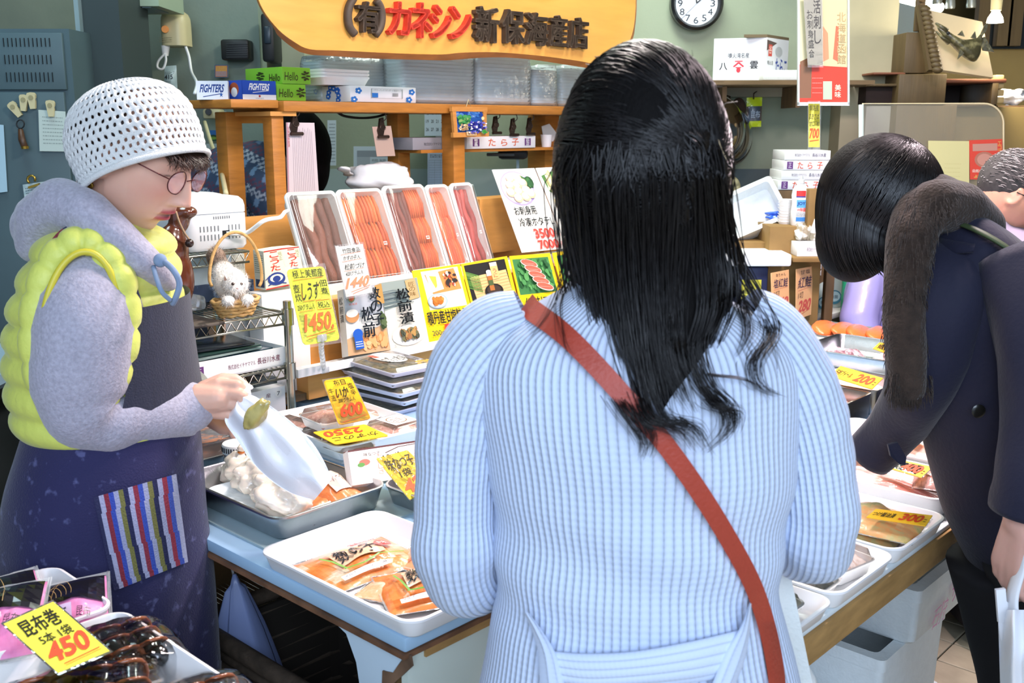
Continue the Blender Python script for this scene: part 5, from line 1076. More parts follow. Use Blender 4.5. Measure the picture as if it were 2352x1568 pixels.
for k in range(5):
    c = W(3.5 + .012 * (k % 2), 1.42 + k * .065, ZT + .05); o = thing('salmon_fillet', ['salmon fillet nearest the scarf fringe in the far tray', 'second salmon fillet from the scarf', 'middle salmon fillet of the far tray', 'fourth salmon fillet from the scarf', 'salmon fillet at the left end of the far tray'][k], 'fish', c - V(0, 0, .02), 0, 'salmon fillets in the far steel tray')
    M = Matrix.Rotation(TH + R(12), 3, 'Z') @ Matrix.Rotation(R(18), 3, 'X')
    build(crumple(MB(), c, (.10, .045, .02), k + 90, .2, 3, 24, 14, M), 'flesh', mat('salmon_flesh', 'f07a3c', .35, coat=.6, nz=(40, .12, (1, 6, 1)), bump=(50, .3, (1, 6, 1))), o, True)
    build(crumple(MB(), c - M @ V(0, .012, .008), (.10, .04, .016), k + 90, .2, 3, 20, 10, M), 'skin', mat('salmon_skin', 'e8b8a0', .3, coat=.5, ramp=(60, '4a3a3a', .6, .7)), o, True)
OCD = 'f8bc28'
def prt(txt, jp, fr=True): 
    def f(a): a.text(jp, .04, .3, .42, .75, '3a2c10', .02, .2, .04); a.text(txt, .52, .15, .9, .85, 'd8481c', .05, .3); a.scribble(.92, .4, .98, .8, '6a4a20', 2, .03)
    return f
sign([pZ(1931, 840, .83), pZ(2028, 868, .83), pZ(2003, 893, .82), pZ(1903, 862, .82)], 'yellow card reading 200 on the deep steel trays', prt('200', '石持ブイール'), col=OCD)
sign([pZ(2080, 976, .80), pZ(2128, 990, .80), pZ(2108, 1013, .79), pZ(2060, 997, .79)], 'yellow card reading 900 on the white tray', prt('900', '玉子'), col=OCD)
sign([pZ(2024, 1046, .80), pZ(2142, 1072, .80), pZ(2116, 1096, .79), pZ(2004, 1064, .79)], 'yellow card reading 400 on the fish fillet tray', prt('400', '姫大匁'), col=OCD, holder=1.05)
sign([pZ(2012, 1168, .79), pZ(2142, 1183, .79), pZ(2126, 1207, .782), pZ(1990, 1187, .782)], 'yellow card reading 300 on the pickle pouches', prt('300', 'つけ醤油漬'), col=OCD)
sign([pZ(2020, 786, .84), pZ(2070, 793, .84), pZ(2055, 818, .83), pZ(2005, 800, .83)], 'yellow card beside the scarf on the wide steel tray', lambda a: a.text('姫大', .1, .2, .7, .8, '3a2c10', .02), col=OCD)
sign([pZ(1800, 1300, .79), pZ(1842, 1318, .79), pZ(1826, 1334, .78), pZ(1785, 1315, .78)], 'yellow card corner showing beside the white bag strap', lambda a: a.text('850', .1, .1, .8, .8, 'd8481c', .05), col=OCD)
def card280(jp1, jp2, pr):
    def f(a): a.text(jp1, .25, .04, .8, .13, '4a3430', 0, 0, .05); a.text(jp2, .12, .18, .92, .40, '4a3450', .01, .2, .05); a.line([(.12, .44), (.9, .41)], .008, 'c86a5a'); a.text('1切', .12, .47, .42, .6, '4a3430', 0, .2, .05); a.text(pr, .14, .64, .92, .88, 'd05a50', .03, .5, .03); a.line([(.1, .94), (.9, .86)], .008, 'd05a50')
    return f
ptc = W(3.05, 1.86, ZT)
sign([pP(u, v, ptc, NV(5)) for u, v in ((1829, 618), (1868, 611), (1863, 722), (1828, 735))], 'pale orange card reading 280 in front of the spray bottles', card280('甘塩', '紅鮭', '280'), col='f0be84')
sign([pP(u, v, ptc - AX * .1, NV(5)) for u, v in ((1771, 627), (1812, 619), (1813, 712), (1774, 718))], 'pale orange card ending in 40 left of the 280 card', card280('本ちゃん', '塩紅鮭', '240'), col='f0be84')
# foam boxes, legs and stool under the right side
def foam_box(lab, a0, a1, b0, b1, z0, z1, wall=.022, art=None):
    o = thing('foam_box', lab, 'box', W((a0 + a1) / 2, (b0 + b1) / 2, z0)); ca, cb = (a0 + a1) / 2, (b0 + b1) / 2
    ring = lambda w, d, z: [W(ca + x, cb + y, z) for x, y in rrect(w, d, .015, 3)]
    w, d = a1 - a0, b1 - b0
    build(MB().loft([ring(w - .03, d - .03, z0), ring(w - .012, d - .012, z0 + .01), ring(w, d, z1 - .03), ring(w + .008, d + .008, z1 - .028), ring(w + .008, d + .008, z1), ring(w - 2 * wall, d - 2 * wall, z1), ring(w - 2 * wall - .01, d - 2 * wall - .01, z0 + .02)]), 'box_body', m_foam, o, 40)
    if art:
        a_ = Art([W(a0, b0 - .004, z1 - .03), W(a1, b0 - .004, z1 - .03), W(a1, b0 + .002, z0), W(a0, b0 + .002, z0)], e0=.004); art(a_); a_.done('crayon_marks', o)
    return o
def pinkmarks(a): a.text('石狩', .25, .35, .5, .85, 'e8a8d0', 0, .2, .08); a.text('サイ', .55, .1, .85, .6, 'e084c4', 0, .2, .08); a.text('10', .88, .45, .97, .7, '3a4058')
foam_box('top white foam fish box with pink crayon writing under the counter', 2.07, 2.40, .745, 1.17, .395, .53, art=pinkmarks)
foam_box('middle white foam box under the one with pink writing', 1.98, 2.33, .775, 1.25, .155, .394)
foam_box('lowest white foam box standing on the tiles under the counter', 2.05, 2.40, .80, 1.27, .004, .154)
foam_box('wide foam box low beside the counter end leg', 1.55, 1.93, .80, 1.2, .05, .30)
one(MB().abox(1.52, 1.95, .78, 1.22, .004, .049), 'wooden_pallet', m_woodd, 'low brown wooden pallet under the foam box', 'pallet')
o = thing('wooden_stool', 'dark wooden stool behind the coat wearer under the counter end', 'stool', W(3.05, .93, .004))
m_st = mat('stool_dark', '2f2a24', .7, nz=(10, .3))
for a_, b_ in ((3.02, .87), (3.02, 1.15), (3.3, .87), (3.3, 1.15)): build(MB().abox(a_, a_ + .05, b_, b_ + .05, .004, .40), 'leg', m_st, o)
build(MB().abox(3.0, 3.37, .85, 1.22, .40, .43, None, .004), 'seat', m_st, o, 40); build(MB().abox(3.0, 3.05, .9, 1.16, .2, .23), 'stretcher', m_st, o)
o = thing('dark_crate', 'dark blue plastic crate behind the foam boxes', 'crate', W(2.75, 1.3, .004))
build(MB().abox(2.55, 2.98, 1.0, 1.4, .004, .42, None, .01), 'crate_body', mat('navy_crate', '1e2a50', .4), o, 40); build(MB().abox(2.54, 2.99, .99, 1.41, .42, .45, None, .006), 'crate_rim', mat('blue_rim', '2c3f8c', .35), o, 40)
# low table with kombu trays, front left
o = thing('side_table', 'low side table under the kelp trays in the front left corner', 'table', W(.4, 1.35, 0))
build(MB().abox(-.1, .67, .95, 1.70, .705, .73, None, .004), 'table_top', mat('side_top_teal', '3f6a72', .4, nz=(4, .2)), o, 40)
for a_, b_ in ((-.08, .97), (.6, .97), (-.08, 1.62), (.6, 1.62)): build(MB().abox(a_, a_ + .04, b_, b_ + .04, 0, .705), 'leg', m_woodd, o)
tray('white-rimmed tray of pink kelp packets behind the 450 card', .34, .655, 1.445, 1.665, .731, .045, m_tray, .03)
tray('white-rimmed tray of glossy kelp rolls in the bottom left corner', .30, .655, 1.0, 1.43, .731, .045, m_tray, .03)
tray('tray of dark kelp packs cut by the left picture edge', .02, .33, 1.44, 1.67, .731, .045, m_tray, .03)
def wavy(a):
    a.mb.grid(lambda i, j: a.fn(.02 + .96 * i, .02 + .46 * j, .0006), 10, 6, None, lambda s, t: '14110f'); a.n += 5
    for k in range(7): a.line([(.12 + .1 * k * .6 + .12 * math.cos(R(i * 15)), .44 - (.06 + .05 * k) * math.sin(R(i * 15))) for i in range(13)], .006, 'c8a468')
    a.mb.grid(lambda i, j: a.fn(.1 + .5 * i, .56 + .34 * j, .0022), 6, 4, None, lambda s, t: 'dcc4e4'); a.n += 8; a.scribble(.14, .6, .56, .88, '4a3a5a', 4, .008); a.text('昆布', .66, .64, .82, .76, '2a1a2a', .0, .2, .04)
PKC = ['e07ab0', 'ec94c4', 'd86aa4']
for k, (a_, b_, r_, z_, lab) in enumerate(((.60, 1.50, -25, .775, 'pink and black kelp packet at the right corner of its tray'), (.53, 1.57, -15, .785, 'pink and black kelp packet standing up in the middle'), (.42, 1.60, -5, .79, 'pink and black kelp packet at the back left'), (.38, 1.52, -20, .80, 'pink kelp packet with lilac label in front of the others'), (.50, 1.50, -30, .80, 'pink kelp packet just behind the yellow 450 card'))):
    pouch(lab, a_, b_, z_ - .02, .12, .17, .028, r_, PKC, wavy, seed=100 + k, lump=.4, tilt=(12, -6), name='kelp_packet', crimp=.05)
m_kelp = mat('black_kelp', '110d0b', .18, coat=1, spec=.8, bump=(25, .4)); m_belt = mat('brown_gourd_band', '8a4a26', .35, coat=.7)
def kelp_rolls(lab, a, b, z, rot, n=4, L=.17):
    c = W(a, b, z); M = Matrix.Rotation(TH + R(rot), 3, 'Z'); o = thing('kelp_roll_pack', lab, 'packet', c)
    for k in range(n):
        x = (k - (n - 1) / 2) * .038; pts = [c + M @ V(x + .003 * math.sin(i), -L / 2 + L * i / 10, .018 + .006 * math.sin(i * 1.3 + k)) for i in range(11)]
        build(MB().tube(pts, [.006 + .014 * math.sin(math.pi * (i + .8) / 11.6) ** .5 + .002 * math.sin(i * 2.5) for i in range(11)], 12), 'kelp_roll', m_kelp, o, True)
        for y in (-.33, 0.02, .33):
            i0 = V(x, y * L, .02); build(MB().tube([c + M @ (i0 + V(.0225 * math.cos(t_), .004 * math.sin(3 * t_), .0215 * math.sin(t_))) for t_ in [2 * math.pi * j / 16 for j in range(16)]], .0035, 6, loop=True, flat=1.6), 'gourd_band', m_belt, o, True)
    w = n * .04 + .02
    build(MB().grid(lambda s, t: c + M @ V((s - .5) * (w + .03), (t - .5) * (L + .05), .004 + .046 * (math.sin(math.pi * s) * math.sin(math.pi * t)) ** .3 + .004 * noise.noise(V(s * 7, t * 7, a * 20))), 24, 24), 'clear_bag', film('bag_film', 'ffffff', .0, .04, (22, .35)), o, True, fix=False)
kelp_rolls('pack of banded kelp rolls nearest the right rim of the front tray', .575, 1.09, .742, -12)
kelp_rolls('pack of banded kelp rolls in front of the 450 card', .50, 1.22, .748, -22)
kelp_rolls('pack of banded kelp rolls behind the right edge of the 450 card', .60, 1.335, .742, -8, 3, .12)
kelp_rolls('pack of banded kelp rolls cut by the bottom edge of the picture', .40, 1.11, .742, 5)
kelp_rolls('black glossy kelp rolls at the left picture edge', .36, 1.44, .785, -20, 2, .12)
pouch('dark green kelp pouch under the left edge of the 450 card', .415, 1.28, .742, .14, .14, .03, 12, ['1c2c24', '2c4034', '3a5044'], None, seed=120)
pouch('white streaked pouch in the bottom left corner', .33, 1.30, .742, .06, .16, .035, 14, ['c8c8c0', '8a6a4a', 'e8e8e4'], None, seed=121)
def s450(a):
    a.text('昆布巻', .14, .08, .86, .36, '22200c', .02, .2, .05); a.text('5本 1袋', .22, .40, .84, .56, '22200c', .01, .2, .05); a.text('450', .12, .56, .92, .86, 'e8542c', .06, .6, .03); a.line([(.2, .92), (.92, .9)], .01, 'e8542c'); a.line([(.2, .95), (.92, .93)], .006, 'e8542c')
qc = [pZ(8, 1432, .82), pZ(122, 1381, .825), pZ(252, 1494, .815), pZ(134, 1545, .81)]
sign(qc, 'yellow price card reading 450 lying on the kelp rolls', s450, col='f4ea4c', holder=1.06)
o = thing('sink_counter', 'pale blue worktop with black edge at the left behind the seller', 'counter', (-2.0, 2.8, 0))
p0 = pZ(0, 850, .82); 
build(MB().obox((-2.6, 2.35, .78), (1.15, 0, 0), (0, .9, 0), (0, 0, .03)), 'worktop', mat('pale_blue_top', 'a4c4d4', .35), o)
build(MB().obox((-2.6, 2.33, .75), (1.17, 0, 0), (0, .93, 0), (0, 0, .03)), 'dark_edge', m_dark, o); build(MB().obox((-2.55, 2.4, 0), (1.05, 0, 0), (0, .8, 0), (0, 0, .75)), 'cabinet_body', mat('under_dark', '20282a', .7), o)
o = thing('pale_box', 'pale teal tub with a lime lid at the left edge behind the seller', 'tub', (-1.9, 2.6, .81))
build(MB().bbox((-1.72, 2.62, .87), (.34, .2, .12), .02), 'tub_body', mat('pale_teal', 'a8ccd4', .35), o, 40); build(MB().bbox((-1.72, 2.62, .945), (.30, .18, .03), .012), 'lime_lid', mat('lime', 'b8d820', .4), o, 40)
# wire rack left of the stand
WR = thing('wire_rack', 'chrome wire shelving rack with three shelves behind the seller\'s hands', 'rack', W(1.35, 2.5, .0))
bw = 2.26; awr = aB(664, 800, bw); aw0 = awr - .40
def shelf_z(u, v): return pB(u, v, bw).z
zs3, zs2, zs1 = shelf_z(600, 728), shelf_z(600, 855), pB(500, 575, bw + .25).z
posts = [(awr, bw), (awr, bw + .34), (aw0, bw), (aw0, bw + .34)]
for a_, b_ in posts:
    top_z = shelf_z(664, 690) if b_ == bw else zs1 + .02
    build(MB().cyl(W(a_, b_, .02), W(a_, b_, top_z), .0115, None, 12), 'post', m_wire, WR, 40)
def wshelf(z, b0, b1, a0=aw0, a1=awr):
    for b_ in (b0, b1):
        build(MB().cyl(W(a0, b_, z), W(a1, b_, z), .0035, None, 6), 'top_rail', m_wire, WR, True); build(MB().cyl(W(a0, b_, z - .028), W(a1, b_, z - .028), .0035, None, 6), 'bottom_rail', m_wire, WR, True)
        n = 28; build(MB().tube([W(a0 + (a1 - a0) * k / n, b_, z - .003 - .023 * (k % 2)) for k in range(n + 1)], .0022, 5), 'zigzag_wire', m_wire, WR, True)
    for k in range(2): aa = (a0, a1)[k]; build(MB().cyl(W(aa, b0, z), W(aa, b1, z), .0035, None, 6), 'side_rail', m_wire, WR, True)
    g = MB()
    for k in range(1, 26): aa = a0 + (a1 - a0) * k / 26; g.cyl(W(aa, b0, z + .001), W(aa, b1, z + .001), .0016, None, 4)
    build(g, 'wire_grid', m_wire, WR, True, kind='stuff')
wshelf(zs3, bw, bw + .34); wshelf(zs2, bw, bw + .34); wshelf(zs1, bw + .17, bw + .34); wshelf(.25, bw, bw + .34); wshelf(ZT - .002, bw, bw + .34)
for z in (zs3, zs2): 
    for a_, b_ in posts[:2]: build(MB().cyl(W(a_, b_, z - .032), W(a_, b_, z + .012), .016, None, 14), 'collar', m_wire, WR, 40)
bA = bw + .22; a0, a1 = aB(428, 520, bA), aB(574, 520, bA); z0 = zs1 + .004; z1 = zB(500, 447, bA + .05)
o = thing('white_appliance', 'white rounded kitchen appliance with vents on the top wire shelf', 'appliance', W((a0 + a1) / 2, bA + .1, z0))
h = z1 - z0; m_app = mat('appliance_white', 'e8eced', .28, coat=.3)
ring = lambda ins, z, r_=.03: [W((a0 + a1) / 2 + x, bA + .11 + y, z) for x, y in rrect(a1 - a0 - 2 * ins, .22 - 2 * ins, max(r_ - ins, .01), 6)]
build(MB().loft([ring(.008, z0), ring(0, z0 + .01), ring(0, z0 + h * .66), ring(.004, z0 + h * .67), ring(.004, z0 + h * .68)]), 'housing', m_app, o, 50)
build(MB().loft([ring(.0, z0 + h * .685), ring(0, z0 + h * .8), ring(.004, z0 + h * .9), ring(.016, z0 + h * .97), ring(.04, z0 + h)]), 'lid', m_app, o, 50)
build(MB().ell(W((a0 + a1) / 2 - .015, bA + .085, z0 + h * .94), (.085, .075, .018), Matrix.Rotation(TH, 3, 'Z'), 30, 10), 'lid_dome', m_app, o, True)
for r_ in range(2):
    for k in range(12):
        if k in (6, 7): continue
        aa = a0 + (a1 - a0) * (.2 + .056 * k); build(MB().abox(aa, aa + .0028, bA - .0015, bA + .002, z0 + h * (.2 + .16 * r_), z0 + h * (.3 + .16 * r_)), 'vent_slot', mat('vent_grey', '7a8082', .6), o)
for k in range(8): aa = a0 + (a1 - a0) * (.42 + .035 * k); build(MB().abox(aa, aa + .0025, bA - .0015, bA + .002, z0 + h * .58, z0 + h * .63), 'vent_slot', mat('vent_grey'), o)
build(MB().abox(a0 + (a1 - a0) * .55, a0 + (a1 - a0) * .66, bA - .002, bA + .003, z0 + h * .24, z0 + h * .36), 'socket', m_dark, o)
s_ = W(a0 + (a1 - a0) * .6, bA - .004, z0 + h * .3)
build(MB().tube(catmull([s_, s_ + AX * .05 - BX * .02, pB(606, 507, 2.4), pB(640, 500, 2.45), pB(648, 495, 2.48), pB(654, 487, 2.52), pB(662, 484, 2.6)], 6), .006, 8), 'cord', m_white, o, True)
bC = bw + .10
o = thing('wood_carving', 'glossy brown carved wooden owl-like figure with cord necklace', 'carving', pB(400, 705, bC))
m_carv = mat('carved_wood', '5a2e1c', .22, coat=.7, nz=(10, .2, (1, 1, 4)))
cc = lambda u, v, b=bC: pB(u, v, b)
mb = MB(); mb.ell(cc(400, 640), (.05, .05, .085), None, 20, 14).ell(cc(396, 570), (.04, .045, .06), None, 20, 14).ell(cc(412, 500), (.026, .035, .04), None, 20, 14).ell(cc(430, 487, bC - .02), (.026, .03, .016), None, 14, 10).ell(cc(385, 690), (.03, .03, .04), None, 12, 8).ell(cc(408, 695), (.028, .03, .035), None, 12, 8)
remesh(mb, 'figure', m_carv, o, .006, 4)
build(MB().tube(catmull([cc(404, 485, bC - .05), cc(412, 510, bC - .055), cc(424, 535, bC - .055), cc(436, 552, bC - .05)], 5), .0025, 6), 'necklace_cord', mat('cord_tan', 'a88a6a', .7), o, True)
build(MB().ell(cc(435, 558, bC - .05), .011, None, 14, 10), 'bead', mat('bead_dark', '2c1a14', .3, coat=.5), o, True)
o = one(MB().bbox(W(*[aB(420, 712, bw + .02), bw + .05, zs3 + .006]), (.17, .16, .008), .003, TH), 'dark_mat', mat('mat_dark', '2c2722', .6, ramp=(30, '5a5248', .5, .6)), 'dark patterned mat under the wooden carving', 'mat', smooth=40)
zc = zs3 + .006; bc = bw + .045
def c_(u, v, d=0): return pB(u, v, bc + d)
base = c_(540, 700); base.z = zc
o = thing('wicker_hoop_basket', 'small hooped wicker basket holding the toy cat', 'basket', base)
m_w2 = mat('pale_wicker', 'c9a063', .6, nz=(60, .2), bump=(120, .6))
cen = c_(541, 690); cen.z = zc + .02
ra = .062
for k in range(5):
    build(MB().tube([cen + AX * (ra * (.72 + .08 * k) * math.cos(t_)) + BX * (.04 * (.72 + .08 * k) * math.sin(t_)) + UP * (-.016 + k * .009 + .002 * math.sin(9 * t_ + k * 3.14)) for t_ in [2 * math.pi * j / 40 for j in range(40)]], .0055, 6, loop=True), 'woven_row', m_w2, o, True)
build(MB().tube([c_(541 + 60 * math.cos(t_), 640 - 2 - 105 * math.sin(t_) if math.sin(t_) > 0 else 640 - 40 * math.sin(t_)) for t_ in [R(-25) + R(230) * j / 40 for j in range(41)]], .0042, 8), 'hoop_handle', m_w2, o, True)
cat_t = thing('toy_cat', 'fluffy white toy cat with brown tail lying in the hooped basket', 'toy cat', c_(540, 690, .0))
m_fur = mat('white_fur', 'f0ece4', .9, vcol=True, bump=(160, 1))
mb = MB(); mb.ell(c_(528, 650, .03), (.042, .05, .042), None, 20, 14).ell(c_(512, 625, .06), (.03, .04, .032), None, 16, 10).ell(c_(540, 652, -.025), (.034, .03, .028), None, 20, 14).ell(c_(541, 663, -.045), (.018, .016, .012), None, 14, 10)
mb.ell(c_(524, 690, -.045), (.017, .02, .013), None, 12, 8).ell(c_(568, 687, -.045), (.017, .022, .013), None, 12, 8)
mb.cap(c_(510, 615, .07), c_(496, 590, .09), .02, .026).cap(c_(496, 590, .09), c_(490, 580, .09), .026, .014)
for s_ in (-1, 1): mb.tube([c_(541 + s_ * 21, 648, -.02), c_(541 + s_ * 26, 628, -.02)], [.011, .001], 8)
tp = np.array(c_(497, 592, .09)); wh = np.array(lin('f2eee6')); br = np.array(lin('8a7360'))
def catcol(co):
    d = np.linalg.norm(co - tp, axis=1); k = np.clip((.065 - d) / .04, 0, 1)[:, None]; return wh * (1 - k) + br * k
fur = remesh(mb, 'body', m_fur, cat_t, .003, 3, catcol)
g = MB(); rnd = random.Random(5); vv = fur.data.vertices; Mw = wm(fur); n = len(vv)
for k in range(2600):
    v = vv[rnd.randrange(n)]; p = Mw @ v.co; nr = v.normal; L = rnd.uniform(.006, .014); dd = V(rnd.uniform(-.4, .4), rnd.uniform(-.4, .4), rnd.uniform(-.6, .2)); s_ = nr.cross(V(0, 0, 1)); s_ = (s_.normalized() if s_.length > .01 else V(1, 0, 0)) * .0007
    kk = min(max((.065 - (p - Vector(tp)).length) / .04, 0), 1); col = tuple(wh * (1 - kk) + br * kk); tip = p + (nr + dd).normalized() * L; g.add([p - s_, p + s_, tip], [(0, 1, 2)], col)
build(g, 'fur', m_fur, cat_t, fix=False, kind='stuff')
for u in (535, 554): build(MB().ell(c_(u, 652, -.054), .0042, None, 12, 8), 'eye', mat('amber_eye', '3a2410', .1, coat=1), cat_t, True)
build(MB().ell(c_(545, 662, -.064), (.003, .003, .002), None, 10, 6), 'nose', mat('pink_nose', 'd8a8a0', .4), cat_t, True)
for s_ in (-1, 1): build(MB().add([c_(541 + s_ * 19, 644, -.03), c_(541 + s_ * 27, 644, -.03), c_(541 + s_ * 25, 632, -.028)], [(0, 1, 2)]), 'ear_lining', mat('ear_brown', '7a6458', .8), cat_t)
def kota(a): a.rect(0, 0, 1, .03, 'c03028'); a.vtext('こうた', .3, .04, .75, .56, 'd83a2c', .03, .05); a.vtext('純正', .76, .06, .95, .3, 'a8b088'); a.rect(0, .97, 1, 1, 'c03028'); random.seed(11); a.ell(.5, .76, .4, .17, '243a80'); a.ell(.5, .74, .3, .1, 'e6e4c8'); a.ell(.5, .76, .18, .08, '243a80'); a.line([(.1, .9), (.4, .84), (.9, .92)], .03, '243a80'); a.line([(.0, .75), (.2, .65)], .03, '243a80')
for k, (qx, lab) in enumerate((([(605, 577), (646, 570), (664, 655), (611, 666)], 'left cream box with red characters and a blue wave'), ([(645, 570), (686, 566), (700, 640), (664, 655)], 'right cream box with red characters behind the yellow card'))):
    bk = 2.40; qq = [pP(u, v, W(0, bk, 0) , -BX) for u, v in qx]
    o = thing('soup_box', lab, 'box', base_of(qq)); build(MB().prism(qq, BX * .05 + AX * .0, None), 'box_body', mat('cream_box', 'e4e0c4', .5), o); a_ = Art(qq); kota(a_); a_.done('printed_front', o)
    if k == 0: ql = [qq[0] + BX * .05, qq[0], qq[3], qq[3] + BX * .05]; a_ = Art(ql); a_.rect(0, 0, 1, 1, 'd8d8c8'); a_.scribble(.1, .1, .9, .6, '6a7a5a', 9, .01); a_.rect(.1, .75, .9, .95, '3a4a6a'); a_.done('side_print', o)
one(MB().abox(aB(600, 660, 2.40) - .01, aB(700, 650, 2.40), 2.385, 2.455, ZT + .02, pB(640, 668, 2.4).z, None, .003), 'white_plinth', m_card, 'white carton carrying the two cream soup boxes', 'box', smooth=40)
def comp2(a): a.text('株式会社イチヤママル', .38, .42, .66, .68, '7a4a58', .0); a.text('長谷川水産', .68, .34, .92, .68, '7a3a4c', .012); a.rect(.05, .25, .14, .78, '6a3a7a'); a.text('正', .07, .35, .12, .65, 'e8e0ec')
bb3 = bw + .012; a0, a1 = aB(432, 830, bb3), aB(660, 830, bb3)
zc0 = zs2 + .004; zc1 = zB(660, 795, bb3)
o = thing('open_carton', 'open white carton with purple company lettering on the lower wire shelf', 'box', W((a0 + a1) / 2, bb3 + .12, zc0))
build(MB().abox(a0, a1, bb3, bb3 + .004, zc0, zc1), 'front_wall', m_card, o); build(MB().abox(a0, a1, bb3 + .23, bb3 + .234, zc0, zc1), 'back_wall', m_card, o); build(MB().abox(a0, a0 + .004, bb3 + .004, bb3 + .23, zc0, zc1), 'side_wall', m_card, o); build(MB().abox(a1 - .004, a1, bb3 + .004, bb3 + .23, zc0, zc1), 'side_wall', m_card, o); build(MB().abox(a0, a1, bb3, bb3 + .23, zc0, zc0 + .004), 'bottom', m_card, o)
a_ = Art([W(a0, bb3, zc1), W(a1, bb3, zc1), W(a1, bb3, zc0), W(a0, bb3, zc0)]); comp2(a_); a_.done('lettering', o)
rnd = random.Random(4)
mfold = mat('folder_print', rough=.25, coat=.5, vcol=True)
for k in range(7):
    z = zc0 + .012 + k * .009; M = Matrix.Rotation(TH + R(rnd.uniform(-10, 10)), 3, 'Z'); c = W((a0 + a1) / 2 + rnd.uniform(-.02, .03), bb3 + .12, z)
    one(MB().bbox(c, (.24 - .01 * k, .17, .006), .002, 0, ['1e2c3a', '5a7a80', '8aa8ac', '24485a', 'a8bcb4', '3a5a50', '141c24'][k], M), 'printed_bag', mfold, ['dark blue flat bag at the bottom of the open carton', 'teal flat bag second from the bottom of the carton', 'pale flat bag in the lower half of the carton', 'blue flat bag in the middle of the carton', 'pale green flat bag above the middle of the carton', 'green flat bag just under the top of the pile', 'black flat bag topping the pile in the carton'][k], 'bag', smooth=40)
o = thing('clear_folder', 'upright translucent folder standing behind the bags on the wire rack', 'folder', pB(560, 790, bw + .2))
build(MB().prism([pB(515, 722, bw + .2), pB(610, 718, bw + .2), pB(590, 792, bw + .2), pB(515, 790, bw + .2)], BX * .003), 'front_leaf', m_milky, o); build(MB().prism([pB(520, 722, bw + .22), pB(612, 718, bw + .22), pB(596, 792, bw + .22), pB(520, 790, bw + .22)], BX * .003), 'back_leaf', mat('folder_grey', 'a4b4b8', .3, alpha=.8), o)
a0, a1 = aB(540, 905, bb3 + .05), aB(655, 905, bb3 + .05); z0 = zB(600, 925, bb3 + .05)
o = thing('grey_lid_carton', 'white carton with dark lid and a number 7 below the wire shelf', 'box', W((a0 + a1) / 2, bb3 + .15, z0 - .06))
build(MB().abox(a0, a1, bb3 + .05, bb3 + .28, ZT + .001, zB(650, 886, bb3 + .05)), 'box_body', m_card, o); build(MB().abox(a0 - .003, a1 + .003, bb3 + .09, bb3 + .29, zB(650, 886, bb3 + .05), zB(650, 886, bb3 + .05) + .018), 'lid', mat('slate_lid', '3f4a4e', .5), o)
a_ = Art([W(a0, bb3 + .05, zB(650, 886, bb3 + .05)), W(a1, bb3 + .05, zB(650, 886, bb3 + .05)), W(a1, bb3 + .05, z0), W(a0, bb3 + .05, z0)]); a_.ell(.86, .5, .07, .35, 'f4f4f0'); a_.text('7', .83, .35, .89, .68, '20242a'); a_.text('産', .6, .35, .7, .7, '7a4a58'); a_.done('lettering', o)
bs = bw + .30; carton_ab('flat_carton', 'flat white carton with dark characters under the top wire shelf', 'box', aB(420, 610, bs), aB(562, 610, bs), bs, bs + .05, zB(500, 650, bs), zB(500, 588, bs) - zB(500, 650, bs), mat('carton_blue', 'a4b8c0', .5), lambda a: (a.rect(.78, 0, 1, 1, 'b8bcae'), a.text('長谷川水', .8, .25, .99, .6, '5a5a50')) and None)
one(MB().abox(aB(420, 680, bs), aB(580, 680, bs), bs - .01, bs + .04, zs3 + .003, zB(500, 650, bs)), 'dark_bundle', mat('blue_pattern_cloth', '22344e', .7, ramp=(40, '5a7090', .55, .65)), 'dark blue patterned bundle behind the toy cat', 'bundle')
mb = MB().bbox(W(aB(442, 672, bw + .17), bw + .17, zs3 + .03), (.05, .06, .04), .012, TH); one(mb, 'clear_cup', m_milky, 'small clear plastic tub beside the wooden carving', 'tub', smooth=40)
# hanging signboard
bS = 2.60
m_board = mat('varnished_plank', 'd49c4c', .35, coat=.35, nz=(3, .10, (1, 1, 7)), ramp=(2.2, 'c98a3c', .5, .72, (1, 1, 6)))
m_bark = mat('live_edge', 'b8743a', .55, nz=(9, .25, (1, 1, 3)), bump=(14, .6))
ol = [(583, -70), (588, -20), (606, 25), (640, 68), (676, 96), (712, 113), (780, 116), (900, 122), (1010, 125), (1060, 121), (1140, 120), (1240, 128), (1330, 140), (1392, 150), (1422, 132), (1444, 98), (1456, 60), (1460, 0), (1456, -60), (1430, -130), (1200, -190), (900, -200), (700, -170), (610, -120)]
sb = thing('wooden_signboard', 'hanging natural-edge wooden signboard with raised black and red characters', 'sign', pB(1010, 125, bS))
C_o = catmull(ol + [ol[0]], 4)[:-1]
def bulge_(i, v): return 13 + 5 * noise.noise(V(i * .13, 3, 0)) if v > 60 else 2
fr = [pB(u, v, bS) for u, v in C_o]; bk = [pB(u - 4 * (u < 700), v + bulge_(i, v) , bS + .05) for i, (u, v) in enumerate(C_o)]
build(MB().prism(fr, BX * .004), 'plank_face', m_board, sb)
build(MB().loft([[p + BX * .004 for p in fr], [a * .45 + b * .55 - BX * .006 for a, b in zip(fr, bk)], bk], True, False, True), 'natural_edge', m_bark, sb, 60)
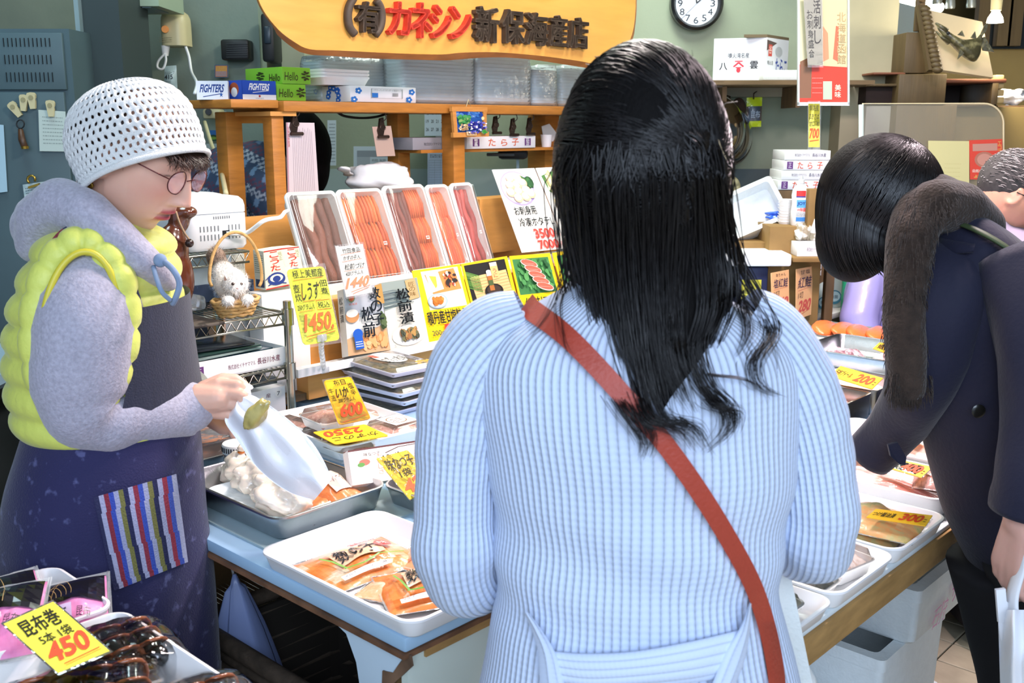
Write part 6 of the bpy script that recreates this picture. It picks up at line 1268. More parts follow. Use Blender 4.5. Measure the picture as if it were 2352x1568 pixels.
def raised(ch, u0, v0, u1, v1, col, slope=0, bold=.04, th=.022, name='raised_character'):
    co, fs, _ = text_mesh(ch, 0)
    n0 = len(co); dd_ = ((.022, .022), (-.022, .022), (.022, -.022), (-.022, -.022), (.03, 0), (-.03, 0)); co = np.vstack([co * .95 + .025 + np.array(d_) for d_ in dd_]); fs = [tuple(i + n0 * k for i in f) for k in range(len(dd_)) for f in fs]
    bm = bmesh.new(); vs = []
    q = [pB(u0, v0, bS), pB(u1, v0 + slope, bS), pB(u1, v1 + slope, bS), pB(u0, v1, bS)]
    P = lambda x, y: (q[0] * (1 - x) + q[1] * x) * (1 - y) + (q[3] * (1 - x) + q[2] * x) * y
    for a, b in co: vs.append(bm.verts.new(P(a, 1 - b) - BX * .0))
    for f in fs:
        try: bm.faces.new([vs[i] for i in f])
        except ValueError: pass
    r = bmesh.ops.extrude_face_region(bm, geom=bm.faces[:]); vv = [g for g in r['geom'] if isinstance(g, bmesh.types.BMVert)]
    bmesh.ops.translate(bm, verts=vv, vec=-BX * th); bm.verts.index_update()
    mb = MB().add([v.co.copy() for v in bm.verts], [[v.index for v in f.verts] for f in bm.faces]); bm.free(); return build(mb, name, col, sb)
m_chb = mat('dark_carved_letter', '4a3c30', .6, nz=(40, .15)); m_chr = mat('red_carved_letter', 'd8402e', .5, nz=(40, .08))
for ch, u0, v0, u1, v1, c_ in (('有', 812, 2, 865, 74, m_chb), ('カ', 884, 2, 935, 80, m_chr), ('ネ', 934, 4, 984, 86, m_chr), ('シ', 982, 10, 1028, 88, m_chr), ('ン', 1026, 14, 1074, 90, m_chr), ('新', 1082, 13, 1137, 96, m_chb), ('保', 1144, 20, 1196, 99, m_chb), ('海', 1199, 27, 1250, 103, m_chb), ('産', 1253, 33, 1296, 106, m_chb), ('店', 1299, 38, 1343, 110, m_chb)):
    raised(ch, u0, v0, u1, v1, c_, 5)
for pl_ in ([(812, -4), (802, 15), (799, 38), (803, 62), (815, 79)], [(864, 0), (874, 18), (877, 40), (873, 63), (862, 80)]):
    build(MB().tube(catmull([pB(u, v, bS - .012) for u, v in pl_], 4), .013, 8), 'round_bracket', m_chb, sb, True)
for u in (760, 1300): build(MB().cyl(pB(u, -150, bS + .03), pB(u, -150, bS + .03) + V(0, 0, 3.2 - pB(u, -150, bS).z), .004), 'hanging_cord', m_clip, sb, True)
# laminated poster hung at the right
Yp = 3.7
q = [pY(1833, -90, Yp), pY(1947, -90, Yp), pY(1947, 238, Yp), pY(1833, 238, Yp)]
o = thing('hanging_poster', 'glossy red and pale laminated poster hanging in a thin white frame', 'poster', base_of(q))
build(slab(q, .006, M_gloss, col='d8d8b8'), 'poster_sheet', M_gloss, o); a_ = Art(q, step=.0002)
a_.rect(0, 0, 1, 1, 'c8c8a4'); a_.poly([(.2, .0), (1, 0), (1, .72), (.7, .9), (.2, .75)], 'c4b88c'); a_.poly([(.0, .72), (1, .74), (1, 1), (0, 1)], 'c8402c'); a_.poly([(.04, .70), (.28, .66), (.26, .96), (.02, .96)], '7a5a40'); a_.poly([(.5, .45), (.6, .5), (.62, .68), (.5, .7)], 'c88a64'); a_.poly([(.76, .45), (.82, .45), (.8, .7), (.7, .68)], 'c86a4a')
a_.vtext('美味', .74, .86, .86, .96, 'e8dcc0', .01); a_.rect(.5, .84, .68, .97, 'a8b8a0'); a_.scribble(.28, .8, .5, .94, 'e88070', 4, .003); a_.vtext('北海道函館', .78, .35, .96, .72, 'a89868'); a_.done('printed_picture', o, M_gloss)
for k, (x0, y0, x1, y1) in enumerate(((-.02, -.01, .015, 1.01), (.985, -.01, 1.02, 1.01), (-.02, .99, 1.02, 1.015))):
    P = lambda x, y: (q[0] * (1 - x) + q[1] * x) * (1 - y) + (q[3] * (1 - x) + q[2] * x) * y
    build(MB().prism([P(x0, y0) + V(0, .002, 0), P(x1, y0) + V(0, .002, 0), P(x1, y1) + V(0, .002, 0), P(x0, y1) + V(0, .002, 0)], V(0, -.012, 0)), 'frame_strip', mat('white_strip', 'b8c4c0', .4), o)
build(MB().cyl(pY(1890, -90, Yp), V(pY(1890, 0, Yp).x, Yp, 3.2), .004), 'hanging_wire', m_clip, o, True)
q = [pY(1846, -10, Yp - .03), pY(1888, -10, Yp - .03), pY(1890, 150, Yp - .03), pY(1856, 150, Yp - .03)]
sign(q, 'white brush-lettered strip in clear film on the hanging poster', lambda a: (a.vtext('活刺し', .5, .05, .9, .7, '3a3c38', .01, .06), a.vtext('お刺身盛合', .1, .2, .45, .9, '3a3c38', .0, .06)) and None, 'lettered_strip', col='b4b8a8', holder=1.06)
q = [pY(1857, 238, Yp - .02), pY(1883, 238, Yp - .02), pY(1883, 338, Yp - .02), pY(1857, 338, Yp - .02)]
sign(q, 'narrow yellow strip reading 700 hanging under the poster', lambda a: (a.text('釧路産', .1, .03, .9, .16, '2c301c', 0, 0, .05), a.text('まあさば', .06, .22, .94, .36, '2c301c', 0, .2, .05), a.text('甘口1枚', .06, .4, .94, .52, '2c301c', 0, .2, .05), a.text('700', .08, .56, .94, .80, 'c8542c', .03, .3, .03), a.line([(.1, .86), (.9, .83)], .02, 'c8542c')) and None, 'price_strip', col='d4d440', holder=1.12)
# clutter behind the counter on the right
def prop(label, name, cat, u0, v0, u1, v1, Y, dep, m, r=.003, art=None, zb=None):
    a = pY(u0, v0, Y); b = pY(u1, v1, Y); z0 = b.z if zb is None else zb
    o = thing(name, label, cat, V((a.x + b.x) / 2, Y + dep / 2, z0))
    build(MB().bbox(((a.x + b.x) / 2, Y + dep / 2, (a.z + z0) / 2), (b.x - a.x, dep, a.z - z0), r), 'body', m, o, 40)
    if art: a_ = Art([V(a.x, Y, a.z), V(b.x, Y, a.z), V(b.x, Y, z0), V(a.x, Y, z0)], e0=.001); art(a_); a_.done('lettering', o)
    return o
m_crate = mat('plywood_crate', '8a6c3c', .7, nz=(8, .15)); m_fo = m_foam
def co1(a): a.text('株式会社イチヤママル', .22, .3, .55, .62, '6a5a70'); a.text('長谷川水産', .6, .28, .9, .66, '50486a', .01)
def tr1(a): a.text('た', .30, .15, .42, .85, 'dd5a32', .02); a.text('ら', .52, .2, .62, .85, 'dd5a32', .02); a.text('子', .72, .15, .84, .85, 'dd5a32', .02); a.rect(.07, .12, .2, .88, '6a3a80'); a.text('正', .1, .25, .17, .75, 'e8e0f0')
for k, (u0, v0, u1, v1, art, lab) in enumerate(((1800, 357, 1905, 376, co1, 'top white cod roe carton of the stack by the bob-haired customer'), (1799, 377, 1905, 396, tr1, 'second cod roe carton with orange characters from the top'), (1795, 397, 1900, 414, co1, 'third white carton from the top of the cod roe stack'), (1788, 415, 1900, 436, tr1, 'lowest visible cod roe carton of the stack'))):
    z0 = pY(1800, 436, 4.3).z + (3 - k) * .0405; a = pY(u0, 400, 4.3); b = pY(u1, 400, 4.3)
    o = thing('roe_carton', lab, 'box', V((a.x + b.x) / 2, 4.4, z0), 0, None); build(MB().bbox(((a.x + b.x) / 2, 4.4, z0 + .0198), (b.x - a.x, .2, .039), .002), 'carton_body', m_card, o, 40)
    a_ = Art([V(a.x, 4.3, z0 + .04), V(b.x, 4.3, z0 + .04), V(b.x, 4.3, z0), V(a.x, 4.3, z0)], e0=.001); art(a_); a_.done('lettering', o)
zc = pY(1800, 436, 4.3).z
prop('plywood crate standing under the stack of cod roe cartons', 'plywood_crate', 'crate', 1770, 437, 1905, 700, 4.3, .4, m_woodd, zb=.0)
zt2 = pY(1810, 520, 4.05).z
prop('brown box carrying the dish soap bottle', 'wooden_box', 'box', 1769, 520, 1880, 700, 4.03, .25, m_crate, zb=.0)
prop('low wooden table under the tilted white foam box', 'wooden_table', 'table', 1640, 556, 1767, 700, 4.1, .35, m_crate, zb=.0)
o = thing('cup_stack', 'stack of white foam cups behind the dish soap bottle', 'cups', V(pY(1806, 480, 4.1).x, 4.15, zt2))
cx = pY(1806, 480, 4.15); 
for k in range(9): build(MB().lathe([(.028, zt2 + .001 + k * .011), (.031, zt2 + .009 + k * .011), (.034, zt2 + .010 + k * .011), (.034, zt2 + .012 + k * .011), (.030, zt2 + .011 + k * .011)], V(cx.x, 4.15, 0), 20), 'cup', m_tray, o, 50)
prop('upright brown board right of the dish soap bottle', 'wooden_board', 'board', 1859, 434, 1884, 520, 4.02, .05, m_crate, zb=zt2)
p = pY(1835, 522, 4.08); p.z = zt2; h = pY(1835, 405, 4.08).z - zt2
o = thing('soap_bottle', 'white dish soap bottle with a red and blue label', 'bottle', p)
build(MB().lathe([(.026, 0), (.030, .006), (.031, h * .3), (.028, h * .45), (.031, h * .62), (.028, h * .74), (.014, h * .84), (.010, h * .86)], p, 30, None, None, 1.15, .8), 'bottle_body', m_white, o, 50)
build(MB().lathe([(.012, h * .86), (.012, h * .93), (.006, h * .94), (.005, h), (0.0001, h)], p, 20), 'cap', m_white, o, 50)
a_ = Art(fn=lambda x, y, e: p + V((.0312 + e) * 1.15 * math.cos(R(-145) + x * 1.9), -abs((.0312 + e) * .8 * math.sin(R(-145) + x * 1.9)), h * (.72 - .62 * y)))
g_ = lambda x0, y0, x1, y1, c: a_.mb.grid(lambda i, j: a_.fn(x0 + (x1 - x0) * i, y0 + (y1 - y0) * j, .0006), 6, 2, c)
g_(.15, .0, .7, .18, 'd83838'); g_(.15, .18, .7, .22, '203a90'); g_(.2, .3, .75, .55, '5aa8e0'); g_(.2, .86, .75, 1.0, '3a80c8'); a_.n = 8; a_.text('JOY', .24, .36, .7, .5, '1a2a80', .03); a_.text('W除菌', .24, .56, .72, .68, 'd83838', .02); a_.scribble(.2, .7, .75, .84, '5a6a80', 3, .01); a_.done('label_print', o)
o = thing('blue_plastic_bag', 'crumpled bright blue plastic bag behind the soap bottle', 'bag', V(pY(1800, 510, 4.2).x, 4.2, zt2))
build(crumple(MB(), V(pY(1808, 500, 4.2).x, 4.2, zt2 + .028), (.095, .05, .027), 3, .35, 6), 'bag_body', mat('bright_blue_plastic', '1c5ad8', .35, coat=.5, bump=(30, .7)), o, True)
o = thing('tilted_foam_box', 'empty white foam box lying tilted on its side by the hose', 'box', pY(1700, 556, 4.2))
qf = [(1642, 492), (1720, 452), (1788, 434), (1800, 452), (1796, 490), (1740, 512), (1672, 553), (1660, 540)]
M = Matrix.Rotation(R(-24), 3, 'Y') @ Matrix.Rotation(R(58), 3, 'X'); c = pY(1722, 498, 4.28)
w_, d_, hh_ = .27, .20, .085
ring = lambda ins, z: [c + M @ V(x, y, z) for x, y in rrect(w_ - 2 * ins, d_ - 2 * ins, .015, 3)]
build(MB().loft([ring(.006, 0), ring(0, hh_), ring(.018, hh_), ring(.022, .02)]), 'box_body', m_foam, o, 40)
prop('white foam slab lying flat at the left of the wooden crate', 'foam_slab', 'foam slab', 1658, 584, 1818, 612, 3.9, .35, m_foam, .008)
zl = pY(1700, 612, 3.9).z
prop('dark blue crate with a yellow label under the foam lid', 'blue_crate', 'crate', 1690, 614, 1760, 720, 3.95, .3, mat('navy_crate', '1e2a50', .4), .008, lambda a: (a.rect(.2, .05, .8, .18, 'c8c840'), a.scribble(.25, .08, .75, .16, '4a5030', 2, .008)) and None, zb=0)
prop('brown shelf board jutting out under the white carton', 'shelf_board', 'board', 1822, 592, 1930, 602, 3.9, .3, m_crate, .002)
zb_s = pY(1822, 592, 3.9).z
for u in (1830, 1900): prop('thin brown support post under the shelf board ' + ('left end' if u == 1830 else 'right end'), 'support_post', 'post', u, 603, u + 12, 720, 4.1, .04, m_woodd, .002, zb=0)
o = prop('white carton with lettering on the shelf board behind the hair', 'white_carton', 'box', 1832, 558, 1930, 584, 3.94, .18, m_card, .002, co1, zb=zb_s)
o = thing('packet_pile', 'pile of clear packets of dried goods on the white carton', 'packets', V(pY(1870, 558, 4.0).x, 4.03, pY(1870, 558, 3.94).z))
rnd = random.Random(9); zp = pY(1870, 558, 3.94).z
for k in range(5):
    build(crumple(MB(), V(pY(1842 + 14 * k, 540, 4.03).x, 4.03 + .01 * (k % 2), zp + .035), (.03, .03, .034), k + 60, .4, 6, 20, 12), 'packet', mat('dried_goods_pack', 'a89c84', .2, coat=1, ramp=(40, 'e8e4dc', .5, .62), bump=(50, .8)), o, True)
build(MB().tube([pY(1840, 545, 3.98), pY(1832, 536, 3.98), pY(1830, 528, 3.98)], .010, 8), 'white_tie', m_white, o, True)
build(MB().tube([pY(1866, 535, 3.98), pY(1872, 515, 3.98), pY(1874, 503, 3.98)], [.011, .009, .006], 8), 'white_tie', m_white, o, True)
def spray(u, v, lab, s=1.0, b_=1.98):
    p = pZ(u, v, ZT); o = thing('spray_bottle', lab, 'bottle', p); mp = mat('pale_spray_plastic', 'c4d8d4', .3, trans=.2, coat=.4)
    build(MB().lathe([(.034 * s, 0), (.040 * s, .01), (.040 * s, .07 * s), (.030 * s, .11 * s), (.013 * s, .135 * s), (.013 * s, .15 * s)], p, 26, None, None, 1.1, .8), 'bottle_body', mp, o, 50)
    build(MB().prism([p + AX * x * s + UP * z * s for x, z in ((-.012, .15), (.014, .15), (.016, .185), (.0, .20), (-.05, .195), (-.052, .182), (-.02, .178), (-.03, .155), (-.024, .152))], BX * .018), 'trigger_head', m_white, o)
    q = [p + V(x * s, -.033 * s, z * s) for x, z in ((-.028, .07), (.028, .07), (.028, .015), (-.028, .015))]; a_ = Art(q, e0=.002); a_.ell(.5, .5, .5, .5, '3a7a90'); a_.ell(.5, .45, .4, .36, 'a8ccd4'); a_.text('除菌', .25, .35, .75, .6, '2a4a5a', .01); a_.done('label_print', o)
spray(1886, 716, 'front clear spray bottle with a round blue label right of the 280 card', 1.05); spray(1908, 704, 'rear pale spray bottle half behind the front one', 1.15)
p = pZ(1946, 722, ZT); o = thing('green_bottle', 'green household bottle with a white label beside the lavender sleeve', 'bottle', p)
build(MB().loft([[p + V(x, y, z) for x, y in rrect(w, w * .7, .012)] for w, z in ((.052, 0), (.056, .01), (.056, .14), (.05, .15))]), 'bottle_body', mat('green_plastic', '2a9a72', .35, coat=.3), o, 50)
build(MB().bbox(p + V(.012, 0, .158), (.04, .03, .018), .004), 'lid', m_white, o, 40)
a_ = Art([p + V(x, -.0205, z) for x, z in ((-.02, .12), (.02, .12), (.02, .03), (-.02, .03))]); a_.rect(.1, 0, .9, .45, 'c8dcc0'); a_.rect(.3, .55, .75, .95, 'e8e8e8'); [a_.rect(.33 + .05 * k, .6, .35 + .05 * k, .9, '303030') for k in range(8)]; a_.done('label_print', o)
# neighbouring stall at the far right
m_olw = mat('olive_brown_wood', '5a4a2e', .55, nz=(6, .14, (6, 6, .7)), bump=(20, .2, (6, 6, .5))); m_tan = mat('tan_board', '8c7848', .7, nz=(3, .1))
Yn = 4.6
NS = thing('neighbour_stall', 'brown wooden kiosk with a stepped post and open cupboard at the far right', 'stall', V(pY(2150, 700, Yn).x, Yn + .2, 0))
def nb(name, u0, v0, u1, v1, Y, dep, m, zb=None): a = pY(u0, v0, Y); b = pY(u1, v1, Y); z0 = b.z if zb is None else zb; return build(MB().bbox(((a.x + b.x) / 2, Y + dep / 2, (a.z + z0) / 2), (b.x - a.x, dep, a.z - z0), .004), name, m, NS, 40)
nb('upper_post', 2082, 74, 2144, 168, Yn, .28, m_olw); nb('middle_post', 2066, 170, 2170, 240, Yn - .02, .32, m_olw); nb('lower_post', 2060, 241, 2168, 600, Yn - .02, .32, m_olw, 0.0)
nb('cupboard_top', 2172, 181, 2312, 190, Yn, .35, mat('reddish_board', '7a4a34', .6)); nb('cupboard_back', 2172, 190, 2290, 260, Yn + .33, .02, mat('cupboard_dark', '2a1e18', .8)); nb('cupboard_side', 2280, 190, 2290, 245, Yn, .33, m_olw); nb('cupboard_shelf', 2172, 238, 2292, 245, Yn, .33, m_olw)
nb('counter_body', 2172, 246, 2420, 600, Yn + .1, .3, m_tan, 0.0); nb('left_shelf', 1990, 197, 2064, 240, Yn + .05, .25, mat('cupboard_dark')); nb('left_shelf_top', 1988, 192, 2066, 198, Yn, .3, m_olw); nb('left_board', 2006, 166, 2080, 171, Yn, .25, mat('reddish_board'))
nb('left_panel', 1990, 243, 2058, 600, Yn + .05, .04, mat('grey_white_panel', '98968a', .5), 0.0)
nb('slatted_upright', 2112, -80, 2122, 72, Yn + .02, .02, m_olw)
for k in range(11): nb('notch', 2114 + (k % 2) * 2, -20 + k * 9, 2124 + (k % 2) * 2, -14 + k * 9, Yn + .005, .02, m_woodd)
for k in range(4): nb('side_block', 2288, 172 + k * 17, 2306, 186 + k * 17, Yn + .02, .06, mat('pale_block', 'b09a68', .7))
q = [pY(2132, 22, Yn - .06), pY(2256, 50, Yn - .03), pY(2282, 178, Yn - .10), pY(2160, 160, Yn - .14)]
FB = thing('fish_board', 'cream display board with a scalloped left edge holding a mounted fish', 'board', base_of(q))
build(slab(q, .02, m_card), 'cream_board', mat('cream_board', 'e0caa0', .7), FB)
for k in range(14):
    f = k / 13; p = q[0] * (1 - f) + q[3] * f; build(MB().ell(p + V(-.012, 0, 0), (.022, .022, .016), None, 12, 8), 'scallop', m_olw, FB, True)
build(slab([q[0] + V(-.04, .01, .02), q[0] + V(.0, .01, .02), q[3] + V(.0, .01, 0), q[3] + V(-.045, .01, 0)], .03, m_olw), 'edge_strip', m_olw, FB)
FI = thing('mounted_fish', 'dark olive mounted fish with open mouth and spread tail', 'fish', pY(2215, 150, Yn - .2))
fp = lambda u, v, d=0: pY(u, v, Yn - .18 + d)
m_fish = mat('mounted_fish_skin', '4e4a30', .3, coat=.7, ramp=(30, '8a845c', .5, .65), bump=(90, .6))
mb = MB(); 
sp_ = [(2156, 68, .012), (2168, 78, .030), (2185, 92, .050), (2205, 108, .060), (2225, 116, .056), (2240, 108, .040), (2248, 98, .022), (2254, 86, .014)]
C_ = catmull([(*fp(u, v), r) for u, v, r in sp_], 4); mb.loft([[Vector(c[:3]) + V(c[3] * .95 * math.cos(t_) * .55, c[3] * .55 * math.sin(t_), c[3] * .95 * math.cos(t_) * -.85) for t_ in [2 * math.pi * k / 20 for k in range(20)]] for c in C_])
build(mb, 'body', m_fish, FI, True)
build(MB().tube([fp(2172, 72), fp(2158, 60), fp(2149, 53)], [.024, .014, .006], 10, flat=.6), 'upper_jaw', m_fish, FI, True); build(MB().tube([fp(2180, 98), fp(2164, 86), fp(2150, 72)], [.018, .010, .005], 10, flat=.6), 'lower_jaw', m_fish, FI, True)
build(MB().prism([fp(2250, 92), fp(2266, 70), fp(2270, 52), fp(2262, 58), fp(2252, 80)], V(0, .008, 0)), 'tail_fin', m_fish, FI); build(MB().prism([fp(2250, 90), fp(2262, 84), fp(2284, 120), fp(2258, 116)], V(0, .008, 0)), 'tail_fin', m_fish, FI)
build(MB().prism([fp(2200, 80), fp(2210, 70), fp(2216, 84)], V(0, .006, 0)), 'dorsal_fin', m_fish, FI); build(MB().prism([fp(2230, 86), fp(2240, 72), fp(2244, 92)], V(0, .006, 0)), 'dorsal_fin', m_fish, FI)
build(MB().prism([fp(2205, 112, -.04), fp(2215, 122, -.04), fp(2200, 136, -.04)], V(0, .005, 0)), 'pectoral_fin', m_fish, FI); build(MB().ell(fp(2178, 76, -.028), .007, None, 10, 8), 'eye', m_dark, FI, True)
Ya = 4.25
def rr2(u0, v0, u1, v1, Y, r): return [pY(u, v, Y) for u, v in [(u0, v1), (u0, v0)] + [(u1 - r + r * math.sin(R(9 * k)), v0 + r - r * math.cos(R(9 * k))) for k in range(11)] + [(u1, v1)]]
o = thing('acrylic_screen', 'scratched clear acrylic screen with a rounded corner at the far right', 'screen', V(pY(2140, 500, Ya).x, Ya, 0))
build(MB().prism(rr2(1982, 238, 2305, 760, Ya, 45), V(0, .005, 0)), 'acrylic_sheet', film('acrylic', 'd8d4b4', .10, .12, (3, .05)), o)
build(MB().tube([p for p in rr2(1982, 238, 2305, 760, Ya, 45)], .004, 6), 'bright_edge', mat('acrylic_edge', 'd8c8a0', .3), o, True)
build(MB().cyl(pY(1978, 240, Ya), pY(1978, 760, Ya), .010), 'side_rod', mat('white_strip'), o, True)
for k, x in enumerate((2000, 2290)): build(MB().bbox((pY(x, 700, Ya).x, Ya, .02), (.06, .25, .04), .005), 'foot', m_steel, o, 40)
build(MB().cyl(V(pY(2000, 700, Ya).x, Ya + .01, .03), pY(2000, 700, Ya) + V(0, .01, 0), .01), 'stand_rod', m_steel, o, True); build(MB().cyl(V(pY(2290, 700, Ya).x, Ya + .01, .03), pY(2290, 700, Ya) + V(0, .01, 0), .01), 'stand_rod', m_steel, o, True)
def redp(a): a.rect(0, 0, 1, 1, 'cc4432'); a.rect(.1, .1, .85, .28, 'b88a78'); a.ell(.45, .5, .3, .2, 'a8705c'); a.ell(.45, .5, .22, .15, 'c08a78'); a.text('函館のおみやげ', .08, .74, .8, .82, 'ecd8c8', .01); a.text('よろしく', .12, .88, .75, .96, 'd8c860'); a.vtext('エコアクション', .86, .05, .97, .8, 'd8a850')
q = [pY(2226, 322, Ya - .008), pY(2302, 319, Ya - .008), pY(2302, 412, Ya - .008), pY(2228, 412, Ya - .008)]
paper(q, 'red notice poster stuck on the acrylic screen', 'red_notice', redp, 'poster', .001, 'cc4432')
paper([pY(2132, 323, Ya - .007), pY(2226, 324, Ya - .007), pY(2226, 420, Ya - .007), pY(2132, 418, Ya - .007)], 'blank pale yellow sheet left of the red notice', 'yellow_sheet', lambda a: a.scribble(.4, .5, .8, .9, 'b8b078', 4, .004), 'paper', .001, 'c8c48c')
o = thing('wall_monitor', 'flat grey screen with white reflections behind the fish board', 'monitor', V(pY(2038, 135, 5.6).x, 5.6, pY(2038, 135, 5.6).z))
build(box_on(MB(), 1990, -60, 2110, 138, 5.6, .08, None, .01), 'casing', m_dark, o, 40); build(box_on(MB(), 1996, -52, 2104, 118, 5.594, .006, None), 'screen', mat('screen_grey', '7c8a90', .45), o)
t_ = MB(); a = pY(1992, 0, 5.72); t_.obox((a.x - .2, 5.70, 0), (3.2, 0, 0), (0, .1, 0), (0, 0, 1.9)); struct(t_, 'wall_partition_right', m_tan)
t_ = MB(); t_.obox((pY(2270, 0, 5.72).x, 5.66, 1.9), (2.0, 0, 0), (0, .05, 0), (0, 0, 1.3)); struct(t_, 'wall_upper_right', mat('dark_window', '1c2224', .3))
for k, u in enumerate((2262, 2310, 2335)): struct(box_on(MB(), u, -120, u + 9, 105, 5.6, .05), 'trim_window_bar' + '', m_olw)
o = thing('lime_ring', 'lime green hoop hanging on the tan partition', 'hoop', pY(2030, 200, 5.6)); build(MB().tube(catmull([pY(2028, 140, 5.65), pY(2018, 150, 5.65), pY(2016, 170, 5.65), pY(2028, 178, 5.65), pY(2024, 196, 5.65), pY(2012, 196, 5.65), pY(2010, 186, 5.65)], 4), .008, 8), 'hoop', mat('lime'), o, True)
q = rect_on(2026, 158, 2060, 186, 5.66); paper(q, 'small card with a blue character on the tan partition', 'character_card', lambda a: (a.text('大', .05, .05, .4, .7, '30409a', .02), a.text('安', .5, .1, .8, .5, '8a9a9a', .01)) and None, col='b8a878')
o = thing('tube_lamp', 'long fluorescent tube lamp at the top right', 'lamp', pY(2115, 10, 5.2)); build(MB().cyl(pY(2050, -10, 5.2), pY(2160, 18, 4.9), .022, None, 14), 'tube', m_lamp, o, True); build(MB().obox(pY(2050, -22, 5.2), pY(2160, 6, 4.9) - pY(2050, -22, 5.2), V(0, .08, 0), V(0, 0, .03)), 'reflector', m_white, o)
build(MB().cyl(pY(2100, -18, 5.1), V(pY(2100, 0, 5.1).x, 5.1, 3.2), .006), 'hanging_rod', m_clip, o, True)
for k, (u, v) in enumerate(((2152, 10), (2182, 20), (2230, 18))):
    p = pY(u, v, 4.9); o = thing('lamp_socket', ['leftmost small metal lamp socket above the fish board', 'middle metal lamp socket above the fish board', 'rightmost of the three dark lamp sockets'][k], 'lamp', p)
    build(MB().lathe([(.020, 0), (.022, .01), (.018, .05), (.012, .07), (.012, .12)], p, 18), 'socket', mat('socket_steel', '6a7070', .35, .7), o, 50); build(MB().cyl(p + V(0, 0, .12), V(p.x, p.y, 3.2), .004), 'cable', m_dark, o, True)
p = pY(2285, 52, 4.6); o = thing('spot_bulb', 'glowing bulb in a pale socket at the top right', 'lamp', p)
build(MB().lathe([(.034, 0), (.030, .02), (.018, .04), (.015, .05)], p, 24), 'bulb', mat('bulb_glow', 'ffffff', emit=('fff4d8', 25)), o, True); build(MB().lathe([(.022, .05), (.024, .10), (.022, .15)], p, 20), 'socket', m_beige, o, 50); build(MB().cyl(p + V(0, 0, .15), V(p.x, p.y, 3.2), .005), 'cable', m_dark, o, True)
l = bpy.data.lights.new('bulb_light', 'POINT'); l.energy = 14; l.color = (1, .88, .66); l.shadow_soft_size = .04; lo = bpy.data.objects.new('bulb_light', l); COL.objects.link(lo); lo.location = p + V(-.0, -.02, -.06)
o = thing('white_bags', 'bundle of white plastic bags on the shelf by the kiosk', 'bags', pY(2315, 240, 4.75)); build(crumple(MB(), pY(2322, 222, 4.8), (.07, .05, .035), 2, .4, 6), 'bag_bundle', m_bagw, o, True); build(crumple(MB(), pY(2318, 268, 4.8), (.05, .05, .05), 9, .4, 6), 'bag_bundle', m_bagw, o, True)
prop('tan cardboard box behind the grey-haired man', 'cardboard_box', 'box', 2300, 352, 2400, 470, 4.4, .3, m_tan, zb=0)
prop('dark counter with bags at the far right edge', 'dark_counter', 'counter', 2292, 242, 2440, 350, 4.75, .5, m_woodd, zb=0)
# people
m_skin = mat('skin', 'd8a890', .45, sss=.25, vcol=True, bump=(70, .12))
m_skin2 = mat('skin_plain', 'd0a08a', .5, sss=.2)
def knit(name, col, ru=1.0, rv=1.0, dist=.003, dark=.25, rough=.9):
    """ribbed knit on UVs: u counts ribs, v counts stitches"""
    m = mat(name, col, rough, sheen=.3); nt = m.node_tree; N = nt.nodes; L = nt.links; b = N['Principled BSDF']
    uv = N.new('ShaderNodeUVMap'); sp = N.new('ShaderNodeSeparateXYZ'); L.new(uv.outputs[0], sp.inputs[0])
    def mth(op, a, b_=None):
        n = N.new('ShaderNodeMath'); n.operation = op
        for i, x in enumerate((a, b_)):
            if x is None: continue
            if isinstance(x, (int, float)): n.inputs[i].default_value = x
            else: L.new(x, n.inputs[i])
        return n.outputs[0]
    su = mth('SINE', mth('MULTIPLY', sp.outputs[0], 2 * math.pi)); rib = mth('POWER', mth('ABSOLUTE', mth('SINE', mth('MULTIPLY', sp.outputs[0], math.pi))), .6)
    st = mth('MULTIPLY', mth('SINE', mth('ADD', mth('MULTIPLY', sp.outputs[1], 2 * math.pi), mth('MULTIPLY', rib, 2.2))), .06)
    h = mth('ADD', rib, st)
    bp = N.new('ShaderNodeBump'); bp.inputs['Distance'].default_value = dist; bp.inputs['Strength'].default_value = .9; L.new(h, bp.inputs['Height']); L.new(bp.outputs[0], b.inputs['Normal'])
    mr = N.new('ShaderNodeMapRange'); mr.inputs['From Min'].default_value = 0; mr.inputs['From Max'].default_value = .8; mr.inputs['To Min'].default_value = 1 - dark; mr.inputs['To Max'].default_value = 1.0; L.new(h, mr.inputs[0])  # shade between the ribs painted into the yarn colour, on top of the bump
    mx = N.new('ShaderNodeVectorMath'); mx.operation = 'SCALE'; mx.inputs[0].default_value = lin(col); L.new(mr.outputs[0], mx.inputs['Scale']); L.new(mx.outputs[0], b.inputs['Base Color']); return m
def uvtube(rings, name, m, parent, nrib, pitch_v, sub=True, caps=False):
    """lofted cloth with UVs: u runs 0..nrib around, v grows by length / pitch"""
    n = len(rings[0]); vs = []; uvs = []; L = 0; prev = None
    for r in rings:
        c = sum((Vector(p) for p in r), Vector()) / n
        if prev is not None: L += (c - prev).length
        prev = c
        for j in range(n + 1): vs.append(Vector(r[j % n])); uvs.append((nrib * j / n, L / pitch_v))
    fs = [(i * (n + 1) + j, i * (n + 1) + j + 1, (i + 1) * (n + 1) + j + 1, (i + 1) * (n + 1) + j) for i in range(len(rings) - 1) for j in range(n)]
    mb = MB().add(vs, fs); o = build(mb, name, m, parent, True, fix=False); me = o.data; ul = me.uv_layers.new(name='UVMap')
    for lp in me.loops: ul.data[lp.index].uv = uvs[lp.vertex_index]
    return o
def rowfn(rows, Y):
    """rows: (v, uL, uR, depth, dy[, power]); returns smooth ring parameters by z"""
    out = []
    for r in rows:
        v, uL, uR, ry = r[:4]; dy = r[4] if len(r) > 4 else 0; pL, pR = pY(uL, v, Y + dy), pY(uR, v, Y + dy)
        out.append(((pL.x + pR.x) / 2, Y + dy, pL.z, (pR.x - pL.x) / 2, ry))
    return out
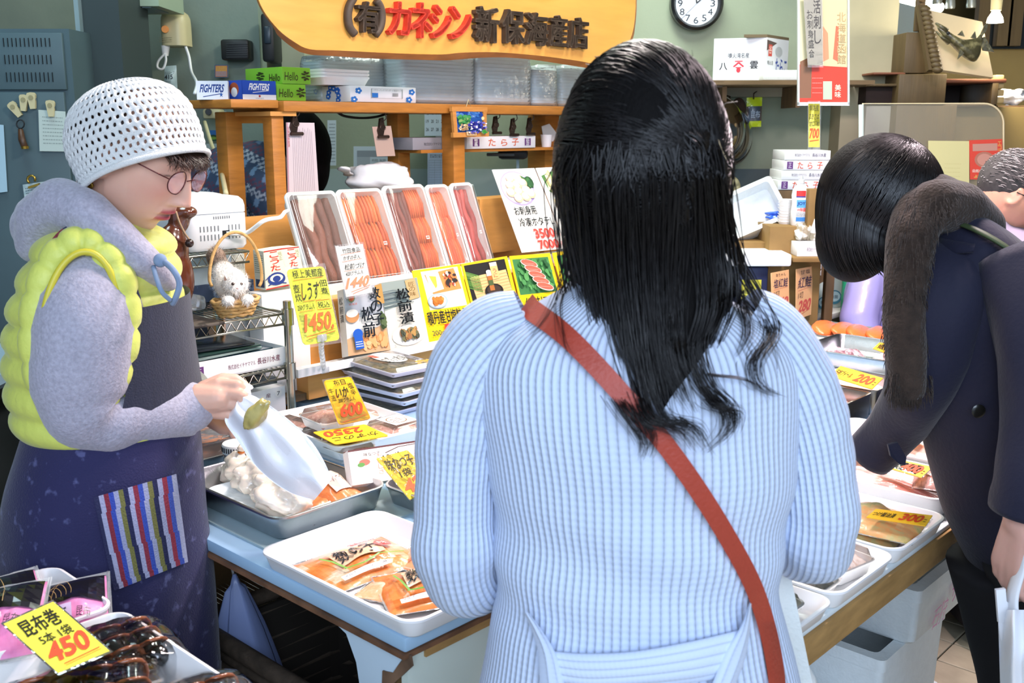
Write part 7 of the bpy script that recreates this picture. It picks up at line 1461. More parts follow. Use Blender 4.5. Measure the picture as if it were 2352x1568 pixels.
def ringsof(rows, Y, k=6, n=72, bul=None, pw=1.0):
    pr = catmull(rowfn(rows, Y), k); R_ = []
    for x, y, z, rx, ry in pr:
        b = bul(z) if bul else 0
        R_.append([V(x + (rx + b) * np.sign(math.cos(t)) * abs(math.cos(t)) ** pw, y + (ry + b) * np.sign(math.sin(t)) * abs(math.sin(t)) ** pw, z) for t in [2 * math.pi * (j / n) - math.pi / 2 * 0 + math.pi / 2 for j in range(n)]])
    return R_, pr
def surf(pr, u, v, off=.006):
    """point of the near side of a row loft under a pixel"""
    zs = np.array([p[2] for p in pr]); Yg = pr[0][1] - pr[0][4]
    order = np.argsort(zs); P_ = np.array(pr)[order]
    for _ in range(12):
        p = pY(u, v, Yg); x0, y0, rx, ry = [np.interp(p.z, P_[:, 2], P_[:, i]) for i in (0, 1, 3, 4)]
        k = min(abs((p.x - x0) / rx), .995); Yn = y0 - ry * math.sqrt(1 - k * k) - off; Yg = Yg * .4 + Yn * .6
    return pY(u, v, Yg)
def limb_rings(pts, k=6, n=36, fold=None):
    """pts: (u, v, Y, radius in metres)"""
    W_ = [(*pY(u, v, Y), r) for u, v, Y, r in pts]; C_ = catmull(W_, k); R_ = []; up = None
    for i, q in enumerate(C_):
        p = Vector(q[:3]); t = (Vector(C_[min(i + 1, len(C_) - 1)][:3]) - Vector(C_[max(i - 1, 0)][:3])).normalized()
        if up is None: up = V(0, -1, 0)
        x = t.cross(up).normalized(); y = x.cross(t); up = y; r = q[3]
        R_.append([p + (x * math.cos(a) + y * math.sin(a)) * (r * (1 + (fold(i / len(C_), a) if fold else 0))) for a in [2 * math.pi * j / n for j in range(n)]])
    return R_
def strands(mb, guide, N, spread, r0=.0011, taper=.4, jit=1.0, col=None, rnd=random, ends=None, k=4):
    """bundle of tapering hairs along a guide of world points"""
    G = [Vector(g) for g in guide]
    for _ in range(N):
        ox, oy, oz = rnd.gauss(0, 1), rnd.gauss(0, 1), rnd.gauss(0, 1); ph = rnd.uniform(0, 6); n = len(G); pts = []
        for i, g in enumerate(G):
            f = i / (n - 1); s = spread[0] * (1 - f) + spread[1] * f if not callable(spread) else spread(f)
            w = .35 * s * math.sin(ph + f * 7) * jit
            pts.append(g + V(ox * s * .6 + w, oy * s * .35, oz * s * .3 + w * .3))
        c = catmull(pts, k); m_ = len(c); L0 = rnd.uniform(.86, 1.0); m_ = max(4, int(m_ * L0)); c = c[:m_]
        mb.tube(c, [r0 * (1 - .85 * max(0, (i / (m_ - 1) - taper) / (1 - taper))) for i in range(m_)], 3, col, caps=False)
    return mb
def head_frame(yaw, pitch, roll=0):
    """yaw: where the face looks, degrees from +X towards -Y; pitch down"""
    h = V(math.cos(R(yaw)), -math.sin(R(yaw)), 0); f = h * math.cos(R(pitch)) - UP * math.sin(R(pitch)); u = h * math.sin(R(pitch)) + UP * math.cos(R(pitch)); s = f.cross(u)
    if roll: q = Matrix.Rotation(R(roll), 3, f); u = q @ u; s = q @ s
    return Matrix((s, f, u)).transposed()
def gs(x, s): return np.exp(-(x / s) ** 2)
def head_shape(mb, c, M, sc=1.0, age=1.0, n=150):
    """face looks along local +y; eyes at half height"""
    nu, nv = n, n; rings = []
    for i in range(nv + 1):
        ph = math.pi * (.004 + .992 * i / nv); ring = []
        for j in range(nu):
            th_ = 2 * math.pi * j / nu; dx, dy, dz = math.sin(ph) * math.cos(th_), math.sin(ph) * math.sin(th_), -math.cos(ph)
            x, y, z = dx * .074, dy * .094, dz * .118
            if z < 0:
                k = (-z / .118); x *= 1 - .30 * k ** 1.6
                if y < 0: y *= 1 - .55 * k ** 1.2
                else: y *= 1 - .04 * k
            if y > 0: x *= 1 + .05 * (1 - abs(z) / .118)
            if dy > 0:
                fr = min(1, dy * 1.6) 
                nose = 0
                if -.045 < z < .03: t_ = (.026 - z) / .060; wd = .0075 + .0075 * max(0, t_) ** 2; nose = (.003 + .023 * min(max(t_, 0), 1) ** 1.3) * gs(x, wd) * (1 if z > -.034 else max(0, 1 - ((-.034 - z) / .009) ** 1.2) if z > -.043 else 0)
                nose += .006 * (gs(x - .0125, .005) + gs(x + .0125, .005)) * gs(z + .034, .006)
                e = -.010 * (gs(abs(x) - .031, .013)) * gs(z - .010, .010) + .0055 * gs(abs(x) - .031, .011) * gs(z - .009, .0065)
                e += -.0018 * gs(abs(x) - .031, .013) * gs(z - .0075, .0012)
                e += .0035 * gs(abs(x) - .026, .02) * gs(z - .030, .008) + .0045 * gs(abs(x) - .040, .016) * gs(z + .018, .018)
                e += -.002 * age * gs(abs(x) - .024 + (z + .04) * .25, .0035) * gs(z + .045, .018)
                mo = .006 * gs(x, .024) * gs(z + .060, .015) + .0045 * gs(x, .018) * gs(z + .0545, .0036) + .0055 * gs(x, .016) * gs(z + .0680, .0042) - .009 * gs(x, .018) * gs(z + .0610, .0026) + .008 * gs(x, .017) * gs(z + .098, .013) - .003 * gs(x, .02) * gs(z + .079, .006)
                y += (nose + e + mo) * fr
            ring.append(Vector(c) + M @ (V(x, y, z) * sc))
        rings.append(ring)
    mb.loft(rings)
    for s_ in (-1, 1):      # ears
        e0 = Vector(c) + M @ (V(s_ * .073, -.004, .0) * sc)
        for k in range(9): a = R(-110 + 27 * k); mb.ell(e0 + M @ (V(s_ * .004, -.012 * math.cos(a) * -1, .024 * math.sin(a)) * sc), .006 * sc, None, 8, 6)
        mb.ell(e0, (.006 * sc, .012 * sc, .020 * sc), M, 10, 8)
def skincolor(c, M, sc, base='d8a890', lip='b8505a', brow=None, blush=.25):
    Mi = np.array(M.transposed()); cc = np.array(c); B_ = np.array(lin(base)); Lp = np.array(lin(lip)); Rd = np.array(lin('c8705e')); Dk = np.array(lin('2a1a16'))
    def f(co):
        l = (co - cc) @ Mi.T / sc; out = np.tile(B_, (len(co), 1)); x, y, z = l.T; fr = (y > .04)
        def mixc(o, col, k): k = np.clip(k, 0, 1)[:, None]; return o * (1 - k) + col * k
        out = mixc(out, Rd, blush * fr * (gs(np.abs(x) - .042, .02) * gs(z + .02, .02) + .6 * gs(x, .012) * gs(z + .03, .012)))
        out = mixc(out, Lp, fr * (np.abs(x) < .021) * (gs(x, .019) ** .5) * (gs(z + .0545, .0045) + gs(z + .0675, .0052)) * 1.5)
        out = mixc(out, Dk, fr * gs(x, .016) * gs(z + .0610, .0026) * 1.0)
        out = mixc(out, Dk, fr * gs(np.abs(x) - .031, .0125) * gs(z - .0072, .0014) * .9)
        if brow: out = mixc(out, np.array(lin(brow)), fr * gs(np.abs(x) - .031, .014) * gs(z - .030, .0035) * .7)
        return out
    return f
def pYs(u, v, Y): return pY(u, v, Y)
# the seller
YS = 1.85; PXS = 1.95 / FOC
SE = thing('person', 'elderly seller in white crocheted hat, lime puffer vest and navy apron holding a plastic bag', 'person', (pY(250, 1300, YS).x, YS, 0))
HM = head_frame(13, 22); HS = 1.12; HC = pY(308, 366, YS); hl = lambda x, y, z: HC + HM @ (V(x, y, z) * HS)
mb = MB(); head_shape(mb, HC, HM, HS)
mb.cap(hl(0, -.03, -.05), pY(228, 560, YS), .055, .062).cap(pY(228, 560, YS), pY(240, 800, YS), .07, .10)
H = lambda u, v, dy=0: pY(u, v, YS - .02 + dy)
mb.chain([pY(215, 640, YS - .05), pY(190, 930, YS - .1), H(440, 928)], [.05, .045, .033])
kn = [(508, 884, .0), (524, 903, -.012), (528, 926, -.012), (520, 947, -.004)]
for u, v, d in kn: mb.cap(H(447, 925), H(u - 6, v, d), .028, .0145)
mb.cap(H(455, 915, -.008), H(500, 915, -.012), .028, .026)
rr = .0098
mb.chain([H(508, 884), H(545, 884, -.008), H(562, 898, .008), H(548, 906, .022)], [.0125, .0105, .0095, .0085])
mb.chain([H(524, 903, -.012), H(556, 908, -.02), H(568, 925, -.004), H(552, 932, .012)], [.013, .011, .0095, .0085])
mb.chain([H(528, 926, -.012), H(553, 935, -.018), H(560, 952, -.004), H(543, 955, .012)], [.0125, .0105, .0095, .008])
mb.chain([H(520, 947, -.004), H(540, 958, -.01), H(541, 971, .002), H(527, 970, .014)], [.0115, .009, .008, .0075])
mb.chain([H(470, 895, .012), H(512, 872, .02), H(540, 872, .024), H(560, 884, .02)], [.018, .0135, .0115, .0095])
mb.chain([pY(260, 640, YS + .16), pY(330, 860, YS + .2), pY(480, 945, YS + .13)], [.045, .04, .03])
for (u, v, d) in ((520, 950, .1), (528, 962, .09), (524, 975, .08), (512, 985, .075)): mb.chain([pY(482, 955, YS + .12), pY(u, v, YS + d), pY(u + 22, v + 4, YS + d - .02), pY(u + 24, v + 14, YS + d - .03)], [.022, .0115, .009, .0075])
mb.chain([pY(490, 940, YS + .11), pY(530, 935, YS + .06), pY(556, 925, YS + .03)], [.016, .012, .009])
mb.cap(pY(245, 780, YS), V(pY(250, 1300, YS).x, YS, .85), .11, .13)
for s_ in (-.09, .09): mb.chain([V(pY(250, 1300, YS).x, YS + s_, .85), V(pY(250, 1300, YS).x + .02, YS + s_, .45), V(pY(250, 1300, YS).x - .02, YS + s_, .08), V(pY(250, 1300, YS).x + .12, YS + s_, .04)], [.09, .06, .042, .035])
hc = HC; skf = skincolor(HC, HM, HS, 'dcae98', 'b04a52', '7a6050', .35)
body = remesh(mb, 'body', m_skin, SE, .0028, 2, skf, None, .5)
m_rim = mat('spectacle_rim', '5a2a2c', .25, .8); m_lens = mat('pinkish_lens', 'e8a8a8', .05, coat=1, alpha=.38, spec=.8)
for s_ in (-1, 1):
    cen_ = V(s_ * .033, .103, .004); ringp = [hl(cen_.x + .0235 * math.cos(t_), cen_.y - .004 * abs(math.cos(t_)) - .02 * abs(cen_.x + .0235 * math.cos(t_)) ** 1.2 * 3, cen_.z + .0185 * math.sin(t_)) for t_ in [2 * math.pi * k / 32 for k in range(32)]]
    build(MB().tube(ringp, .0011, 6, loop=True), 'lens_rim', m_rim, SE, True); build(MB().add(ringp, [tuple(range(32))]), 'lens', m_lens, SE)
    build(MB().tube([hl(s_ * .056, .098, .010), hl(s_ * .068, .08, .014), hl(s_ * .079, .03, .02), hl(s_ * .080, -.01, .015)], .0012, 6), 'temple_arm', m_rim, SE, True)
build(MB().tube([hl(-.011, .102, .006), hl(0, .108, .010), hl(.011, .102, .006)], .0011, 6), 'bridge', m_rim, SE, True)
m_brown = mat('brown_hair', '3c2418', .4, nz=(200, .3, (1, 1, .2)), spec=.6)
mb = MB(); rnd = random.Random(3)
for k in range(70):
    x = rnd.uniform(-.065, .05); f_ = rnd.uniform(0, 1)
    mb_p = [hl(x * .9, .070 - abs(x) * .3, .050), hl(x, .100 - abs(x) * .35, .040), hl(x + .006 * rnd.gauss(0, 1), .112 - abs(x) * .4, .032), hl(x + .012 * rnd.gauss(0, 1), .112 - abs(x) * .4 + .008 * rnd.random(), .014 + .014 * rnd.random())]
    strands(mb, mb_p, 5, (.004, .007), .0009, .3, rnd=rnd, k=3)
for k in range(14): strands(mb, [hl(.066, .03 - .004 * k, .04), hl(.074, .028 - .005 * k, .01), hl(.073, .03 - .005 * k, -.01)], 3, (.003, .004), .0008, .3, rnd=rnd, k=3)
build(mb, 'hair', m_brown, SE, True, fix=False, kind='stuff')
mb = MB(); mb.ell(hl(0, -.022, .018), (.079 * HS, .088 * HS, .092 * HS), HM, 30, 20); build(mb, 'hair_cap', m_brown, SE, True)
AXh = (V(-.31, .12, .95)).normalized(); Xh = V(1, 0, .30).normalized(); Xh = (Xh - AXh * Xh.dot(AXh)).normalized(); Yh = AXh.cross(Xh); HB = pY(330, 376, YS)
prof = catmull([(.113, -.012), (.113, .0), (.115, .03), (.117, .065), (.110, .100), (.092, .134), (.062, .158), (.03, .168), (.002, .171)], 9)
nA, nR = 168, len(prof) - 1; vs = []; 
for i, (r_, z_) in enumerate(prof):
    for j in range(nA):
        t_ = 2 * math.pi * j / nA; k = 1 + .02 * noise.noise(V(math.cos(t_) * 2, math.sin(t_) * 2, z_ * 20)) + .0035 * math.sin(i * math.pi * .5) * 2.4 / max(r_ * 9, .3) + .006 * math.sin(j * 2 * math.pi / 3 + (i // 4) * 1.6)
        sx = 1.03 if math.cos(t_) < 0 else .99; dz = -.012 * max(0, -math.cos(t_)) ** 2 * (1 - i / nR)
        vs.append(HB + Xh * (r_ * k * math.cos(t_) * sx) + Yh * (r_ * k * math.sin(t_) * .98) + AXh * (z_ * .86 + dz + .002 * math.sin(j * 2 * math.pi / 3)))
fs = []
for i in range(nR):
    for j in range(nA):
        row = i // 4; hole = (i % 4 in (1, 2)) and ((j + row * 1) % 3 == 0) and 3 < i < nR - 12
        if i <= 6: hole = (i % 3 == 1) and ((j + i) % 3 == 0) and i > 2
        if not hole: fs.append((i * nA + j, i * nA + (j + 1) % nA, (i + 1) * nA + (j + 1) % nA, (i + 1) * nA + j))
hat = build(MB().add(vs, fs), 'crocheted_hat', mat('white_wool', 'e4e4e0', .95, sheen=.5, bump=(500, .8)), SE, True, fix=False)
sd = hat.modifiers.new('thickness', 'SOLIDIFY'); sd.thickness = .0035; sd.offset = -1
ss = hat.modifiers.new('soft', 'SUBSURF'); ss.levels = 1; ss.render_levels = 1
build(MB().tube([HB + Xh * (.114 * (1.03 if math.cos(t_) < 0 else .99) * math.cos(t_)) + Yh * (.114 * .98 * math.sin(t_)) + AXh * (-.012 - .012 * max(0, -math.cos(t_)) ** 2) for t_ in [2 * math.pi * k / 80 for k in range(80)]], .0052, 8, loop=True), 'hat_edge', mat('white_wool'), SE, True)
m_vest = mat('lime_nylon', 'd2d866', .5, coat=0, spec=.6, sheen=.2, bump=(30, 1.0), nz=(5, .06))
zq = [pY(200, v, YS).z for v in range(520, 1010, 68)]
def quilt(z):
    k = (pY(200, 520, YS).z - z) / (zq[0] - zq[1]); return .016 * abs(math.sin(math.pi * k)) ** .6 - .004
RV, PV = ringsof([(505, 175, 300, .08), (525, 135, 345, .12), (570, 100, 385, .14), (630, 75, 392, .16), (700, 52, 398, .17), (780, 42, 408, .17), (860, 44, 420, .17), (930, 55, 432, .17), (985, 78, 436, .16)], YS, 7, 72, quilt)
build(MB().loft(RV, True, False, False), 'puffer_vest', m_vest, SE, True, fix=False)
ctr = (205, 755); Yar = YS - .155
pts = []; rad = []
for k in range(96):
    t_ = 2 * math.pi * k / 96; pts.append(surf(PV, 184 + 100 * math.cos(t_) + 10 * math.sin(t_), 752 - 196 * math.sin(t_), .006)); rad.append(.030 * (.80 + .20 * abs(math.sin(t_ * 8)) ** .5))
build(MB().tube(pts, rad, 14, loop=True), 'armhole_quilting', m_vest, SE, True)
pts = [surf(PV, 186 + 88 * math.cos(2 * math.pi * k / 60) + 10 * math.sin(2 * math.pi * k / 60), 750 - 172 * math.sin(2 * math.pi * k / 60), .034) for k in range(60)]
build(MB().tube(pts, .006, 8, loop=True), 'armhole_binding', mat('yellow_binding', 'cfc23a', .4), SE, True)
q = [surf(PV, *p, .022) for p in ((262, 512), (330, 560), (362, 592), (318, 610), (280, 570))]
build(MB().prism(q, V(.005, .02, 0)), 'vest_collar', m_vest, SE)
m_hood = mat('lilac_grey_fleece', 'a6a3b0', .95, sheen=.4, nz=(160, .16), bump=(220, .5))
def fold(f, a): return .05 * math.sin(f * 46 + 3 * math.sin(a)) * gs(f - .62, .12) + .03 * noise.noise(V(f * 9, math.cos(a), math.sin(a)))
RS = limb_rings([(222, 590, YS - .06, .055), (208, 640, YS - .10, .072), (196, 730, YS - .14, .082), (188, 820, YS - .15, .083), (186, 890, YS - .15, .080), (205, 945, YS - .145, .068), (260, 958, YS - .12, .060), (330, 948, YS - .08, .057), (395, 942, YS - .04, .052), (425, 938, YS - .025, .050)], 7, 40, fold)
build(MB().loft(RS, True, True, False), 'hoodie_sleeve', m_hood, SE, True, fix=False)
build(MB().loft(limb_rings([(408, 940, YS - .03, .050), (425, 939, YS - .025, .051), (443, 937, YS - .02, .049), (447, 937, YS - .018, .043), (440, 937, YS - .02, .038)], 4, 60, lambda f, a: .015 * math.sin(a * 30))), 'ribbed_cuff', m_hood, SE, True, fix=False)
RS2 = limb_rings([(270, 620, YS + .14, .06), (330, 820, YS + .2, .065), (410, 890, YS + .19, .055), (458, 925, YS + .15, .045)], 6, 30, fold); build(MB().loft(RS2, True, True, True), 'hoodie_sleeve', mat('olive_fleece', '7c8078', .95, nz=(160, .15)), SE, True)
mb = MB(); hp = lambda u, v, d: pY(u, v, YS + d)
mb.chain([hp(82, 560, -.03), hp(96, 500, -.05), hp(140, 470, -.07), hp(200, 490, -.10), hp(262, 540, -.11), hp(320, 592, -.10), hp(362, 625, -.07), hp(388, 652, -.03)], [.036, .045, .048, .042, .036, .032, .026, .016])
mb.chain([hp(82, 560, -.03), hp(90, 500, .05), hp(150, 470, .10), hp(230, 480, .13), hp(310, 560, .12), hp(365, 610, .08), hp(388, 650, .02)], [.036, .045, .045, .035, .03, .028, .016])
mb.chain([hp(90, 520, 0), hp(150, 500, 0), hp(190, 540, 0)], [.05, .05, .05])
mb.chain([hp(150, 448, -.05), hp(200, 462, -.085), hp(255, 510, -.10), hp(310, 560, -.10)], [.022, .018, .016, .014])
remesh(mb, 'hood', m_hood, SE, .006, 5)
m_str = mat('blue_grey_cord', '7f92ac', .8)
build(MB().tube(catmull([hp(352, 612, -.13), hp(360, 640, -.15), hp(372, 670, -.16), hp(392, 690, -.15)], 5), .0042, 8), 'drawstring', m_str, SE, True)
build(MB().tube(catmull([hp(372, 596, -.12), hp(398, 620, -.15), hp(412, 650, -.15), hp(405, 680, -.15), hp(396, 698, -.14)], 5), .0052, 8), 'drawstring', m_str, SE, True)
build(MB().ell(hp(368, 598, -.125), (.012, .01, .012), None, 12, 8), 'knot', m_str, SE, True)
build(MB().tube([hp(205 + 8 * math.cos(k * 1.1), 425 + 5 * math.sin(k * 1.1), -.06) for k in range(12)], .003, 6), 'gold_chain', m_gold, SE, True)
m_apr = mat('navy_apron', '24234c', .85, sheen=.2, bump=(300, .4), ramp=(48, '50527c', .60, .70))
m_apr2 = mat('dark_bib', '2a2c3c', .85, sheen=.2, bump=(300, .4), nz=(30, .12, (6, 1, .5)))
RA, PA = ringsof([(955, 78, 440, .165), (1020, 62, 450, .19), (1100, 42, 456, .21), (1200, 28, 464, .22), (1300, 20, 478, .23), (1400, 18, 488, .23), (1500, 20, 496, .24), (1600, 20, 505, .24), (1760, 22, 515, .24), (1900, 24, 525, .24)], YS, 8, 90)
RA2 = []
for i, r in enumerate(RA):
    f = i / len(RA); c = sum(r, Vector()) / len(r); RA2.append([p + (p - c).normalized() * (.010 * f * math.sin(7 * math.atan2(p.y - c.y, p.x - c.x) + f * 3)) for p in r])
build(MB().loft(RA2, True, False, False), 'apron_skirt', m_apr, SE, True, fix=False)
def patch(rows_, pr, off, nu=16, wrapR=True):
    """surface patch: rows of (v, uLeft, uRight) laid on the body loft"""
    C_ = catmull([(v, a, b) for v, a, b in rows_], 5); return [[surf(pr, a + (b - a) * j / nu, v, off) for j in range(nu + 1)] for v, a, b in C_]
def ringpatch(pr, rows_, th1, b, nu=26):
    zs = np.array([p[2] for p in pr]); od = np.argsort(zs); P_ = np.array(pr)[od]; out = []
    for v, uL in catmull(rows_, 5):
        p = surf(pr, uL, v, b); cx, cy, rx, ry = [np.interp(p.z, P_[:, 2], P_[:, i]) for i in (0, 1, 3, 4)]
        t0 = -math.acos(max(-1, min(1, (p.x - cx) / (rx + b)))); out.append([V(cx + (rx + b) * math.cos(t0 + (th1 - t0) * k / nu), cy + (ry + b) * math.sin(t0 + (th1 - t0) * k / nu), p.z) for k in range(nu + 1)])
    return out
bibr = ringpatch(PV, [(704, 318), (740, 316), (800, 314), (860, 302), (920, 288), (975, 276)], .9, .022)
bb_ = MB(); bb_.loft(bibr, False, False, False)
build(bb_, 'apron_bib', m_apr2, SE, True, fix=False)
sp = [(74, 700), (84, 640), (110, 580), (150, 532), (200, 522), (245, 550), (280, 610), (305, 665), (320, 712)]
C_ = catmull([surf(PV, u, v, .028) for u, v in sp], 6); mbp = MB(); pc = ['2a2a4a', '6a3a42', '2c2c4c', '8a8a8a', '3a3a5e', '7a2c34']
for i in range(len(C_) - 1):
    p, q_ = Vector(C_[i]), Vector(C_[i + 1]); t_ = (q_ - p).normalized(); s_ = t_.cross(V(0, -1, 0)).normalized() * .007; mbp.obox(p - s_, q_ - p, s_ * 2, V(0, .004, 0), pc[(i // 3) % 6])
build(mbp, 'plaid_strap', M_matt, SE)
st = ['26284a', '9a9cb8', '7a2838', '2f459c', '8f94b4', '6a6a3a', '1c2046', '9498b6', '7c2a3c', '3048a0', '9096b4', '6c6c3c', '1c2046', '9498b6', '8a2e40', '3a50a4', 'a0a4bc']
def pk(s, t, e=.012):
    TL, TR, BR, BL = (215, 1142), (405, 1088), (432, 1290), (262, 1357); u = (TL[0] * (1 - s) + TR[0] * s) * (1 - t) + (BL[0] * (1 - s) + BR[0] * s) * t; v = (TL[1] * (1 - s) + TR[1] * s) * (1 - t) + (BL[1] * (1 - s) + BR[1] * s) * t
    return surf(PA, u, v, e + .006 * math.sin(math.pi * s) * math.sin(math.pi * t))
mbk = MB().grid(lambda s, t: pk(s, t), 68, 16, cfn=lambda s, t: st[min(int((s + .012 * math.sin(t * 4)) * 17), 16)])
for t0, t1 in ((0, 1),): mbk.loft([[pk(0, j / 16, .002) for j in range(17)], [pk(0, j / 16) for j in range(17)]], False, False, False, '26284a'); mbk.loft([[pk(j / 16, 1, .002) for j in range(17)], [pk(j / 16, 1) for j in range(17)]], False, False, False, '5a5c74')
build(mbk, 'striped_pocket', mat('striped_cloth', rough=.9, vcol=True, bump=(300, .5)), SE, True, fix=False)
m_shoe = mat('black_shoe', '17171a', .5)
bx_ = pY(250, 1300, YS).x
for s_ in (-.09, .09):
    build(MB().loft([[V(bx_ + x, YS + s_ + y, z) for x, y in rrect(w, w * .9, .04)] for w, z in ((.20, .80), (.17, .5), (.13, .12))]), 'trouser_leg', mat('dark_trousers', '22242e', .9), SE, True)
    build(MB().bbox((bx_ + .05, YS + s_, .045), (.25, .09, .08), .035), 'shoe', m_shoe, SE, True)
BG = thing('plastic_bag', 'white translucent plastic bag held in the seller\'s hands above the trays', 'bag', pY(740, 1130, YS - .02))
Lc = catmull([(534, 942), (516, 966), (546, 1012), (584, 1066), (634, 1112), (684, 1138), (722, 1148)], 4); Rc = catmull([(556, 900), (590, 912), (640, 945), (688, 985), (722, 1022), (745, 1060), (762, 1100)], 4)
def bagp(s, t, side):
    i = t * (len(Lc) - 1); k = min(int(i), len(Lc) - 2); f = i - k; l = Lc[k] * (1 - f) + Lc[k + 1] * f; r = Rc[k] * (1 - f) + Rc[k + 1] * f; u, v = l * (1 - s) + r * s
    wv = .005 * math.sin(s * 13 + t * 3) * (1 - .4 * t) + .012 * noise.noise(V(s * 3.5, t * 4, side * 3)); dep = .035 * math.sin(math.pi * s) * (.5 + .5 * t)
    return pY(u, v, YS - .03 - .04 * t + (-dep if side == 0 else dep) + wv * (1 if side == 0 else .6))
mb = MB(); mb.grid(lambda s, t: bagp(s, t, 0), 40, 50).grid(lambda s, t: bagp(s, t, 1), 40, 50)
build(mb, 'bag_body', mat('thin_white_plastic', 'f8faff', .4, coat=.25, trans=.15, bump=(20, .35)), BG, True, fix=False)
build(crumple(MB(), pY(590, 950, YS - .075), (.016, .012, .032), 5, .3, 5, 20, 14, Matrix.Rotation(R(35), 3, 'Y')), 'pickled_food', mat('olive_pickle', 'b8a860', .3, coat=.6, nz=(30, .3)), BG, True)
build(MB().tube(catmull([pY(560, 905, YS - .03), pY(566, 888, YS - .01), pY(576, 893, YS + .0)], 4), [.014, .012, .01, .012, .014, .012, .008, .004, .002][:9], 10, flat=.5), 'gathered_neck', mat('thin_white_plastic'), BG, True)
# the woman in the light blue sweater
YW = 1.22
WO = thing('person', 'woman seen from behind in light blue ribbed sweater with long black hair', 'person', (pY(1470, 1400, YW).x, YW, 0))
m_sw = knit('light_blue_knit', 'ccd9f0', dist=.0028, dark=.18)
HWc = pY(1472, 385, YW); 
mb = MB(); WM_ = head_frame(-100, 8); head_shape(mb, HWc - V(0, 0, .012), WM_, 1.0, 0, 90)
mb.cap(HWc - V(0, 0, .06), pY(1480, 760, YW), .052, .06).cap(pY(1480, 760, YW), pY(1460, 1300, YW), .09, .10)
wx = pY(1465, 1568, YW).x
for s_ in (-.08, .08): mb.chain([V(wx + s_, YW, .82), V(wx + s_, YW + .01, .45), V(wx + s_, YW, .08), V(wx + s_, YW + .13, .035)], [.085, .055, .04, .032])
def simple_hand(mb, w, d, nrm, s=1.0):
    """relaxed curled hand: w wrist, d direction, nrm back-of-hand normal"""
    d = Vector(d).normalized(); nrm = Vector(nrm).normalized(); sd = d.cross(nrm).normalized(); w = Vector(w)
    for k, (o_, l) in enumerate(((-.026, .038), (-.009, .044), (.009, .041), (.025, .033))):
        kp = w + d * .085 * s + sd * o_ * s; mb.cap(w + sd * o_ * .5 * s, kp, .018 * s, .0115 * s); a = kp + d * l * .8 * s - nrm * .008 * s; b = a + d * l * .5 * s - nrm * .02 * s; c = b - nrm * .02 * s
        mb.chain([kp, a, b, c], [.0105 * s, .009 * s, .008 * s, .007 * s])
    mb.chain([w + d * .02 * s - sd * .02 * s, w + d * .055 * s - sd * .045 * s - nrm * .01 * s, w + d * .09 * s - sd * .05 * s - nrm * .02 * s], [.016 * s, .011 * s, .009 * s])
lw = pY(1150, 1280, YW + .33); rw = pY(1800, 1235, YW + .34)
mb.chain([pY(1120, 820, YW), pY(1058, 950, YW), pY(1046, 1100, YW), pY(1046, 1280, YW + .01), lw], [.035, .034, .034, .032, .026]); mb.chain([pY(1790, 820, YW), pY(1860, 950, YW), pY(1874, 1100, YW), pY(1868, 1230, YW + .02), rw], [.035, .034, .034, .032, .026])
simple_hand(mb, lw, (.5, .6, .0), (0, 0, 1)); simple_hand(mb, rw, (-.5, .6, 0), (0, 0, 1))
remesh(mb, 'body', m_skin, WO, .0045, 3, skincolor(HWc, WM_, 1.0, 'e0b4a2'))
RW, PW = ringsof([(612, 1330, 1580, .07), (660, 1290, 1625, .075), (700, 1225, 1690, .085), (730, 1165, 1745, .095), (765, 1118, 1790, .105), (820, 1090, 1822, .118), (900, 1092, 1832, .128), (1000, 1108, 1828, .130), (1100, 1122, 1815, .128), (1200, 1134, 1800, .124), (1300, 1142, 1788, .122), (1360, 1140, 1788, .122), (1420, 1128, 1800, .126), (1500, 1112, 1822, .132), (1600, 1095, 1845, .14), (1750, 1080, 1870, .145)], YW, 7, 120, None, .92)
RWs = []
for i, r in enumerate(RW):
    f = i / len(RW); RWs.append([p + (p - Vector(PW[i][:3])).normalized() * (.006 * noise.noise(V(p.x * 7, p.z * 9, 1)) + .003 * math.sin(p.z * 60 + p.x * 18) * gs(f - .62, .12)) for p in r])
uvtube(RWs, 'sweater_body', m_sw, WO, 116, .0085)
def wfold(sgn):
    def f_(f, a): return .045 * math.sin(f * 38 + 2.5 * math.sin(a * 1.0 + sgn)) * gs(f - .72, .14) + .05 * noise.noise(V(f * 6, math.cos(a) + sgn, math.sin(a))) + .02 * math.sin(f * 60 + a * 2) * gs(f - .35, .15)
    return f_
LS = limb_rings([(1215, 735, YW, .040), (1150, 770, YW, .052), (1098, 830, YW, .056), (1066, 910, YW, .055), (1052, 1000, YW, .052), (1046, 1090, YW, .050), (1044, 1180, YW, .052), (1044, 1260, YW + .0, .054), (1062, 1318, YW + .03, .052), (1100, 1330, YW + .10, .046), (1150, 1285, YW + .31, .034)], 7, 60, wfold(0))
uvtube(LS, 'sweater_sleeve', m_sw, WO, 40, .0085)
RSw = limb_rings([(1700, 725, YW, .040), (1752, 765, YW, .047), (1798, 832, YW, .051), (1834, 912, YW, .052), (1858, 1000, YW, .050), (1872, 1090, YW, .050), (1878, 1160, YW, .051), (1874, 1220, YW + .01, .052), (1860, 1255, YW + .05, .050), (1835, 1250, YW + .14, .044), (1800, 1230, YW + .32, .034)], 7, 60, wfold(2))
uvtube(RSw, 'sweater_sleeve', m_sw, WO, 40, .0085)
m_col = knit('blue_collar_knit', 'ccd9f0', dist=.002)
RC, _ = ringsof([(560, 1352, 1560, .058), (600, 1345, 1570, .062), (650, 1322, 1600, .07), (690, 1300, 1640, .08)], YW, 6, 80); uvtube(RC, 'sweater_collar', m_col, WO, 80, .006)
m_belt2 = knit('belt_knit', 'cedaf0', dist=.0015, dark=.12)
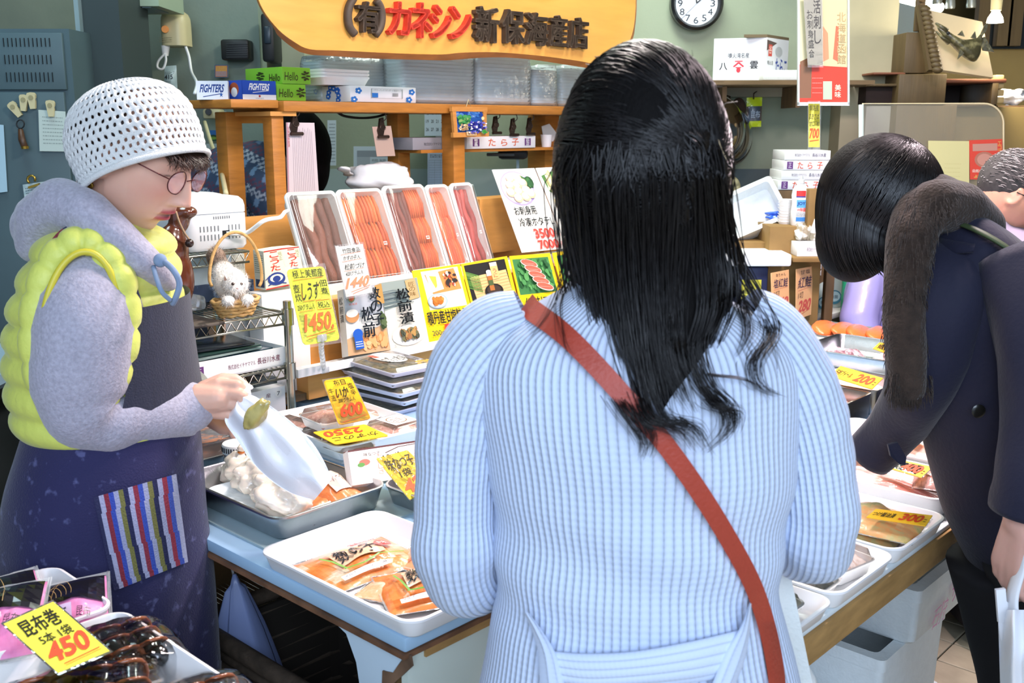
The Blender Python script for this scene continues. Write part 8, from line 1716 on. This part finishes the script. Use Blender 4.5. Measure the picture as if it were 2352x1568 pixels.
def strip(rows_, pr, off, name, m, parent, nu=40, th=.008, nrib=10):
    """rows_: list of pixel polylines (top and bottom edge) laid on the body"""
    T_, B_ = rows_; T_ = catmull(T_, 8); B_ = catmull(B_, 8); n = len(T_); R_ = []
    for i in range(n):
        a, b = T_[i], B_[i]; ring = []
        for k in range(9): f = k / 8; e = off + th * math.sin(math.pi * f) ** .5; ring.append(surf(pr, a[0] * (1 - f) + b[0] * f, a[1] * (1 - f) + b[1] * f, e))
        for k in range(8, -1, -1): f = k / 8; ring.append(surf(pr, a[0] * (1 - f) + b[0] * f, a[1] * (1 - f) + b[1] * f, off - .004))
        R_.append(ring)
    return uvtube(R_, name, m, parent, nrib, .006)
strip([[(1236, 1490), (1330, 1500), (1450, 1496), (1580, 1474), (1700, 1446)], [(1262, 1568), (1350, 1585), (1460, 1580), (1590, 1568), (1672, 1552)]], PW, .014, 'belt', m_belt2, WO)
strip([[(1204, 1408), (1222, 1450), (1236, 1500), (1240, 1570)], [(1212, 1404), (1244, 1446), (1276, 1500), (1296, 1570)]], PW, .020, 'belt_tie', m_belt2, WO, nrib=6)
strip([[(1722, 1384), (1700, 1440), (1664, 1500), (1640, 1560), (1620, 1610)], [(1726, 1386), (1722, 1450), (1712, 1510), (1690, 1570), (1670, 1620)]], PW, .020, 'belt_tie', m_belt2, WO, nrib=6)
m_strap = mat('red_brown_leather', 'a8402e', .45, bump=(200, .25), nz=(20, .06))
C_ = catmull([(1222, 712), (1290, 762), (1360, 830), (1440, 918), (1520, 1010), (1600, 1120), (1672, 1235), (1728, 1340), (1762, 1440), (1782, 1540), (1790, 1640)], 6)
rg = []
for i in range(len(C_)):
    c0 = C_[i]; d = C_[min(i + 1, len(C_) - 1)] - C_[max(i - 1, 0)]; nrm = np.array([-d[1], d[0]]); nrm = nrm / np.linalg.norm(nrm); w = 25 - 6 * i / len(C_)
    a, b = c0 + nrm * w, c0 - nrm * w; rg.append([surf(PW, *a, .012), surf(PW, *b, .012), surf(PW, *b, .004), surf(PW, *a, .004)])
rg = [[p + V(-.006, .12, -.03) for p in rg[0]], [p + V(-.006, .055, .0) for p in rg[0]]] + rg
build(MB().loft(rg), 'shoulder_strap', m_strap, WO, 40)
build(MB().loft([[V(wx + x, YW + y, z) for x, y in rrect(w, .20, .08)] for w, z in ((.26, .88), (.32, .7), (.36, .42))]), 'skirt', mat('dark_skirt', '2a2c3a', .9), WO, True)
for s_ in (-.08, .08): build(MB().bbox((wx + s_, YW + .05, .04), (.09, .25, .07), .03), 'shoe', m_shoe, WO, True)
m_hair = mat('black_hair', '14100f', .33, nz=(300, .5, (1, 1, .15)), spec=.55)
m_hairb = mat('black_hair_base', '0a0808', .75, bump=(260, .5, (1, 1, .12)), spec=.15)
RH, PH = ringsof([(146, 1440, 1500, .03), (160, 1385, 1560, .07), (200, 1335, 1612, .092), (270, 1300, 1648, .108), (350, 1288, 1662, .114), (430, 1292, 1660, .112), (500, 1300, 1655, .106), (580, 1308, 1660, .10), (650, 1318, 1680, .10), (720, 1340, 1665, .11), (790, 1372, 1625, .122), (860, 1412, 1560, .125), (920, 1450, 1520, .122), (950, 1472, 1505, .12)], YW - .005, 6, 60)
RHx = [[p + (p - Vector(PH[i][:3])).normalized() * (.004 * noise.noise(V(p.x * 20, p.y * 20, p.z * 6))) for p in r] for i, r in enumerate(RH)]
build(MB().loft([[p if p.y < YW + .02 or i < 26 else V(p.x, YW + .02, p.z) for p in r] for i, r in enumerate(RHx)]), 'hair_mass', m_hairb, WO, True, fix=False)
mb = MB(); rnd = random.Random(11)
def onhair(u, v, off=.004): return surf(PH, u, v, off)
guides = [[(1300, 430), (1310, 560), (1335, 700), (1370, 820), (1430, 930), (1478, 1010), (1472, 1060)], [(1350, 440), (1360, 600), (1385, 740), (1430, 860), (1480, 960), (1500, 1030)], [(1400, 430), (1410, 600), (1430, 750), (1465, 870), (1500, 960), (1560, 990), (1600, 1045)], [(1450, 430), (1455, 600), (1470, 760), (1490, 880), (1520, 958), (1590, 980), (1626, 1035)],
    [(1500, 420), (1500, 600), (1510, 760), (1530, 860), (1550, 930)], [(1550, 410), (1548, 560), (1545, 700), (1560, 800), (1585, 870)], [(1590, 400), (1600, 560), (1610, 700), (1588, 800), (1618, 890), (1668, 940), (1668, 990), (1612, 1045)], [(1630, 420), (1650, 560), (1660, 680), (1628, 780), (1602, 850), (1640, 925), (1690, 950), (1684, 1005)],
    [(1650, 440), (1670, 580), (1700, 680), (1722, 760), (1690, 830)], [(1655, 470), (1690, 600), (1735, 690), (1765, 760), (1727, 830), (1742, 885), (1802, 912)], [(1320, 430), (1330, 560), (1350, 680), (1380, 780), (1410, 860)], [(1425, 440), (1430, 620), (1445, 760), (1470, 850), (1490, 920)], [(1600, 420), (1620, 560), (1640, 700), (1650, 800), (1630, 880)], [(1530, 420), (1525, 600), (1530, 720), (1540, 820), (1570, 900), (1600, 960)]]
for gi, g in enumerate(guides):
    G = [onhair(g[0][0] * .85 + 221, 345, -.004), onhair(g[0][0] * .95 + 74, 395, .001)]
    for i, (u, v) in enumerate(g):
        if v < 880 and 1300 < u < 1680: p = onhair(u, v, .004)
        else: p = surf(PW, u, v, .016 + .004 * (gi % 3))
        G.append(p)
    strands(mb, G, 34 if gi in (8, 9, 12) else 56, lambda f: .013 * (1 - f) ** .7 + .003 + .0025 * f, .00095, .3, 1.1, rnd=rnd, k=5)
for g, N in (([(1305, 500), (1300, 600), (1285, 660), (1250, 730), (1195, 800)], 7), ([(1308, 560), (1300, 640), (1280, 700), (1292, 780), (1310, 830)], 8), ([(1660, 640), (1740, 720), (1780, 800), (1790, 880)], 5), ([(1620, 860), (1700, 870), (1740, 890), (1770, 930)], 4), ([(1470, 960), (1500, 1000), (1480, 1040)], 8), ([(1560, 960), (1600, 990), (1640, 1060)], 6)):
    strands(mb, [surf(PW, u, v, .02) if v > 640 else onhair(u, v, .006) for u, v in g], N, (.003, .005), .0007, .2, 1.5, rnd=rnd, k=6)
kc = HWc; rad_ = V(.101, .119, .136); dk = V(.60, -.78, .02).normalized()
for k in range(1100):
    phi = R(rnd.uniform(-22, 202)); d0 = V(math.cos(phi), rnd.uniform(-.05, .45), math.sin(phi)).normalized(); tgt = (dk + V(rnd.gauss(0, .05), 0, rnd.gauss(0, .09))).normalized(); pts = []
    sag = rnd.uniform(-.12, .12)
    for i in range(9):
        f = i / 8; d = d0.slerp(tgt, f) if d0.dot(tgt) > -.99 else d0; d = (d + V(0, 0, sag * math.sin(math.pi * f))).normalized(); q_ = 1.018 + .012 * rnd.random() + .02 * math.sin(math.pi * f) * (rnd.random() ** 3)
        pts.append(kc + V(d.x * rad_.x * q_, d.y * rad_.y * q_, d.z * rad_.z * q_ + (.004 if d.z > .6 else 0)))
    c = catmull(pts, 2); mb.tube(c, [.0011 * (1 - .4 * i / len(c)) for i in range(len(c))], 3, caps=False)
tw = pY(1590, 380, YW - .10)
for k in range(60):
    ph = rnd.uniform(0, 6.28); pts = [tw + V(.018 * math.cos(ph + i * .9) * (1 - .05 * i) - .002 * i, -.006 + .010 * math.sin(ph + i * .9), .035 - .012 * i + rnd.gauss(0, .002)) for i in range(9)]; mb.tube(catmull(pts, 3), .0011, 3, caps=False)
for k in range(60):   # flyaway hairs over the crown
    a = rnd.uniform(.2, 2.9); b = kc + V(.098 * math.cos(a), rnd.uniform(-.04, .04), .132 * math.sin(a)); mb.tube([b, b + V(rnd.gauss(0, .008), 0, .006), b + V(rnd.gauss(.004, .012), rnd.gauss(0, .01), rnd.uniform(.002, .012))], [.0006, .0005, .0002], 3, caps=False)
build(mb, 'hair_strands', m_hair, WO, True, fix=False, kind='stuff')
TB = thing('tote_bag', 'white cloth tote hanging on the right side of the blue-sweater woman', 'bag', pY(1810, 1560, YW + .12))
pts = catmull([pY(1790, 1290, YW + .14), pY(1800, 1330, YW + .12), pY(1812, 1420, YW + .11), pY(1822, 1500, YW + .11), pY(1830, 1570, YW + .11)], 5)
rg = [[p + V(-.012 - .001 * i, 0, 0), p + V(.006 + .0008 * i, -.004, 0), p + V(.008 + .0008 * i, .05, 0), p + V(-.01, .05, 0)] for i, p in enumerate([Vector(q_) for q_ in pts])]
build(MB().loft(rg), 'bag_side', mat('cream_canvas', 'd8dcd8', .9, bump=(200, .4)), TB, 40)
pb_ = Vector(pts[-1]); build(MB().bbox(pb_ + V(-.0, .12, -.16), (.07, .26, .34), .02), 'bag_body', mat('cream_canvas'), TB, 40)
# the customer in the dark coat
YC = 1.82
CO = thing('person', 'customer with black bob, brown scarf and navy coat bending over the fish trays', 'person', (pY(2400, 1400, YC).x, YC - .1, 0))
m_coat = mat('navy_coat', '14152c', .8, sheen=.15, bump=(120, .25), nz=(4, .1))
cp = lambda u, v, d=0: pY(u, v, YC + d)
CM = head_frame(150, 62); CHc = cp(2028, 480, .06)
mb = MB(); head_shape(mb, CHc, CM, 1.0, 0, 90)
mb.cap(cp(2070, 470, .05), cp(2180, 600, .02), .045, .05).cap(cp(2190, 640, .03), cp(2330, 1100), .06, .08)
mb.chain([cp(2160, 640), cp(2085, 900, .02), cp(1990, 1040, .12)], [.045, .04, .03]); simple_hand(mb, cp(1998, 1036, .12), (-.6, .5, -.25), (-.2, -.2, 1), .95)
mb.chain([cp(2390, 700, -.12), cp(2400, 950, -.2), cp(2348, 1195, -.25)], [.045, .04, .03]); simple_hand(mb, cp(2345, 1195, -.25), (-.1, .1, -1), (-1, -.3, 0), 1.0)
cx_ = cp(2400, 1400).x
mb.chain([cp(2340, 1150), cp(2345, 1350, -.02), cp(2360, 1600, -.02), cp(2370, 1900, -.02)], [.07, .07, .055, .04]); mb.chain([cp(2400, 1150), cp(2425, 1350, -.08), cp(2440, 1600, -.1), cp(2440, 1900, -.1)], [.07, .07, .055, .04])
remesh(mb, 'body', m_skin, CO, .005, 3, skincolor(CHc, CM, 1.0, 'd8a898'))
RK, PK_ = ringsof([(484, 2180, 2232, .04), (500, 2160, 2262, .08), (530, 2132, 2310, .11), (565, 2112, 2350, .13), (620, 2095, 2410, .15), (700, 2090, 2450, .16), (800, 2100, 2480, .16), (900, 2112, 2500, .16), (1000, 2128, 2510, .16), (1100, 2152, 2520, .15), (1200, 2182, 2520, .15), (1300, 2226, 2520, .15), (1400, 2268, 2510, .15), (1440, 2290, 2500, .15)], YC, 6, 60)
RKx = [[p + (p - Vector(PK_[i][:3])).normalized() * (.012 * noise.noise(V(p.x * 5, p.y * 5, p.z * 3))) for p in r] for i, r in enumerate(RK)]
build(MB().loft(RKx, True, True, False), 'coat_body', m_coat, CO, True, fix=False)
cf = lambda f, a: .06 * noise.noise(V(f * 7, math.cos(a) * 1.5, math.sin(a) * 1.5))
build(MB().loft(limb_rings([(2185, 600, YC - .02, .06), (2165, 680, YC - .07, .078), (2135, 790, YC - .07, .074), (2116, 880, YC - .04, .062), (2084, 944, YC + .02, .056), (2040, 1000, YC + .07, .051), (1998, 1044, YC + .10, .048)], 6, 36, cf), True, True, True), 'coat_sleeve', m_coat, CO, True)
build(MB().loft(limb_rings([(2330, 600, YC - .1, .07), (2400, 760, YC - .18, .08), (2405, 950, YC - .22, .07), (2372, 1100, YC - .25, .06), (2352, 1178, YC - .25, .055)], 6, 36, cf), True, True, True), 'coat_sleeve', m_coat, CO, True)
build(MB().prism([cp(2040, 1022, -.02), cp(2062, 1016, -.02), cp(2082, 1050, -.01), cp(2080, 1068, -.01), cp(2066, 1066, -.01), cp(2046, 1048, -.02)], V(0, .008, 0)), 'cuff_strap', m_coat, CO)
mbb = m_dark
for u, v in ((2172, 522), (2120, 638), (2246, 943)): p = surf(PK_, u, v, .012); build(MB().lathe([(.0, 0), (.011, .0), (.012, .003), (.008, .005), (0, .004)][::-1], p, 16, Matrix.Rotation(R(90), 3, 'X')), 'button', mat('horn_button', '1a1814', .3, coat=.4), CO, 40)
strip([[(2128, 540), (2170, 548), (2215, 556), (2240, 560)], [(2126, 566), (2166, 578), (2200, 582), (2236, 580)]], PK_, .01, 'epaulette', mat('navy_coat'), CO)
strip([[(2186, 505), (2240, 520), (2300, 552), (2352, 590)], [(2184, 512), (2234, 532), (2290, 562), (2340, 598)]], PK_, .012, 'green_strap', mat('olive_strap', '3c4a2c', .6), CO, nrib=2)
build(MB().loft(limb_rings([(2330, 1280, YC - .02, .12), (2340, 1420, YC - .02, .10), (2360, 1600, YC - .02, .085), (2370, 1900, YC - .02, .07), (2372, 1960, YC - .02, .065)], 5, 30)), 'trouser_leg', mat('black_trousers', '0e0e14', .85), CO, True)
build(MB().loft(limb_rings([(2420, 1280, YC - .1, .12), (2440, 1500, YC - .1, .09), (2440, 1900, YC - .1, .07), (2442, 1960, YC - .1, .065)], 5, 30)), 'trouser_leg', mat('black_trousers'), CO, True)
for p_ in (cp(2370, 1900, -.02), cp(2440, 1900, -.1)): build(MB().bbox((p_.x - .06, p_.y, .05), (.26, .09, .09), .03), 'shoe', m_shoe, CO, True)
m_scarf = mat('brown_wool', '33271f', .95, sheen=.15, bump=(180, 1.0), nz=(60, .3))
mb = MB(); mb.chain([cp(2190, 478, .05), cp(2150, 462, .0), cp(2110, 492, -.05), cp(2092, 550, -.09), cp(2082, 640, -.10), cp(2076, 740, -.12), cp(2082, 830, -.13), cp(2086, 890, -.13)], [.04, .05, .046, .042, .038, .036, .034, .03]); mb.chain([cp(2250, 520, .03), cp(2200, 480, -.02), cp(2150, 470, -.06)], [.045, .05, .045])
mb.chain([cp(2190, 478, .05), cp(2150, 470, .12), cp(2090, 500, .12), cp(2070, 560, .06), cp(2080, 600, -.04)], [.035, .04, .04, .04, .035])
remesh(mb, 'scarf', m_scarf, CO, .006, 3)
mb = MB(); rnd = random.Random(5)
for k in range(46): u = 2056 + k * 1.35; strands(mb, [cp(u, 860, -.15 + .03 * (k % 2)), cp(u - 4, 910, -.15), cp(u - 2 + rnd.gauss(0, 6), 935 + 30 * rnd.random(), -.15)], 5, (.003, .005), .0012, .5, rnd=rnd, k=3)
for k in range(700):
    t_ = rnd.random(); i = int(t_ * 6.99); pl_ = [(2150, 462), (2110, 492), (2092, 550), (2082, 640), (2076, 740), (2082, 830), (2086, 890), (2086, 895)]; f = t_ * 7 - i; f = max(0, min(1, f)); u = pl_[i][0] * (1 - f) + pl_[i + 1][0] * f; v = pl_[i][1] * (1 - f) + pl_[i + 1][1] * f
    a = rnd.uniform(0, 6.28); r_ = .037; p = cp(u, v, -.11) + V(r_ * math.cos(a), -abs(r_ * math.sin(a)), rnd.gauss(0, .01)); mb.tube([p, p + V(.003 * math.cos(a), -.002, -.006), p + V(.004 * math.cos(a), -.002, -.014)], [.0009, .0007, .0003], 3, caps=False)
build(mb, 'scarf_fringe', m_scarf, CO, True, fix=False, kind='stuff')
mb = MB(); mb.ell(cp(2022, 455, .06), (.112, .105, .118), Matrix.Rotation(R(-18), 3, 'Y'), 30, 20).ell(cp(1968, 540, .06), (.072, .085, .088), Matrix.Rotation(R(12), 3, 'Y'), 24, 16).ell(cp(2040, 520, .05), (.075, .09, .07), None, 24, 16)
remesh(mb, 'hair_mass', m_hairb, CO, .006, 6)
mb = MB(); hc_ = cp(2022, 458, .06); rx3 = V(.108, .108, .114); ck = V(.42, -.20, .88).normalized()
for k in range(1500):
    az = rnd.uniform(0, 2 * math.pi); sd = (ck.cross(V(0, 1, 0))).normalized(); s2 = ck.cross(sd); dr = sd * math.cos(az) + s2 * math.sin(az)
    if dr.y > .55: continue
    d1 = (dr * 1.0 + ck * -.12 + V(-.15, 0, -.1)).normalized(); pts = []; c0_ = (ck + V(rnd.gauss(0, .10), rnd.gauss(0, .05), rnd.gauss(0, .10))).normalized()
    for i in range(8): f = i / 7; d = c0_.slerp(d1, f); q_ = 1.02 + .02 * rnd.random(); pts.append(hc_ + V(d.x * rx3.x * q_, d.y * rx3.y * q_, d.z * rx3.z * q_))
    e = pts[-1]; tipz = cp(2000, 618, 0).z + .05 * max(0, (e.x - hc_.x) / .1) + rnd.gauss(0, .006); n_ = 5; dz = e.z - tipz
    if dz > .01:
        inw = .30 if e.x < hc_.x else .0
        for i in range(1, n_ + 1): f = i / n_; pts.append(e + V(-.018 * math.sin(f * 2.2) * (1 if e.x < hc_.x + .02 else .2) + inw * .09 * f * f + .012 * f, -.006 * math.sin(f * 3), -dz * f))
    m_ = catmull(pts, 3); mb.tube(m_, [.0013 * (1 - .7 * max(0, i / len(m_) - .7) / .3) for i in range(len(m_))], 3, caps=False)
build(mb, 'hair_strands', m_hair, CO, True, fix=False, kind='stuff')
SB = thing('shopping_bag', 'white plastic shopping bag hanging from the coat wearer\'s hand at the right edge', 'bag', pY(2335, 1560, YC - .27))
m_sb = mat('thin_white_plastic'); Y0 = YC - .27
def sbp(s, t, side):
    u = 2292 + 130 * s + 10 * t; v = 1400 + 330 * t; return pY(u, v, Y0 + (-1 if side == 0 else 1) * .05 * math.sin(math.pi * min(1, t * 1.3 + .1)) * (math.sin(math.pi * s) ** .6) + .012 * math.sin(s * 17 + t * 2) + .01 * noise.noise(V(s * 5, t * 5, side)))
mb = MB(); mb.grid(lambda s, t: sbp(s, t, 0), 40, 30).grid(lambda s, t: sbp(s, t, 1), 40, 30); build(mb, 'bag_body', m_sb, SB, True, fix=False)
for g in ([(2352, 1250), (2345, 1300), (2325, 1370), (2328, 1440)], [(2350, 1240), (2368, 1310), (2395, 1370), (2400, 1430)]):
    c_s = catmull([pY(u, v, Y0) for u, v in g], 6); build(MB().tube(c_s, [.010 + .012 * (i / len(c_s)) for i in range(len(c_s))], 10, flat=.35), 'handle', m_sb, SB, True)
build(MB().prism([pY(2288, 1355, Y0), pY(2310, 1352, Y0), pY(2312, 1380, Y0), pY(2330, 1400, Y0), pY(2330, 1430, Y0), pY(2294, 1430, Y0)], V(0, .006, 0)), 'handle', m_sb, SB)
# man with glasses at the right edge
YM = 2.96
MA = thing('person', 'grey-haired man with glasses and red collar leaning down at the right edge', 'person', (pY(2280, 900, YM).x, YM, 0))
MM = head_frame(12, 38); MC = pY(2318, 450, YM); ml = lambda x, y, z: MC + MM @ V(x, y, z)
mb = MB(); head_shape(mb, MC, MM, 1.0, 1.2, 120); mb.cap(ml(0, -.02, -.04), pY(2240, 560, YM), .055, .06).cap(pY(2240, 560, YM), pY(2200, 800, YM), .09, .12)
mx_ = pY(2230, 800, YM).x + .1; YM_ = YM - .12
for s_ in (-.1, .1): mb.chain([V(mx_, YM_ + s_, .8), V(mx_, YM_ + s_, .45), V(mx_, YM + s_, .08), V(mx_ + .12, YM + s_, .04)], [.09, .06, .045, .035])
remesh(mb, 'body', m_skin, MA, .005, 3, skincolor(MC, MM, 1.0, 'd89c80', 'b06858', '6a6460', .4))
m_jk = mat('lilac_grey_jacket', '8f8798', .85, nz=(5, .08)); m_red = mat('red_knit', 'c02a22', .85)
mb = MB(); mb.ell(pY(2262, 640, YM + .02), (.20, .22, .17), None, 24, 16).ell(pY(2230, 800, YM), (.2, .2, .25), None, 24, 16).cap(pY(2215, 520, YM), pY(2262, 640, YM), .10, .16).chain([pY(2230, 600, YM - .2), pY(2290, 760, YM - .25), pY(2380, 800, YM - .2)], [.08, .07, .05]); remesh(mb, 'jacket', m_jk, MA, .01, 5)
for rr_, col_, off in ((.066, m_jk, 0), (.062, mat('white_piping', 'e6dcdc', .8), .012), (.059, m_red, .022), (.056, mat('white_piping'), .034)):
    cc_ = pY(2236, 500, YM) + V(.03 * off * 30 * .03, 0, 0); ax_ = (ml(0, 0, 0) - pY(2225, 560, YM)).normalized(); x_ = ax_.cross(V(0, 1, 0)).normalized(); y_ = ax_.cross(x_); c0 = pY(2238, 512, YM) + ax_ * (off - .01)
    build(MB().tube([c0 + x_ * (rr_ * 1.15 * math.cos(t_)) + y_ * (rr_ * math.sin(t_)) for t_ in [2 * math.pi * k / 30 for k in range(30)]], .013, 8, loop=True), 'collar', col_, MA, True)
build(MB().loft([[V(mx_ + x, YM - .12 + y, z) for x, y in rrect(w, w, .08)] for w, z in ((.36, .85), (.34, .5), (.3, .08))]), 'trousers', mat('black_trousers'), MA, True)
for s_ in (-.1, .1): build(MB().bbox((mx_ + .05, YM - .12 + s_, .04), (.27, .1, .07), .03), 'shoe', m_shoe, MA, True)
mb = MB(); mb.ell(ml(0, -.022, .035), (.078, .092, .094), MM, 24, 16); build(mb, 'hair_mass', mat('grey_hair_base', '3a3836', .8, nz=(60, .3)), MA, True)
mb = MB(); rnd = random.Random(8)
for k in range(900):
    d = V(rnd.gauss(0, 1), rnd.gauss(-.35, .8), rnd.gauss(.5, .7)).normalized()
    if d.y > .75 or (d.z < -.1 and d.y > -.1): continue
    p = ml(d.x * .079, -.022 + d.y * .093, .035 + d.z * .095); t_ = MM @ V(d.x * .6, .6, .4); mb.tube([p, p + t_ * .010, p + t_ * .018 + V(0, 0, -.003)], [.0011, .0009, .0003], 3, col='5a5654' if rnd.random() < .5 else 'a8a4a0', caps=False)
build(mb, 'hair_strands', mat('grey_hair', rough=.45, vcol=True), MA, True, fix=False, kind='stuff')
m_mr = mat('dark_rim', '2c2622', .3, .6)
for s_ in (-1, 1):
    rp = [ml(s_ * .032 + .021 * math.cos(t_), .104 - .15 * abs(s_ * .032 + .021 * math.cos(t_)), .004 + .016 * math.sin(t_)) for t_ in [2 * math.pi * k / 24 for k in range(24)]]; build(MB().tube(rp, .0012, 6, loop=True), 'lens_rim', m_mr, MA, True); build(MB().add(rp, [tuple(range(24))]), 'lens', film('lens_clear', 'ffffff', .1, .03), MA)
    build(MB().tube([ml(s_ * .052, .096, .012), ml(s_ * .080, .03, .022), ml(s_ * .080, -.01, .012)], .0016, 6), 'temple_arm', m_mr, MA, True)
# seller in lavender behind the far trays
YL = 4.12
LA = thing('person', 'person in shiny lavender jacket crouching behind the salmon tray', 'person', (pY(2010, 800, YL).x, YL, 0))
m_lav = mat('lavender_nylon', 'a9a4e2', .35, coat=.2, bump=(14, .7))
mb = MB(); LM = head_frame(120, 40); LC = pY(2010, 520, YL); head_shape(mb, LC, LM, 1.0, 0, 80); mb.cap(LC, pY(2020, 640, YL), .05, .07); lx = pY(2010, 800, YL).x
for s_ in (-.1, .1): mb.chain([V(lx + s_, YL + .1, .5), V(lx + s_, YL - .2, .48), V(lx + s_, YL - .15, .08), V(lx + s_, YL - .27, .04)], [.09, .065, .045, .035])
remesh(mb, 'body', m_skin, LA, .007, 3, skincolor(LC, LM, 1.0, 'e0b0a8'))
mb = MB(); mb.ell(pY(2035, 690, YL), (.17, .15, .20), None, 24, 16).ell(pY(2040, 850, YL), (.19, .18, .25), None, 24, 16).chain([pY(1990, 650, YL - .08), pY(1972, 730, YL - .14), pY(1990, 800, YL - .2), pY(2040, 790, YL - .24)], [.07, .075, .06, .05]); remesh(mb, 'nylon_jacket', m_lav, LA, .009, 5)
mb = MB(); mb.ell(LC + LM @ V(0, -.02, .03), (.086, .1, .1), LM, 20, 14); build(mb, 'hair', m_hairb, LA, True)
build(MB().loft([[V(lx + x, YL + y, z) for x, y in rrect(w, w, .08)] for w, z in ((.36, .62), (.38, .3), (.34, .05))]), 'trousers', mat('dark_trousers'), LA, True)
# person bending behind the wooden rack
YR = 4.05
RA_ = thing('person', 'dark-haired person in a patterned blue jumper bending behind the wooden rack', 'person', (pY(560, 700, YR).x, YR, 0))
rp_ = lambda u, v, d=0: pY(u, v, YR + d)
mb = MB(); RM = head_frame(20, 55); RC_ = rp_(655, 345); head_shape(mb, RC_, RM, 1.05, 0, 90); mb.cap(rp_(630, 370), rp_(560, 470), .06, .07); rx_ = rp_(520, 700).x
for s_ in (-.1, .1): mb.chain([V(rx_, YR + s_, .8), V(rx_, YR + s_, .45), V(rx_, YR + s_, .08), V(rx_ + .12, YR + s_, .04)], [.09, .06, .045, .035])
remesh(mb, 'body', m_skin, RA_, .006, 3, skincolor(RC_, RM, 1.0, 'b08c74'))
def fair(co):
    out = np.tile(np.array(lin('36465e')), (len(co), 1)); z = co[:, 2] * 1.0 + co[:, 0] * .5; x = co[:, 0] - co[:, 2] * .4; b = np.floor(z / .035) % 3; k = ((np.floor(x / .012) + np.floor(z / .012)) % 2 == 0); out[(b == 1) & k] = lin('9aa4b0'); out[(b == 2) & k] = lin('5a3a4c'); out[(b == 0) & (np.floor(x / .02) % 3 == 0)] = lin('6a86a4'); return out
mb = MB(); mb.ell(rp_(545, 430), (.20, .2, .17), Matrix.Rotation(R(-20), 3, 'Y'), 24, 16).ell(rp_(590, 400), (.12, .16, .13), None, 20, 14).ell(rp_(540, 560), (.2, .2, .28), None, 24, 16).chain([rp_(600, 430, -.18), rp_(640, 520, -.2), rp_(690, 560, -.2)], [.08, .07, .05])
remesh(mb, 'patterned_jumper', mat('fair_isle', rough=.95, vcol=True), RA_, .006, 4, fair)
mb = MB(); mb.ell(rp_(700, 330), (.10, .12, .14), Matrix.Rotation(R(-15), 3, 'Y'), 24, 16).ell(rp_(660, 310, .02), (.09, .10, .08), None, 20, 14).ell(rp_(725, 375), (.055, .09, .12), None, 20, 14); remesh(mb, 'hair', m_hairb, RA_, .008, 4)
build(MB().loft([[V(rx_ + x, YR + y, z) for x, y in rrect(w, w, .08)] for w, z in ((.36, .85), (.34, .5), (.3, .08))]), 'trousers', mat('dark_trousers'), RA_, True)
